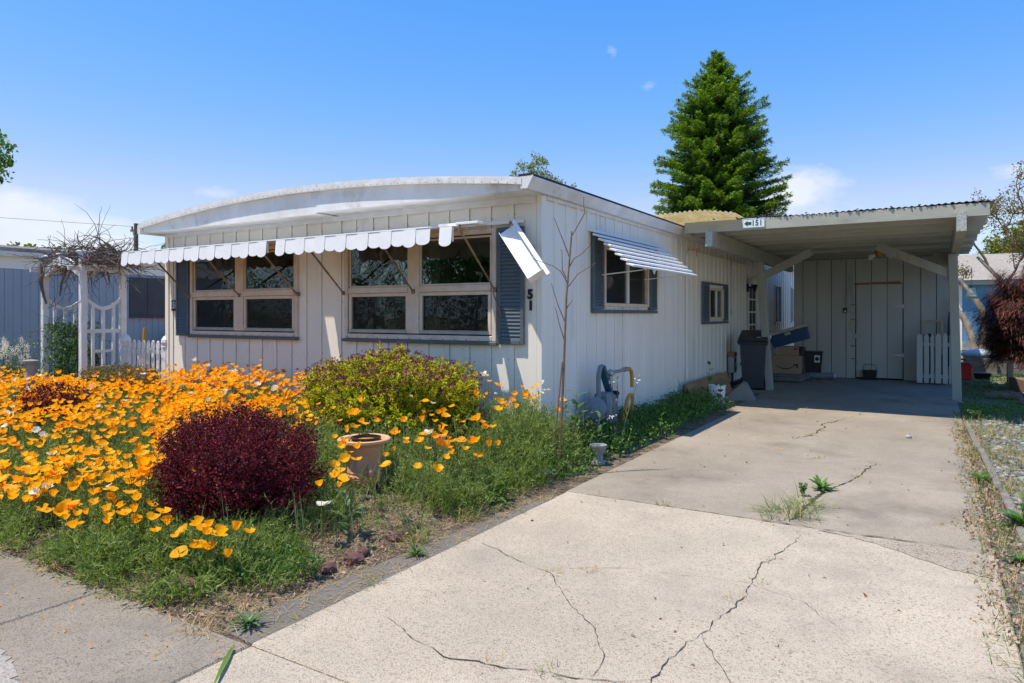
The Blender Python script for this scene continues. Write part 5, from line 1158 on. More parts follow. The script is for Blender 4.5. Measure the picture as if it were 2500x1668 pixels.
plant('prickly_lettuce', 'prickly lettuce with long arching leaves in the straw near the sidewalk corner', (.36, -3.16, .03), [(.26, .06, .5, 9, .22, .06, .9, .3)], 'thistle_leaf', seed=40)
plant('ragwort', 'small feathery weed growing on the asphalt strip', (.62, -3.68, .01), [(.24, .15, .5, 10, .07, .022, .7, .4), (.12, .6, 3, 7, .07, .022, .8, .4), (.12, .6, 5, 7, .07, .022, .8, .4)], 'weed_leaf', seed=41)
plant('dandelion', 'flat green rosette weed on the bed corner tip', (.80, -4.24, .008), [(0, 0, 0, 34, .11, .018, .9, .5)], 'thistle_leaf', seed=42)
plant('leafy_weed', 'bright green leafy clump at the bed edge beside the white stone', (.58, -1.85, .02), [(0, 0, 0, 50, .24, .036, 1.1, 0), (.22, .3, 1, 9, .13, .03, .9, 0), (.2, .5, 4, 9, .13, .03, .9, 0)], 'weed_leaf', seed=43)
plant('dandelion', 'small spiky green weed at the driveway edge near the rocks', (.86, -3.10, .008), [(0, 0, 0, 34, .10, .014, .9, .4), (.07, .5, 1, 8, .05, .012, .8, .3)], 'weed_leaf', seed=44)
plant('plantain', 'upright dandelion-like clump at the left of the bed corner', (.10, -4.02, .03), [(0, 0, 0, 22, .20, .035, .8, .3)], 'weed_leaf', seed=45)
plant('dandelion', 'dandelion clump growing from the driveway crack', (2.71, -.12, 0), [(0, 0, 0, 26, .15, .045, .9, .4)], 'broad_leaf', seed=46)
plant('clover', 'small yellow-green weed in the driveway crack behind the grass tuft', (2.62, -.42, 0), [(.10, .3, i*1.0, 7, .05, .03, .8, 0) for i in range(6)], 'weed_leaf', seed=47)
tuft('grass_tuft', 'spreading pale grass tuft in the driveway crack at the slab joint', (2.60, -1.02, 0), 150, .26, .006, 'grass_green', .09, (.5, 1.4), dry=35)
tuft('grass_tuft', 'second pale grass tuft in the driveway crack', (2.68, -.72, 0), 90, .22, .006, 'grass_green', .07, (.5, 1.4), dry=15)
tuft('grass_tuft', 'tall wild grass leaning at the bed edge near the sapling', (.62, -1.25, .0), 90, .46, .007, 'grass_green', .06, (.05, .8), dry=20)
tuft('grass_tuft', 'grassy poppy clump at the bed edge between the rocks', (.42, -2.32, .03), 160, .40, .006, 'poppy_leaf', .07, (.05, .9))
tuft('grass_tuft', 'dry grass clump under the dark red bush', (.10, -3.45, .03), 150, .30, .006, 'grass_dry', .09, (.4, 1.3))
tuft('grass_tuft', 'green grass clump under the dark red bush', (.0, -3.75, .05), 110, .26, .006, 'grass_green', .06, (.2, .9))
for i, (x, y) in enumerate(((2.69, -2.10), (2.66, -2.75), (2.45, -3.86), (2.70, -2.45), (1.70, -2.93), (1.85, -2.78), (2.10, 2.35), (2.25, 2.62), (2.28, 3.05), (2.98, .95), (3.02, 1.22), (2.92, .55), (2.5, 1.2), (2.1, 1.45), (1.25, -1.28), (1.75, -1.28), (2.05, -1.28), (2.35, -1.27), (2.2, -3.9), (1.95, -3.96), (2.05, 1.9))):
    tuft('crack_weed', 'tiny dry weed sprouting from a driveway crack', (x, y, 0), 46, random.uniform(.03, .09), .004, 'grass_dry' if i % 3 else 'olive_leaf', .028, (.3, 1.5), 'tiny weeds in the driveway cracks', cat='weed')
for i, (x, y) in enumerate(((.46, -2.72), (.66, -2.35), (.60, -1.55), (.70, -2.9), (.3, -3.0))):
    tuft('grass_tuft', ['ragged grass tuft behind the lava rocks', 'thin grass tuft leaning toward the driveway', 'grass tuft beside the bright leafy clump', 'small grass tuft on the asphalt strip', 'dry-tipped grass tuft beside the prickly lettuce'][i], (x, y, .01), 80, .22+.05*(i % 3), .005, 'poppy_leaf' if i % 2 else 'grass_green', .06, (.1, 1.1), dry=25)
for i, (x, y) in enumerate(((.93, -3.55), (.95, -2.75), (.92, -2.0), (.90, -1.6), (.95, -4.1), (.6, -4.38), (-.1, -4.36), (-.8, -4.37), (-1.5, -4.36), (-.22, -4.9))):
    tuft('edge_weed', 'small dry weed at the concrete edge of the flower bed', (x, y, 0), 60, random.uniform(.05, .11), .004, 'grass_dry' if i % 2 else 'olive_leaf', .03, (.4, 1.5), 'small weeds along the bed edge', cat='weed')
LS = thing('fallen_stalk', 'single bright green flat stalk lying on the pavement at the bed corner', 'leaf', (.93, -4.42, .004))
mb = MB(); mb.add(*strip_leaf((0, 0, .004), -.85, 1.53, .36, .022, .04)); part('blade', mb, 'grass_green', LS)
# clover and low ground cover at the corner, straw, litter
def scatter_leaves(name, label, n, xr, yr, zf, L, m, mask=None, up=.4, cat='ground cover', z=(0, .05)):
    x = RNG.uniform(*xr, n); y = RNG.uniform(*yr, n)
    if mask is not None: k_ = RNG.random(n) < mask(x, y); x, y = x[k_], y[k_]
    n = len(x); P = np.stack([x, y, zf(x, y)+RNG.uniform(*z, n)], 1); D = nrm(rdir(n)+np.array((0, 0, up))); Lf = RNG.uniform(*L, n)
    obj(name, grids(name, leaves(P, D, Lf, Lf*.6), LEAFQ), m, kind='stuff', label=label, cat=cat)
blob = lambda cx, cy, rx, ry: (lambda x, y: np.clip(1.5-((x-cx)/rx)**2-((y-cy)/ry)**2+.5*fbm(x, y, 4), 0, 1))
scatter_leaves('clover_mat', 'low clover mat in the bed corner by the sidewalk', 12000, (-.35, .62), (-4.25, -3.45), bed_z, (.012, .024), 'weed_leaf', blob(.28, -3.78, .36, .26), .8, z=(.02, .11))
scatter_leaves('clover_mat', 'darker low weeds below the red bush', 5000, (-1.6, .2), (-4.1, -3.3), bed_z, (.014, .03), 'poppy_leaf', blob(-.5, -3.6, .9, .3), .8, z=(.0, .12))
scatter_leaves('leaf_litter', 'dry leaf and straw litter over the bed soil', 26000, (-4.5, .72), (-4.36, -1.2), bed_z, (.010, .034), 'leaf_litter', lambda x, y: np.clip(.10+.9*sstep(-.3, .4, x)+.75*sstep(-4.05, -4.3, y), 0, 1), .15, 'litter', (.0, .012))
n = 9000; x = RNG.uniform(-3.5, .97, n); y = RNG.uniform(-4.42, -1.3, n); k_ = RNG.random(n) < np.clip(sstep(-.2, .35, x)*.9+sstep(-4.1, -4.33, y)*.8, 0, 1); x, y = x[k_], y[k_]; n = len(x)
B = blades(np.stack([x, y, np.maximum(bed_z(x, y), -.002)+.004], 1), RNG.uniform(0, 6.28, n), RNG.uniform(1.2, 1.56, n), RNG.uniform(.04, .13, n), .003, .05); obj('straw', grids('straw', B, BLADEQ4), 'grass_dry', kind='stuff', label='dry straw strewn over the bed edge', cat='straw')
# thick low growth along the side wall
x = None
scatter_leaves('side_weeds', 'tangle of low weeds along the side wall bed', 16000, (.05, .93), (-1.2, 4.6), lambda x, y: np.zeros_like(x), (.018, .045), 'weed_leaf', lambda x, y: np.clip(.75+.6*fbm(x, y, 2.2, 1), .12, 1)*sstep(.96, .7, x-.04*np.sin(y*5)), .5, z=(.0, .17))
scatter_leaves('side_weeds', 'darker undergrowth against the side wall', 9000, (.0, .6), (.2, 5.2), lambda x, y: np.zeros_like(x), (.02, .05), 'broad_leaf', lambda x, y: np.clip(.6+.7*fbm(x, y, 1.6, 4), .05, 1), .5, z=(.0, .24))
# ---------------------------------------------------------------- rocks, urn, pot, stump
def rock(loc, r, m, seed, name, label, group, cat='rock', flat=.75):
    rs = random.Random(seed); bm = bmesh.new(); bmesh.ops.create_icosphere(bm, subdivisions=2, radius=r)
    for v in bm.verts: v.co *= 1+rs.uniform(-.16, .16); v.co.z *= flat; v.co.x *= 1.25
    me = bpy.data.meshes.new(name); bm.to_mesh(me); bm.free(); return obj(name, me, m, loc=loc, rot=(0, 0, rs.uniform(0, 6)), label=label, cat=cat, group=group)
for i, (x, y, r) in enumerate(((.60, -3.56, .045), (.62, -3.38, .05), (.58, -3.26, .04), (.57, -2.96, .045), (.55, -2.82, .05), (.53, -2.70, .045), (.53, -2.16, .05), (.56, -2.04, .045))):
    rock((x, y, .018), r, 'rock_red', i, 'lava_rock', ['first', 'second', 'third', 'fourth', 'fifth', 'sixth', 'seventh', 'eighth'][i]+' red-brown lava rock of the bed edging, counted from the sidewalk', 'lava rocks along the bed edge')
rock((.18, -4.17, .03), .07, 'rock_red', 40, 'lava_rock', 'flat red-brown rock near the sidewalk in the bed corner', None)
rock((.52, -.92, .03), .10, 'paper', 41, 'white_stone', 'white painted stone at the foot of the sapling', None, flat=.5)
rock((.33, -1.02, .03), .09, 'paper', 43, 'white_stone', 'second white stone half hidden in grass at the bed edge', None, flat=.5)
rock((-.03, -.30, .10), .08, 'terracotta', 42, 'broken_pot_shard', 'pinkish broken clay shard near the house corner', None, cat='shard')
UR = thing('terracotta_urn', 'terracotta urn on a turned foot beside the dark red bush', 'urn', (-.30, -2.32, .03))
mb = MB(); mb.lathe([(.10, -.02), (.105, .0), (.105, .03), (.08, .05), (.065, .075), (.07, .09), (.12, .11), (.135, .135), (.14, .17), (.132, .18), (.136, .195), (.13, .205), (.135, .34), (.145, .385), (.16, .405), (.195, .418), (.205, .428), (.205, .445), (.195, .452), (.168, .447), (.15, .42), (.12, .2), (.001, .18)], 40); U = part('vessel', mb, 'terracotta', UR, 35)
mb = MB()
for i in range(22):
    a = i*2*math.pi/22; mb.bar((.118*math.cos(a), .118*math.sin(a), .10), (.142*math.cos(a), .142*math.sin(a), .168), .016, .014, (math.cos(a), math.sin(a), 0), .004)
part('gadroons', mb, 'terracotta', U)
for s in (0, math.pi):
    mb = MB(); c_, s_ = math.cos(s+2.6), math.sin(s+2.6); mb.tube([(.13*c_, .13*s_, .19), (.18*c_, .18*s_, .19), (.19*c_, .19*s_, .225), (.16*c_, .16*s_, .25), (.13*c_, .13*s_, .24)], .016, 8); part('handle', mb, 'terracotta', U, 60)
NP = thing('nursery_pot', 'black plastic nursery pot with dry soil sitting in the urn', 'pot', (-.30, -2.30, .40))
mb = MB(); mb.lathe([(.095, -.03), (.105, .07), (.118, .075), (.118, .085), (.105, .088), (.10, .02)], 28); part('pot', mb, 'black_plastic', NP, 40)
mb = MB(); mb.lathe([(.001, .028), (.05, .032), (.1, .03)], 20); part('soil', mb, 'soil', NP)
mb = MB(); mb.lathe([(.112, .045), (.122, .045), (.122, .06), (.112, .06)], 28); part('orange_rim', mb, 'pipe_yellow', NP, 40)
WP = thing('white_pot', 'small white fluted pedestal pot by the driveway edge under a thistle', 'pot', (.74, -.20, 0))
mb = MB(); mb.lathe([(.065, 0), (.065, .025), (.045, .04), (.045, .09), (.06, .12), (.075, .155), (.082, .175), (.082, .188), (.07, .188), (.055, .14)], 24); part('pedestal', mb, 'weathered', WP, 40)
ST = thing('tree_stump', 'weathered grey broken stump at the front right house corner', 'stump', (.17, -.22, 0))
mb = MB(); mb.lathe([(.12, 0), (.11, .1), (.10, .22), (.06, .21)], 12); part('stump', mb, 'weathered', ST, 30)
mb = MB(); 
for i in range(26):
    a = random.uniform(0, 6.28); r = random.uniform(.02, .11); mb.tube([(r*math.cos(a), r*math.sin(a), .16), (r*1.15*math.cos(a), r*1.15*math.sin(a), .22), (r*1.2*math.cos(a)+random.uniform(-.03, .03), r*1.2*math.sin(a), random.uniform(.26, .36))], [.02, .014, .004], 5)
part('splinters', mb, 'wood_stump', ST)
CL = thing('clay_pot', 'small tipped clay pot at the foot of the sapling', 'pot', (.33, -.40, .05), .5)
mb = MB(); mb.lathe([(.05, 0), (.075, .13), (.085, .135), (.085, .165), (.072, .165), (.05, .02)], 18); part('pot', mb, 'terracotta', CL, 40); CL.rotation_euler = (.5, .2, 0)
DC = thing('garden_ornament', 'weathered blue-grey wooden bird ornament among the poppies', 'ornament', (-.13, -1.55, .12), .5)
mb = MB(); mb.prism([(-.03, .0), (.02, .0), (.05, .12), (.07, .20), (.06, .24), (.03, .22), (.04, .27), (.02, .30), (-.01, .28), (-.005, .22), (-.03, .12)], lambda a, b, t: (a, t, b), -.014, .014); part('body', mb, 'weathered', DC)
mb = MB(); mb.prism([(-.10, .10), (-.06, .08), (-.03, .16), (-.05, .24), (-.09, .22)], lambda a, b, t: (a, t, b), -.03, -.016); part('wing', mb, 'timber', DC)
mb = MB(); mb.tube([(0, 0, -.15), (0, 0, .02)], .008, 6); part('stake', mb, 'timber', DC)
GR = thing('garden_stake', 'thin dark stake standing in the poppies', 'stake', (.28, -1.42, .02)); mb = MB(); mb.tube([(0, 0, 0), (-.01, .0, .34)], .009, 6); part('rod', mb, 'black_plastic', GR)
# ---------------------------------------------------------------- sapling
SPL = thing('bare_sapling', 'bare leafless sapling with thin twigs at the house corner', 'tree', (0, 0, 0))
def tw(pts, r0, r1, name, m='stick'):
    mb = MB(); k = len(pts); mb.tube(pts, [r0+(r1-r0)*i/(k-1) for i in range(k)], 7); part(name, mb, m, SPL, 60)
tw([(.636, -.842, -.02), (.667, -.823, .595), (.680, -.815, .95), (.692, -.807, 1.329), (.70, -.80, 1.6), (.723, -.788, 1.916), (.742, -.777, 2.191)], .0125, .007, 'trunk')
for b in ([(.745, -.775, 2.154), (.842, -.715, 2.356), (.83, -.723, 2.44), (.834, -.72, 2.503)], [(.726, -.786, 1.953), (.667, -.823, 2.136), (.604, -.861, 2.319)], [(.717, -.792, 1.861), (.76, -.76, 1.95), (.817, -.731, 1.989), (.88, -.692, 2.063), (.88, -.692, 2.088)],
          [(.717, -.792, 1.696), (.786, -.75, 1.806), (.927, -.664, 1.909)], [(.708, -.798, 1.732), (.66, -.83, 1.83), (.60, -.86, 1.88), (.442, -.961, 1.945)], [(.701, -.802, 1.769), (.67, -.821, 1.843), (.667, -.823, 2.019), (.65, -.83, 2.03)],
          [(.689, -.809, 1.384), (.636, -.842, 1.531), (.586, -.873, 1.725)], [(.689, -.809, 1.201), (.645, -.836, 1.366), (.617, -.853, 1.512)], [(.70, -.80, 1.50), (.73, -.78, 1.55), (.75, -.77, 1.58)]):
    tw(b, .0055, .0025, 'twig')
SK = thing('sapling_stake', 'thin weathered stake tied beside the bare sapling', 'stake', (0, 0, 0)); mb = MB(); mb.tube([(.575, -.875, -.02), (.625, -.85, .485), (.668, -.83, .962), (.672, -.828, 1.02)], [.010, .009, .007, .005], 7); part('stick', mb, 'stick', SK, 60)
# ---------------------------------------------------------------- arbor with dry vines
AR = thing('garden_arbor', 'white garden arbor with arched top and lattice sides, covered in dry vines', 'arbor')
ax0, ax1, ay0, ay1 = -9.04, -7.85, -.62, 0.0
for x in (ax0, ax1):
    for y in (ay0, ay1):
        h = 2.30 if (x, y) != (ax1, ay0) else 2.33
        mb = MB(); mb.box((x-.045, y-.045, 0), (x+.045, y+.045, h), .006); p_ = part('post', mb, 'white_trim', AR)
        mb = MB(); mb.lathe([(.062, 0), (.066, .02), (.085, .075), (.09, .10), (.08, .115), (.001, .135)], 4, (x, y, h)); c_ = part('post_cap', mb, 'white_trim', p_)
for x in (ax0, ax1):
    for z, w in ((1.18, .03), (.86, .02), (.60, .02)):
        mb = MB(); mb.box((x-.012, ay0+.046, z-w), (x+.012, ay1-.046, z+w)) if z > 1 else mb.box((x-.012, ay0+.14, z-w), (x+.012, ay1-.14, z+w)); part('lattice_rail', mb, 'white_trim', AR)
    for y in (-.47, -.31, -.15):
        s = 1-abs(y+.31)/.31; mb = MB(); mb.box((x-.016, y-.022, .2), (x+.016, y+.022, 1.62-.06*s)); part('lattice_bar', mb, 'white_trim', AR)
    mb = MB(); n = 12; pts = []
    for i in range(n+1):
        t = i/n; pts.append((ay0+.045+(ay1-ay0-.09)*t, 1.72-.15*math.sin(math.pi*t)))
    poly = pts+[(a, b-.06) for a, b in reversed(pts)]
    for i in range(n):
        a, b = pts[i], pts[i+1]; mb.add([(x+dx, q[0], q[1]+dz) for dx in (-.018, .018) for q in (a, b) for dz in (0, -.06)], [(0, 1, 3, 2), (4, 6, 7, 5), (0, 2, 6, 4), (1, 5, 7, 3), (0, 4, 5, 1), (2, 3, 7, 6)])
    part('scallop_rail', mb, 'white_trim', AR)
    mb = MB(); mb.box((x-.02, ay0-.22, 2.13), (x+.02, ay1+.22, 2.20), .004); part('top_beam', mb, 'white_trim', AR)
for y in (ay0-.02, ay1+.02):
    mb = MB(); n = 16
    for i in range(n):
        t0, t1 = i/n, (i+1)/n
        f = lambda t: (ax0+.04+(ax1-ax0-.08)*t, 2.04+.20*math.sin(math.pi*t)**1.2)
        a, b = f(t0), f(t1); mb.add([(q[0], y+dy, q[1]+dz) for dy in (-.022, .022) for q in (a, b) for dz in (0, .13)], [(0, 1, 3, 2), (4, 6, 7, 5), (0, 2, 6, 4), (1, 5, 7, 3), (0, 4, 5, 1), (2, 3, 7, 6)])
    part('arch', mb, 'white_trim', AR)
    mb = MB(); mb.box((-8.485, y-.04, 2.22), (-8.405, y+.04, 2.40), .004); mb.box((-8.54, y-.05, 2.401), (-8.35, y+.05, 2.43), .004); part('keystone', mb, 'white_trim', AR)
for y in (-.1, -.25, -.38, -.52):
    mb = MB(); mb.box((ax0-.2, y-.015, 2.201), (ax1+.2, y+.015, 2.235)); part('slat', mb, 'white_trim', AR)
VN = thing('dry_vine', 'tangle of bare dry vines heaped over the white arbor', 'vine', (-8.4, -.3, 0))
mb = MB(); rv = random.Random(4)
def wander(p, d, n, step, wob, grav, r0, r1, sides=4):
    pts = [Vector(p)]; d = Vector(d).normalized()
    for i in range(n):
        d = (d+Vector((rv.gauss(0, wob), rv.gauss(0, wob), rv.gauss(0, wob)+grav))).normalized(); pts.append(pts[-1]+d*step)
    mb.tube(pts, [r0+(r1-r0)*i/n for i in range(n+1)], sides, False)
for i in range(430):
    x = rv.uniform(-.62, .95); y = rv.uniform(-.4, .45); z = 2.22+rv.random()**1.5*.34*(1-.40*abs(x-.1)); a = rv.uniform(0, 6.28)
    wander((x, y, z), (math.cos(a), math.sin(a), rv.uniform(-.2, .25)), 9, rv.uniform(.04, .09), .22, -.02, .010*rv.uniform(.5, 1.2), .003)
for i in range(16):
    x = rv.uniform(-.6, .8); wander((x, rv.uniform(-.4, .4), 2.3), (rv.uniform(-.5, .9), rv.uniform(-.3, .3), rv.uniform(.25, .75)), 16, .07, .14, -.07, .008, .002)
for i in range(26):
    wander((rv.uniform(-.55, .6), rv.uniform(-.4, .35), 2.22), (rv.uniform(-.4, .4), rv.uniform(-.3, .3), -1), rv.randint(4, 9), .06, .2, -.02, .006, .002)
part('tangle', mb, 'vine_dry', VN)
mb = MB(); mb.tube([(-.62, -.37, 2.35), (-.58, -.40, 2.15), (-.60, -.40, 1.95), (-.55, -.38, 1.75), (-.50, -.36, 1.62)], [.022, .03, .026, .022, .014], 7); mb.tube([(-.2, -.2, 2.2), (-.25, -.25, 1.95), (-.3, -.25, 1.75)], [.02, .018, .012], 6); part('thick_stem', mb, 'vine_dry', VN, 60)
mb = MB()
for i in range(60): wander((-.62+rv.uniform(-.02, .1), rv.uniform(-.3, .3), rv.uniform(.6, 1.7)), (rv.uniform(-.3, .3), rv.uniform(-.6, .6), rv.uniform(-.5, .8)), 10, .05, .35, 0, .005, .0015)
part('lattice_vines', mb, 'vine_dry', VN)
n = 2600; P = np.stack([RNG.normal(-.50, .16, n), RNG.normal(-.02, .22, n), RNG.uniform(.35, 1.32, n)], 1); Lf = RNG.uniform(.03, .06, n); part('leaves', grids('leaves', leaves(P, nrm(rdir(n)+np.array((0, 0, -.3))), Lf, Lf*.6, droop=.4), LEAFQ), 'weed_leaf', VN)
# ---------------------------------------------------------------- picket fence
PF = thing('picket_fence', 'short white picket fence between the arbor and the house corner', 'fence')
def picket(x, y, w, h, t=.02):
    mb = MB(); k = [(-w, .12), (w, .12), (w, h-.15), (w*.75, h-.14), (w*1.15, h-.11), (w*1.1, h-.06), (w*.55, h-.015), (0, h), (-w*.55, h-.015), (-w*1.1, h-.06), (-w*1.15, h-.11), (-w*.75, h-.14), (-w, h-.15)]
    mb.prism([(a, b) for a, b in k], lambda a, b, q: (x+a, y+q, b), -t/2, t/2); return mb
for i in range(8): part('picket', picket(-7.68+i*.131, .02, .033, 1.03+.006*(i % 2)), 'white_trim', PF)
for z in (.42, .85):
    mb = MB(); mb.box((-7.76, .035, z-.03), (-6.70, .07, z+.03)); part('rail', mb, 'white_trim', PF)
for xx in (-6.66, -7.80):
    mb = MB(); mb.box((xx-.05, -.03, .0), (xx+.05, .07, .92), .006); ps = part('post', mb, 'white_trim', PF)
    mb = MB(); mb.lathe([(.06, 0), (.075, .02), (.07, .04), (.085, .09), (.08, .13), (.05, .18), (.001, .21)], 8, (xx, .02, .92)); part('finial', mb, 'white_trim', ps)
# ---------------------------------------------------------------- neighbour house on the left
NB = thing('neighbor_house', 'dull blue mobile home with white frieze behind the arbor', 'house')
NXW = -12.3
ys = [-5+i*.305 for i in range(52)]
for i, (a, b) in enumerate(zip(ys[:-1], ys[1:])):
    if a < -1.2 or a > 10: continue
    mb = MB(); mb.box((NXW-.03, a+.006, .05), (NXW, b, 2.36)); mb.box((NXW-.001, b-.05, .05), (NXW+.014, b, 2.36)); mb.box((NXW-.001, a+.10, .05), (NXW+.010, a+.125, 2.36)); part('siding_panel', mb, 'neighbor_blue', NB)
mb = MB(); mb.box((NXW-6.5, -5, .02), (NXW-.032, 12, 2.6)); part('wall', mb, 'neighbor_blue', NB)
mb = MB(); mb.box((NXW-.03, -5, 2.362), (NXW+.016, 12, 2.60)); part('frieze', mb, 'white_siding', NB)
mb = MB(); mb.prism([(0, 2.60), (.12, 2.60), (.15, 2.70), (0, 2.70)], lambda a, b, t: (NXW+a, t, b), -5.2, 12.2); part('gutter', mb, 'white_trim', NB)
mb = MB(); k = 14; prf = [(NXW+.05-6.7*i/k, 2.72+.32*math.sin(math.pi*(.06+.88*i/k))) for i in range(k+1)]; mb.prism(prf+[(NXW-6.6, 2.68), (NXW+.05, 2.68)], lambda a, b, t: (a, t, b), -5.3, 12.3); part('roof', mb, 'roof_grey', NB)
fb = MB(); fb.box((NXW+.015, 2.62, 1.42), (NXW+.03, 5.4, 2.30)); fb.box((NXW+.015, 2.62, 1.36), (NXW+.06, 5.4, 1.42), .004); WN = part('window', fb, 'screen_dark', NB)
for y in (2.62, 3.05, 3.5, 3.95, 4.5):
    mb = MB(); mb.box((NXW+.031, y, 1.43), (NXW+.04, y+.03, 2.30)); part('mullion', mb, 'screen_dark', WN)
# ---------------------------------------------------------------- things between the houses
RB = thing('lidded_bin', 'dark bin with red lid between the two houses', 'bin', (-11.55, 3.55, 0))
mb = MB(); taper(mb, -.25, .25, -.25, .25, 0, -.3, .3, -.3, .3, 1.0); part('body', mb, 'cart_grey', RB); mb = MB(); mb.box((-.33, -.33, 1.0), (.33, .33, 1.08), .03); part('lid', mb, 'can_red', RB)
RB2 = thing('lidded_bin', 'red and white container below the red-lidded bin', 'bin', (-10.7, 3.2, .55)); mb = MB(); mb.box((-.15, -.12, 0), (.15, .12, .26), .03); part('body', mb, 'can_red', RB2); mb = MB(); mb.box((-.12, -.135, .02), (-.0, -.122, .2)); part('label', mb, 'paper', RB2)
KG = thing('kettle_grill', 'black kettle grill seen through the arbor lattice', 'grill', (-9.3, 1.4, 0))
mb = MB(); mb.sphere((0, 0, .62), .30, 16, 10, (1, 1, .8)); part('bowl', mb, 'black_plastic', KG, 60)
for a in (0, 2.1, 4.2): mb = MB(); mb.tube([(.15*math.cos(a), .15*math.sin(a), .5), (.3*math.cos(a), .3*math.sin(a), 0)], .012, 6); part('leg', mb, 'steel', KG)
YB = thing('furled_umbrella', 'yellow furled umbrella standing behind the arbor', 'umbrella', (-8.95, 1.0, 0)); mb = MB(); mb.tube([(0, 0, .3), (.0, 0, .6), (.03, 0, 1.12), (.03, 0, 1.2)], [.03, .05, .03, .02], 8); part('canopy', mb, 'pipe_yellow', YB, 60); mb = MB(); mb.tube([(0, 0, 0), (0, 0, .3)], .012, 6); part('pole', mb, 'steel', YB)
TY = thing('old_tire', 'black tire leaning on the blue neighbor wall', 'tire', (-11.9, 1.35, .40)); mb = MB(); mb.tube([(.0, .32*math.cos(t*.3927), .32*math.sin(t*.3927)) for t in range(17)], .085, 8, False); part('ring', mb, 'dark_rubber', TY, 60)
GP = thing('grey_vent_cap', 'grey round pedestal cap rising from the poppies at left', 'pedestal', (-6.72, -1.85, .30)); mb = MB(); mb.lathe([(.055, -.3), (.055, .49), (.085, .50), (.095, .52), (.095, .535), (.001, .55)], 18); part('cap', mb, 'weathered', GP, 40)
VL = thing('valerian', 'tall white-flowered valerian at the far left of the bed', 'flower', (-8.75, -1.25, .05))
mb = MB(); hd = []
for i in range(16):
    a = rv.uniform(0, 6.28); l = rv.uniform(.05, .38); q = Vector((math.cos(a)*l*.8, math.sin(a)*l*.8, rv.uniform(.62, 1.0))); mb.tube([(math.cos(a)*.05, math.sin(a)*.05, 0), q*.55+Vector((0, 0, .06)), q], [.006, .005, .003], 5); hd.append(q)
part('stems', mb, 'stem_green', VL)
H_ = np.array([list(q) for q in hd]); n = len(H_); k = 130; P = (H_[:, None]+RNG.normal(0, 1, (n, k, 3))*np.array((.022, .022, .045))-np.array((0, 0, .03))).reshape(-1, 3); part('flower_heads', grids('flower_heads', leaves(P, rdir(n*k), .014, .013), LEAFQ), 'poppy_cream', VL)
n = 900; P = RNG.normal(0, 1, (n, 3))*np.array((.2, .2, .2))+np.array((0, 0, .42)); P = P[P[:, 2] > .02]; Lf = RNG.uniform(.04, .08, len(P)); part('leaves', grids('leaves', leaves(P, nrm(rdir(len(P))+np.array((0, 0, .4))), Lf, Lf*.35), LEAFQ), 'thistle_leaf', VL)
# ---------------------------------------------------------------- utility pole
UP = thing('utility_pole', 'wooden utility pole far behind the arbor', 'pole', (-36.4, 16.7, 0))
mb = MB(); mb.tube([(0, 0, 0), (0, 0, 6.75)], [.16, .12], 10); part('pole', mb, 'bark', UP, 60)
mb = MB(); mb.box((-.5, -.06, 6.3), (.2, .06, 6.42)); mb.tube([(-.4, 0, 6.42), (-.4, 0, 6.6)], .05, 8); part('crossarm', mb, 'bark', UP)
mb = MB(); mb.tube([(-.4, 0, 6.5), (-.55, .3, 5.6), (-.3, .2, 4.6)], .02, 5); mb.tube([(-.4, 0, 6.6), (-8, -12, 6.9), (-20, -30, 8)], .012, 4); part('wire', mb, 'black_plastic', UP)
# ---------------------------------------------------------------- trees
def tree(name, label, loc, trunk_pts, crown, m, nclump, nleaf, LL, bark='bark', rad=(.2, .05), limbs=14, group=None, cl=.35, seed=0):
    """crown: list of ellipsoids (cx,cy,cz,rx,ry,rz) relative to loc"""
    rs = random.Random(seed); r = thing(name, label, 'tree', loc, 0, group); mb = MB(); k = len(trunk_pts)
    mb.tube(trunk_pts, [rad[0]+(rad[1]-rad[0])*i/(k-1) for i in range(k)], 9); C_ = []
    vol = [e[3]*e[4]*e[5] for e in crown]; tot = sum(vol)
    for e, v in zip(crown, vol):
        n = int(nclump*v/tot)+1; d = rdir(n)*(RNG.random(n)**.42)[:, None]; C_.append(np.array(e[:3])+d*np.array(e[3:]))
    C_ = np.concatenate(C_); top = Vector(trunk_pts[-1])
    for i in range(limbs):
        c = Vector(C_[rs.randrange(len(C_))]); t = rs.uniform(.45, 1); b = Vector(trunk_pts[int((k-1)*t)]); mb.tube([b, b.lerp(c, .5)+Vector((rs.uniform(-.1, .1), rs.uniform(-.1, .1), .1)), c], [rad[1]*.9, rad[1]*.6, .01], 5)
    part('trunk', mb, bark, r, 60)
    n = len(C_); P = (C_[:, None]+rdir(n*nleaf).reshape(n, nleaf, 3)*(RNG.random((n, nleaf, 1))**.5)*cl*RNG.uniform(.5, 1.2, (n, 1, 1))).reshape(-1, 3); Lf = RNG.uniform(*LL, len(P))
    part('crown', grids('crown', leaves(P, nrm(rdir(len(P))+np.array((0, 0, -.25))), Lf, Lf*.62, droop=.3), LEAFQ), m, r); return r
tree('maple_tree', 'green maple at the far left edge of the photograph', (-20.25, 1.4, 0), [(0, 0, 0), (.1, 0, 2.5), (0, .1, 5)], [(-.2, 0, 6.0, 2.0, 2.2, 1.0), (.3, .2, 5.9, 1.6, 1.4, .8)], 'broad_leaf', 330, 48, (.09, .17), seed=1)
tree('poplar_tree', 'loose olive-green treetop showing above the roof ridge', (-13.6, 23.7, 0), [(0, 0, 0), (.1, 0, 5), (.1, .1, 8.6)], [(0, 0, 8.0, 1.15, 1.1, 1.45), (.9, .5, 7.4, 1.3, 1.2, .8), (-.9, -.4, 7.6, .7, .7, .9)], 'olive_leaf', 210, 34, (.07, .13), rad=(.18, .04), cl=.3, seed=2)
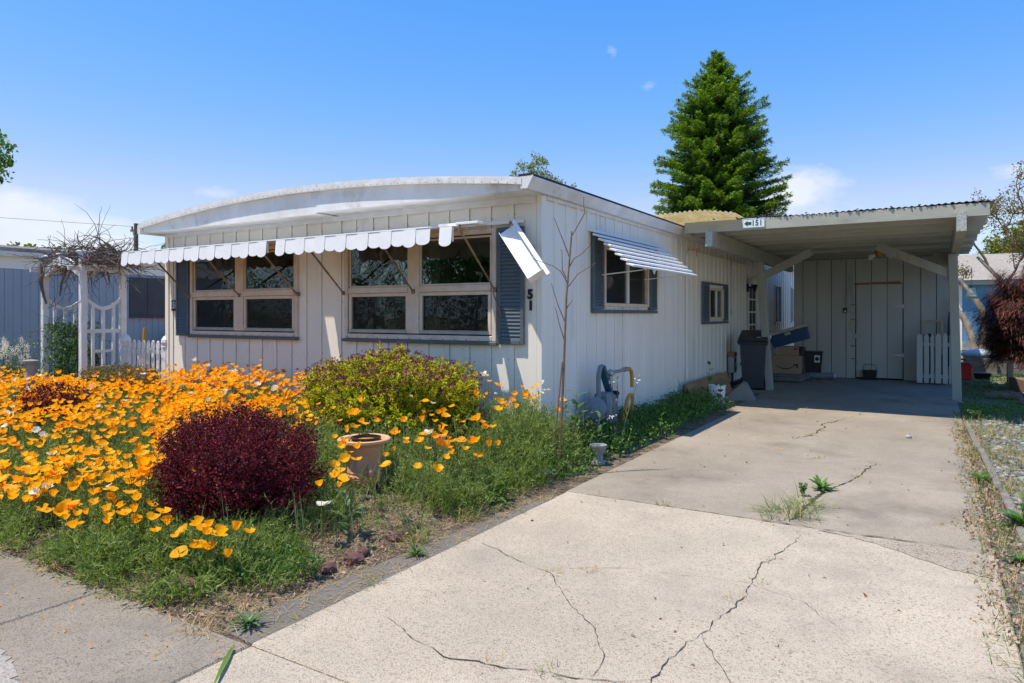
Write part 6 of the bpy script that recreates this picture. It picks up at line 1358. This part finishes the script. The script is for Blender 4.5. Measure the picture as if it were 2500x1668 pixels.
tree('far_tree', 'distant round green tree between the arbor and the house', (-31.5, 16.3, 0), [(0, 0, 0), (0, 0, 5)], [(0, 0, 4.75, .75, .8, .75)], 'broad_leaf', 90, 30, (.16, .28), seed=3)
tree('far_tree', 'distant pale green treetops over the blue neighbor roof', (-49, 17, 0), [(0, 0, 0), (0, 0, 5)], [(0, 0, 4.9, 3.0, 3, 1.0), (-4.2, -2.5, 4.9, 2.0, 2.2, .9)], 'olive_leaf', 160, 30, (.25, .45), seed=4, cl=.6)
tree('far_tree', 'distant green tree just left of the arbor cap', (-44, 20, 0), [(0, 0, 0), (0, 0, 5)], [(0, 0, 4.5, 1.6, 1.6, .9)], 'olive_leaf', 90, 30, (.25, .4), seed=5, cl=.6)
tree('far_tree', 'thin dark cypress tip behind the vine tangle', (-40, 17, 0), [(0, 0, 0), (0, 0, 4.6)], [(0, 0, 4.8, .4, .4, .9)], 'broad_leaf', 60, 30, (.15, .3), seed=6)
# conifer
FT = thing('fir_tree', 'tall conical fir tree behind the carport', 'tree', (-4.58, 23.87, 0))
mb = MB(); mb.tube([(0, 0, 0), (0, 0, 6), (0, 0, 12.8)], [.32, .2, .02], 10); part('trunk', mb, 'bark', FT, 60)
bp = []; bd = []; bl = []
FZ = [3.2, 6.2, 8, 9.74, 11.0, 11.7, 12.5, 12.9]; FRD = [3.05, 2.80, 2.50, 2.12, 1.35, .85, .36, .08]
rf = random.Random(12)
tips = MB(); lims = MB()
z = 3.2
while z < 12.75:
    t = (z-3.2)/9.6; Rr = float(np.interp(z, FZ, FRD))
    nb = max(5, int(17*(1-t)+6)); a0 = rf.uniform(0, 6.28)
    for j in range(nb):
        a = a0+j*6.283/nb+rf.uniform(-.22, .22); L_ = Rr*rf.uniform(.70, 1.12); zz = z+rf.uniform(-.14, .14)
        droop = -.22*(1-t)+.35*t
        steps = max(5, int(L_/.055)); p = Vector((0, 0, zz)); el = droop+.38; 
        pts = [p.copy()]
        for s in range(6):
            e = el-.55*(s/5)+(.42 if s > 3 else 0); p = p+Vector((math.cos(a)*math.cos(e), math.sin(a)*math.cos(e), math.sin(e)))*L_/6; pts.append(p.copy())
        if t < .9: lims.tube(pts, [.035*(1-t)+.012, .03*(1-t)+.01, .02, .015, .012, .008, .004], 4, False)
        for s in range(steps):
            f = .18+.82*s/steps; k = f*6; i0 = min(5, int(k)); q = pts[i0].lerp(pts[i0+1], k-i0); d = (pts[i0+1]-pts[i0]).normalized(); sd = Vector((-d.y, d.x, 0)).normalized()
            wid = L_*.30*(1-f)**.7*1.15+.10
            for side in (-1, 1):
                for q2 in range(2):
                    u = rf.random(); dd = (d*rf.uniform(.35, .9)+sd*side*rf.uniform(.4, 1.0)+Vector((0, 0, rf.uniform(-.30, .22)))).normalized()
                    bp.append(q+sd*side*wid*u*.55+Vector((0, 0, rf.uniform(-.05, .04)-.10*u))); bd.append(dd); bl.append(rf.uniform(.11, .24)*(1.1-.35*t))
    z += .30*(1-.5*t)+.02
part('limbs', lims, 'bark', FT)
P = np.array([tuple(v) for v in bp]); D = np.array([tuple(v) for v in bd]); Lb = np.array(bl); n = len(P); print('fir sprays', n)
k = 6; P3 = np.repeat(P, k, 0)+RNG.normal(0, .03, (n*k, 3)); D3 = nrm(np.repeat(D, k, 0)+RNG.normal(0, .28, (n*k, 3))); L3 = np.repeat(Lb, k)*RNG.uniform(.45, .9, n*k)
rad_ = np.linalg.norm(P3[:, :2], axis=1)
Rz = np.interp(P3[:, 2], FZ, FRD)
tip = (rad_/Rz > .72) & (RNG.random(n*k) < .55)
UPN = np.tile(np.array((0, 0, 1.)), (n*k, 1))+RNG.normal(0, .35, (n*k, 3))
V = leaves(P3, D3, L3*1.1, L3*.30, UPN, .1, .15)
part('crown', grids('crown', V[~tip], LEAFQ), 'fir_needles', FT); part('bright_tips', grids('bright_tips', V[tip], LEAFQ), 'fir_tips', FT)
mb = MB(); mb.tube([(0, 0, 12.3), (0, 0, 12.95)], [.02, .01], 5); part('leader', mb, 'bark', FT)
# ---------------------------------------------------------------- right-hand side: blue house, trees, maple, bins
BH = thing('blue_house', 'bright blue house with tan shingle roof beyond the right side yard', 'house')
for i in range(40):
    x = 4.42+i*.2; mb = MB(); mb.box((x+.006, 26.98, .35), (x+.2, 27.02, 2.62)); mb.box((x+.10, 26.965, .35), (x+.13, 26.981, 2.62)); part('siding_board', mb, 'bright_blue', BH)
mb = MB(); mb.box((4.42, 27.021, 0), (12.5, 33, 2.6)); part('wall', mb, 'bright_blue', BH)
mb = MB(); mb.box((4.30, 26.94, .0), (4.419, 27.05, 2.70)); part('corner_trim', mb, 'white_trim', BH)
mb = MB(); mb.box((4.42, 26.93, .0), (12.5, 27.02, .349)); part('skirting', mb, 'weathered', BH)
mb = MB(); mb.box((4.2, 26.7, 2.62), (12.7, 27.0, 2.80)); part('fascia', mb, 'neighbor_blue', BH)
mb = MB(); mb.add([(4.1, 26.6, 2.80), (12.8, 26.6, 2.80), (12.8, 30.0, 4.05), (4.1, 30.0, 4.05), (4.1, 33.4, 2.8), (12.8, 33.4, 2.8)], [(0, 1, 2, 3), (3, 2, 5, 4), (0, 3, 4), (1, 5, 2)]); part('roof', mb, 'shingle', BH)
CR = thing('crape_tree', 'multi-stemmed tree with pale twisting trunks and sparse leaves beside the blue house', 'tree', (4.75, 20.5, 0))
mb = MB()
TR = [[(-.15, 0, 0), (-.2, 0, .6), (-.45, 0, 1.3), (-.75, 0, 1.75), (-.9, .1, 2.3)], [(0, .1, 0), (.12, .1, .8), (.05, .1, 1.6), (-.35, .1, 2.25), (-.6, .1, 2.6)], [(.35, 0, 0), (.75, 0, .9), (1.25, .1, 1.6), (.65, .1, 2.4), (.2, .1, 2.95), (-.1, .1, 3.3)], [(.5, .2, 0), (1.1, .2, 1.2), (1.5, .2, 2.4), (1.35, .2, 3.3), (1.5, .2, 4.3), (1.9, .2, 5.2)]]
for p in TR: mb.tube(p, [.14-.02*i for i in range(len(p))], 9)
part('trunk', mb, 'bark_pale', CR, 60)
mb = MB(); ends = []
def branch(p, d, L_, r, lev):
    pts = [Vector(p)]; d = Vector(d).normalized()
    for i in range(5): d = (d+Vector((rv.gauss(0, .22), rv.gauss(0, .22), rv.gauss(.03, .18)))).normalized(); pts.append(pts[-1]+d*L_/5)
    mb.tube(pts, [r*(1-.15*i) for i in range(6)], 5, False)
    if lev == 0: ends.extend(pts[1:]); return
    ends.extend(pts[3:])
    for i in range(4): branch(pts[rv.randint(2, 5)], (d.x+rv.gauss(0, .9), d.y+rv.gauss(0, .9), d.z+rv.gauss(.1, .7)), L_*.62, r*.5, lev-1)
for p, d, L_ in (((1.9, .2, 5.2), (.1, 0, 1), 1.1), ((1.35, .2, 3.3), (-.7, 0, .8), 1.5), ((1.5, .2, 4.3), (.8, 0, .5), 1.4), ((.2, .1, 2.95), (-.2, 0, 1), 1.5), ((.65, .1, 2.4), (.6, 0, .8), 1.3), ((-.35, .1, 2.25), (-.5, 0, .7), .8), ((1.5, .2, 2.4), (.8, 0, .3), 1.3), ((1.5, .2, 3.8), (-.3, -.3, 1), 1.6)): branch(p, d, L_, .05, 2)
part('branches', mb, 'bark', CR, 60)
E_ = np.array([tuple(v) for v in ends]); E_ = E_[RNG.random(len(E_)) < .9]; n = len(E_); k = 11; P = (E_[:, None]+RNG.normal(0, .09, (n, k, 3))).reshape(-1, 3); Lf = RNG.uniform(.05, .10, n*k); part('leaves', grids('leaves', leaves(P, rdir(n*k), Lf, Lf*.5), LEAFQ), 'bronze_leaf', CR)
tree('yellow_green_tree', 'yellow-green tree behind the tan roof', (7.2, 36, 0), [(0, 0, 0), (0, 0, 3.5)], [(0, 0, 4.6, 1.6, 1.5, 1.3), (-1, 0, 4.1, 1.1, 1, .9)], 'olive_leaf', 190, 36, (.12, .2), seed=8)
# laceleaf maple: cascading fine red foliage over a dome
JM = thing('laceleaf_maple', 'cascading dark red laceleaf maple at the right edge', 'tree', (5.40, 10.8, -.10))
mb = MB(); mb.tube([(0, 0, 0), (.1, .05, .6), (-.05, 0, 1.2), (.1, 0, 1.9)], [.09, .08, .06, .03], 8)
for i in range(16):
    a = rv.uniform(0, 6.28); mb.tube([(0, 0, rv.uniform(1.0, 1.9)), (.55*math.cos(a), .55*math.sin(a), rv.uniform(1.7, 2.2)), (1.0*math.cos(a), 1.0*math.sin(a), rv.uniform(.9, 1.6))], [.035, .02, .008], 6)
part('trunk', mb, 'bark', JM, 60)
n = 9500; d = rdir(n, -.55); amp = 1+.16*np.sin(d[:, 0]*6+2)*np.sin(d[:, 2]*7+d[:, 1]*4)+.08*np.sin(d[:, 2]*17+d[:, 0]*9); s = amp*RNG.uniform(.72, 1.02, n)
P = d*np.array((1.12, 1.1, 1.22))*s[:, None]+np.array((0, 0, 1.22)); P = P[P[:, 2] > .15]; n = len(P)
o = nrm((P-np.array((0, 0, 1.3)))*np.array((1, 1, .3))); k = 9; base = (P[:, None]+RNG.normal(0, .05, (n, k, 3))).reshape(-1, 3); oo = np.repeat(o, k, 0)
az = np.arctan2(oo[:, 1], oo[:, 0])+RNG.normal(0, .5, n*k); B = blades(base, az, RNG.uniform(1.3, 2.3, n*k), RNG.uniform(.09, .19, n*k), RNG.uniform(.008, .016, n*k), .7)
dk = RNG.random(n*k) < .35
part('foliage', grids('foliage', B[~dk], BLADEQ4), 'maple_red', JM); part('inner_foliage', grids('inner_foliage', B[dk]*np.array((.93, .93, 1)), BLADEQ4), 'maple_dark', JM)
# gas can, timber steps, bags
GC = thing('gas_can', 'red plastic gas can behind the right carport post', 'gas can', (4.02, 11.9, -.01), .2)
mb = MB(); mb.box((-.17, -.12, 0), (.17, .12, .30), .03); mb.prism([(-.17, .28), (.17, .28), (.10, .40), (-.12, .40)], lambda a, b, t: (a, t, b), -.10, .10); part('body', mb, 'can_red', GC)
mb = MB(); mb.tube([(-.10, 0, .39), (-.11, 0, .46)], .035, 10); part('cap', mb, 'black_plastic', GC); mb = MB(); mb.tube([(.08, 0, .38), (.05, 0, .46), (-.06, 0, .45)], .018, 8); part('handle', mb, 'can_red', GC)
TB = thing('timber_planter', 'stacked grey timber planter with soil bags in the side yard', 'planter', (4.65, 13.6, 0))
for i in range(4):
    mb = MB(); mb.box((-.55, -.1, i*.10), (.10, .0, i*.10+.094), .006); part('timber', mb, 'timber', TB)
    mb = MB(); mb.box((.11, .55, i*.14), (1.4, .68, i*.14+.134), .008); part('timber', mb, 'timber', TB)
    mb = MB(); mb.box((-.55, .001, i*.10), (-.45, 1.0, i*.10+.094), .006); part('timber', mb, 'timber', TB)
for i, (x, y, z, sx, lab, m) in enumerate(((-.24, .35, .47, .38, 'plump white and blue soil bag on the low timber planter', 'bag_plastic'), (.35, .9, .66, .42, 'dark plastic soil bag on the higher timber wall', 'bag_dark'), (.95, 1.0, .66, .40, 'pale crumpled plastic bag beside the dark soil bag', 'bag_plastic'))):
    bg_ = thing('soil_bag', lab, 'bag', (4.65+x, 13.6+y, z), .1*i); mb = MB(); mb.sphere((0, 0, 0), sx, 18, 10, (1, .75, .34)); part('sack', mb, m, bg_, 60)
SPn = thing('plant_tray', 'small black plastic tray by the red gas can', 'tray', (4.40, 12.3, 0)); mb = MB(); taper(mb, -.13, .13, -.1, .1, 0, -.17, .17, -.13, .13, .14); part('tray', mb, 'black_plastic', SPn)
for i, (x, y, w) in enumerate(((4.55, 8.75, .55), (4.62, 9.15, .55), (5.0, 9.9, .5), (5.1, 8.9, .5), (5.3, 8.2, .5), (4.95, 8.0, .5))):
    mb = MB(); mb.box((-w/2, -.14, -.04), (w/2, .14, .03), .008); obj('paving_brick', mb, 'paver', loc=(x, y, .0), rot=(0, 0, random.uniform(-.15, .15)), label=['nearest left', 'second', 'farthest', 'third', 'nearest right', 'middle'][i]+' red-brown paver set in the right side yard grass', cat='paver', group='pavers in the right side yard')
RW = thing('retaining_edge', 'pinkish timber edge below the laceleaf maple', 'edging', (4.75, 9.6, 0)); mb = MB(); mb.bar((0, .5, .12), (.5, -1.2, .12), .1, .24, (0, 0, 1), .01); part('timber', mb, 'paver', RW); mb = MB(); mb.box((-.06, .42, 0), (.04, .56, .5), .01); part('stake', mb, 'timber', RW)
# gravel side yard
mb = MB(); mb.prism([(3.84, -6), (9, -6), (9, 6.1), (3.84, 6.1)], lambda a, b, t: (a, b, t), -.05, -.016); struct('gravel_yard', mb, 'gravel_base')
for i, (a, b) in enumerate((((4.02, -1.5), (3.985, .55)), ((3.97, .58), (3.93, 2.55)), ((3.91, 2.58), (3.87, 4.5)))):
    mb = MB(); mb.bar((a[0], a[1], -.01), (b[0], b[1], -.01), .06, .08, (0, 0, 1), .008)
    obj('garden_edging', mb, 'timber', label=['nearest', 'middle', 'farthest'][i]+' grey edging board between driveway and gravel', cat='edging', group='edging boards along the gravel')
def pebbles(n, xr, yr, rr, name, label, mask=None):
    bm = bmesh.new(); bmesh.ops.create_icosphere(bm, subdivisions=1, radius=1); v0 = np.array([tuple(v.co) for v in bm.verts]); f0 = [tuple(v.index for v in f.verts) for f in bm.faces]; bm.free()
    x = RNG.uniform(*xr, n); y = RNG.uniform(*yr, n)
    if mask is not None: kk = RNG.random(n) < mask(x, y); x, y = x[kk], y[kk]; n = len(x)
    r = RNG.uniform(*rr, n)*RNG.uniform(.6, 1, n); sc = np.stack([r*RNG.uniform(.8, 1.5, n), r*RNG.uniform(.7, 1.1, n), r*RNG.uniform(.35, .7, n)], 1); a = RNG.uniform(0, 6.28, n)
    V = v0[None]*(1+RNG.normal(0, .1, (n, len(v0), 1)))*sc[:, None]; c, s = np.cos(a)[:, None], np.sin(a)[:, None]
    V = np.stack([V[..., 0]*c-V[..., 1]*s, V[..., 0]*s+V[..., 1]*c, V[..., 2]], -1)+np.stack([x, y, np.full(n, -.006)], 1)[:, None]
    obj(name, grids(name, V, f0), 'pebble', kind='stuff', label=label, cat='gravel')
pebbles(7500, (3.98, 6.2), (-1.6, 5.9), (.018, .05), 'gravel', 'loose grey gravel in the right side yard')
pebbles(500, (3.70, 3.92), (-1.0, 5.0), (.006, .02), 'driveway_grit', 'fine grit along the driveway edge')
scatter_leaves('edge_litter', 'dry leaf litter along the right driveway edge', 8000, (3.55, 4.05), (-2.6, 4.6), lambda x, y: np.zeros_like(x), (.012, .035), 'leaf_litter', lambda x, y: np.clip(1-np.abs(x-3.87-.03*np.sin(y*3))/(.12+.14*np.clip(fbm(x*0, y, 1.3)+.6, 0, 1.5)), 0, 1), .1, 'litter', (.0, .015))
n = 16000; x = RNG.normal(4.10, .30, n); y = RNG.uniform(-3.2, 5.8, n); kk = (x > 3.72) & (RNG.random(n) < np.clip(.6+.8*fbm(x, y, 1.7, 2), .06, 1)); x, y = x[kk], y[kk]; n = len(x)
B = blades(np.stack([x, y, np.full(n, -.01)], 1), RNG.uniform(0, 6.28, n), RNG.uniform(.3, 1.4, n), RNG.uniform(.05, .17, n), .004, .5); dr = RNG.random(n) < .45
obj('dry_grass', grids('dry_grass', B[dr], BLADEQ4), 'grass_dry', kind='stuff', label='dry grass along the gravel edge', cat='grass'); obj('green_grass', grids('green_grass', B[~dr], BLADEQ4), 'grass_green', kind='stuff', label='green grass sprouting through the gravel edge', cat='grass')
scatter_leaves('clover_band', 'bright clover band where the carport shadow ends', 9000, (3.84, 6.6), (4.7, 6.6), lambda x, y: np.zeros_like(x), (.02, .04), 'weed_leaf', lambda x, y: np.clip(1.2-((y-5.55-.25*(x-4))/.55)**2+.4*fbm(x, y, 3), 0, 1), .8, z=(0, .13))
scatter_leaves('side_clover', 'patchy green weeds in the side yard', 12000, (3.86, 7), (6.2, 14), lambda x, y: np.full_like(x, -.05), (.02, .05), 'weed_leaf', lambda x, y: np.clip(.45+.7*fbm(x, y, 1.5, 1), .05, 1), .7, z=(0, .10))
plant('leafy_weed', 'dark leafy weed at the driveway edge on the right', (3.86, .95, 0), [(0, 0, 0, 20, .16, .05, 1.0, .2)], 'broad_leaf', seed=71)
plant('leafy_weed', 'big leafy weed in the dry grass at the right edge', (4.02, -.55, 0), [(0, 0, 0, 20, .2, .06, 1.0, .2), (.2, .2, 1, 7, .14, .04, .9, .3)], 'broad_leaf', seed=72)
plant('leafy_weed', 'small leafy weed low at the right frame edge', (3.95, -1.35, 0), [(0, 0, 0, 12, .12, .045, 1.0, .2)], 'broad_leaf', seed=73)
plant('leafy_weed', 'pale clump of weeds where carport shadow meets gravel', (3.98, 5.05, 0), [(.14, .4, i, 8, .06, .03, .8, 0) for i in range(7)], 'weed_leaf', seed=74)
# leaves and twigs lying on the slab
scatter_leaves('stray_leaves', 'a few stray dry leaves on the driveway', 150, (1.0, 3.8), (-4, 7), lambda x, y: np.zeros_like(x), (.015, .035), 'leaf_litter', None, .1, 'litter', (.002, .006))
scatter_leaves('stray_leaves', 'dry leaves blown against the shed and foam slab', 900, (.9, 2.2), (9.3, 11.0), lambda x, y: np.zeros_like(x), (.02, .04), 'leaf_litter', lambda x, y: np.clip(1-((x-1.2)/.6)**2-((y-9.9)/.7)**2, 0, 1), .1, 'litter', (.0, .012))
scatter_leaves('fallen_petals', 'orange poppy petals fallen on the sidewalk and bed edge', 90, (-2.6, .95), (-4.75, -3.9), lambda x, y: np.zeros_like(x), (.014, .028), 'poppy_petal', None, .1, 'petals', (.004, .008))
rock((3.25, 3.0, .012), .03, 'pebble', 60, 'loose_stone', 'small grey stone lying on the right half of the driveway', None)
# ---------------------------------------------------------------- across the street (seen mirrored in the window glass)
tree('street_tree', 'leafy green tree across the street, mirrored in the front windows', (-16, -22, 0), [(0, 0, 0), (.1, 0, 2.2), (0, .1, 4)], [(0, 0, 5.0, 3.2, 3, 2.6)], 'broad_leaf', 260, 40, (.16, .28), seed=21, cl=.6)
tree('street_tree', 'second leafy tree across the street, mirrored in the window glass', (-9, -25, 0), [(0, 0, 0), (.1, 0, 2.2), (0, .1, 4)], [(0, 0, 4.6, 3.0, 3, 2.4)], 'weed_leaf', 260, 40, (.16, .28), seed=22, cl=.6)
HG = thing('street_hedge', 'long green hedge across the street mirrored in the windows', 'hedge', (-14, -19.5, 0))
n = 30000; hx = RNG.uniform(-22, 18, n); P = np.stack([hx, RNG.uniform(-.8, .8, n), RNG.uniform(0, 1, n)*(4.6+.9*np.sin(hx*1.3)+.5*np.sin(hx*3.1))], 1); Lf = RNG.uniform(.12, .22, n); part('foliage', grids('foliage', leaves(P, rdir(n), Lf, Lf*.5), LEAFQ), 'broad_leaf', HG)
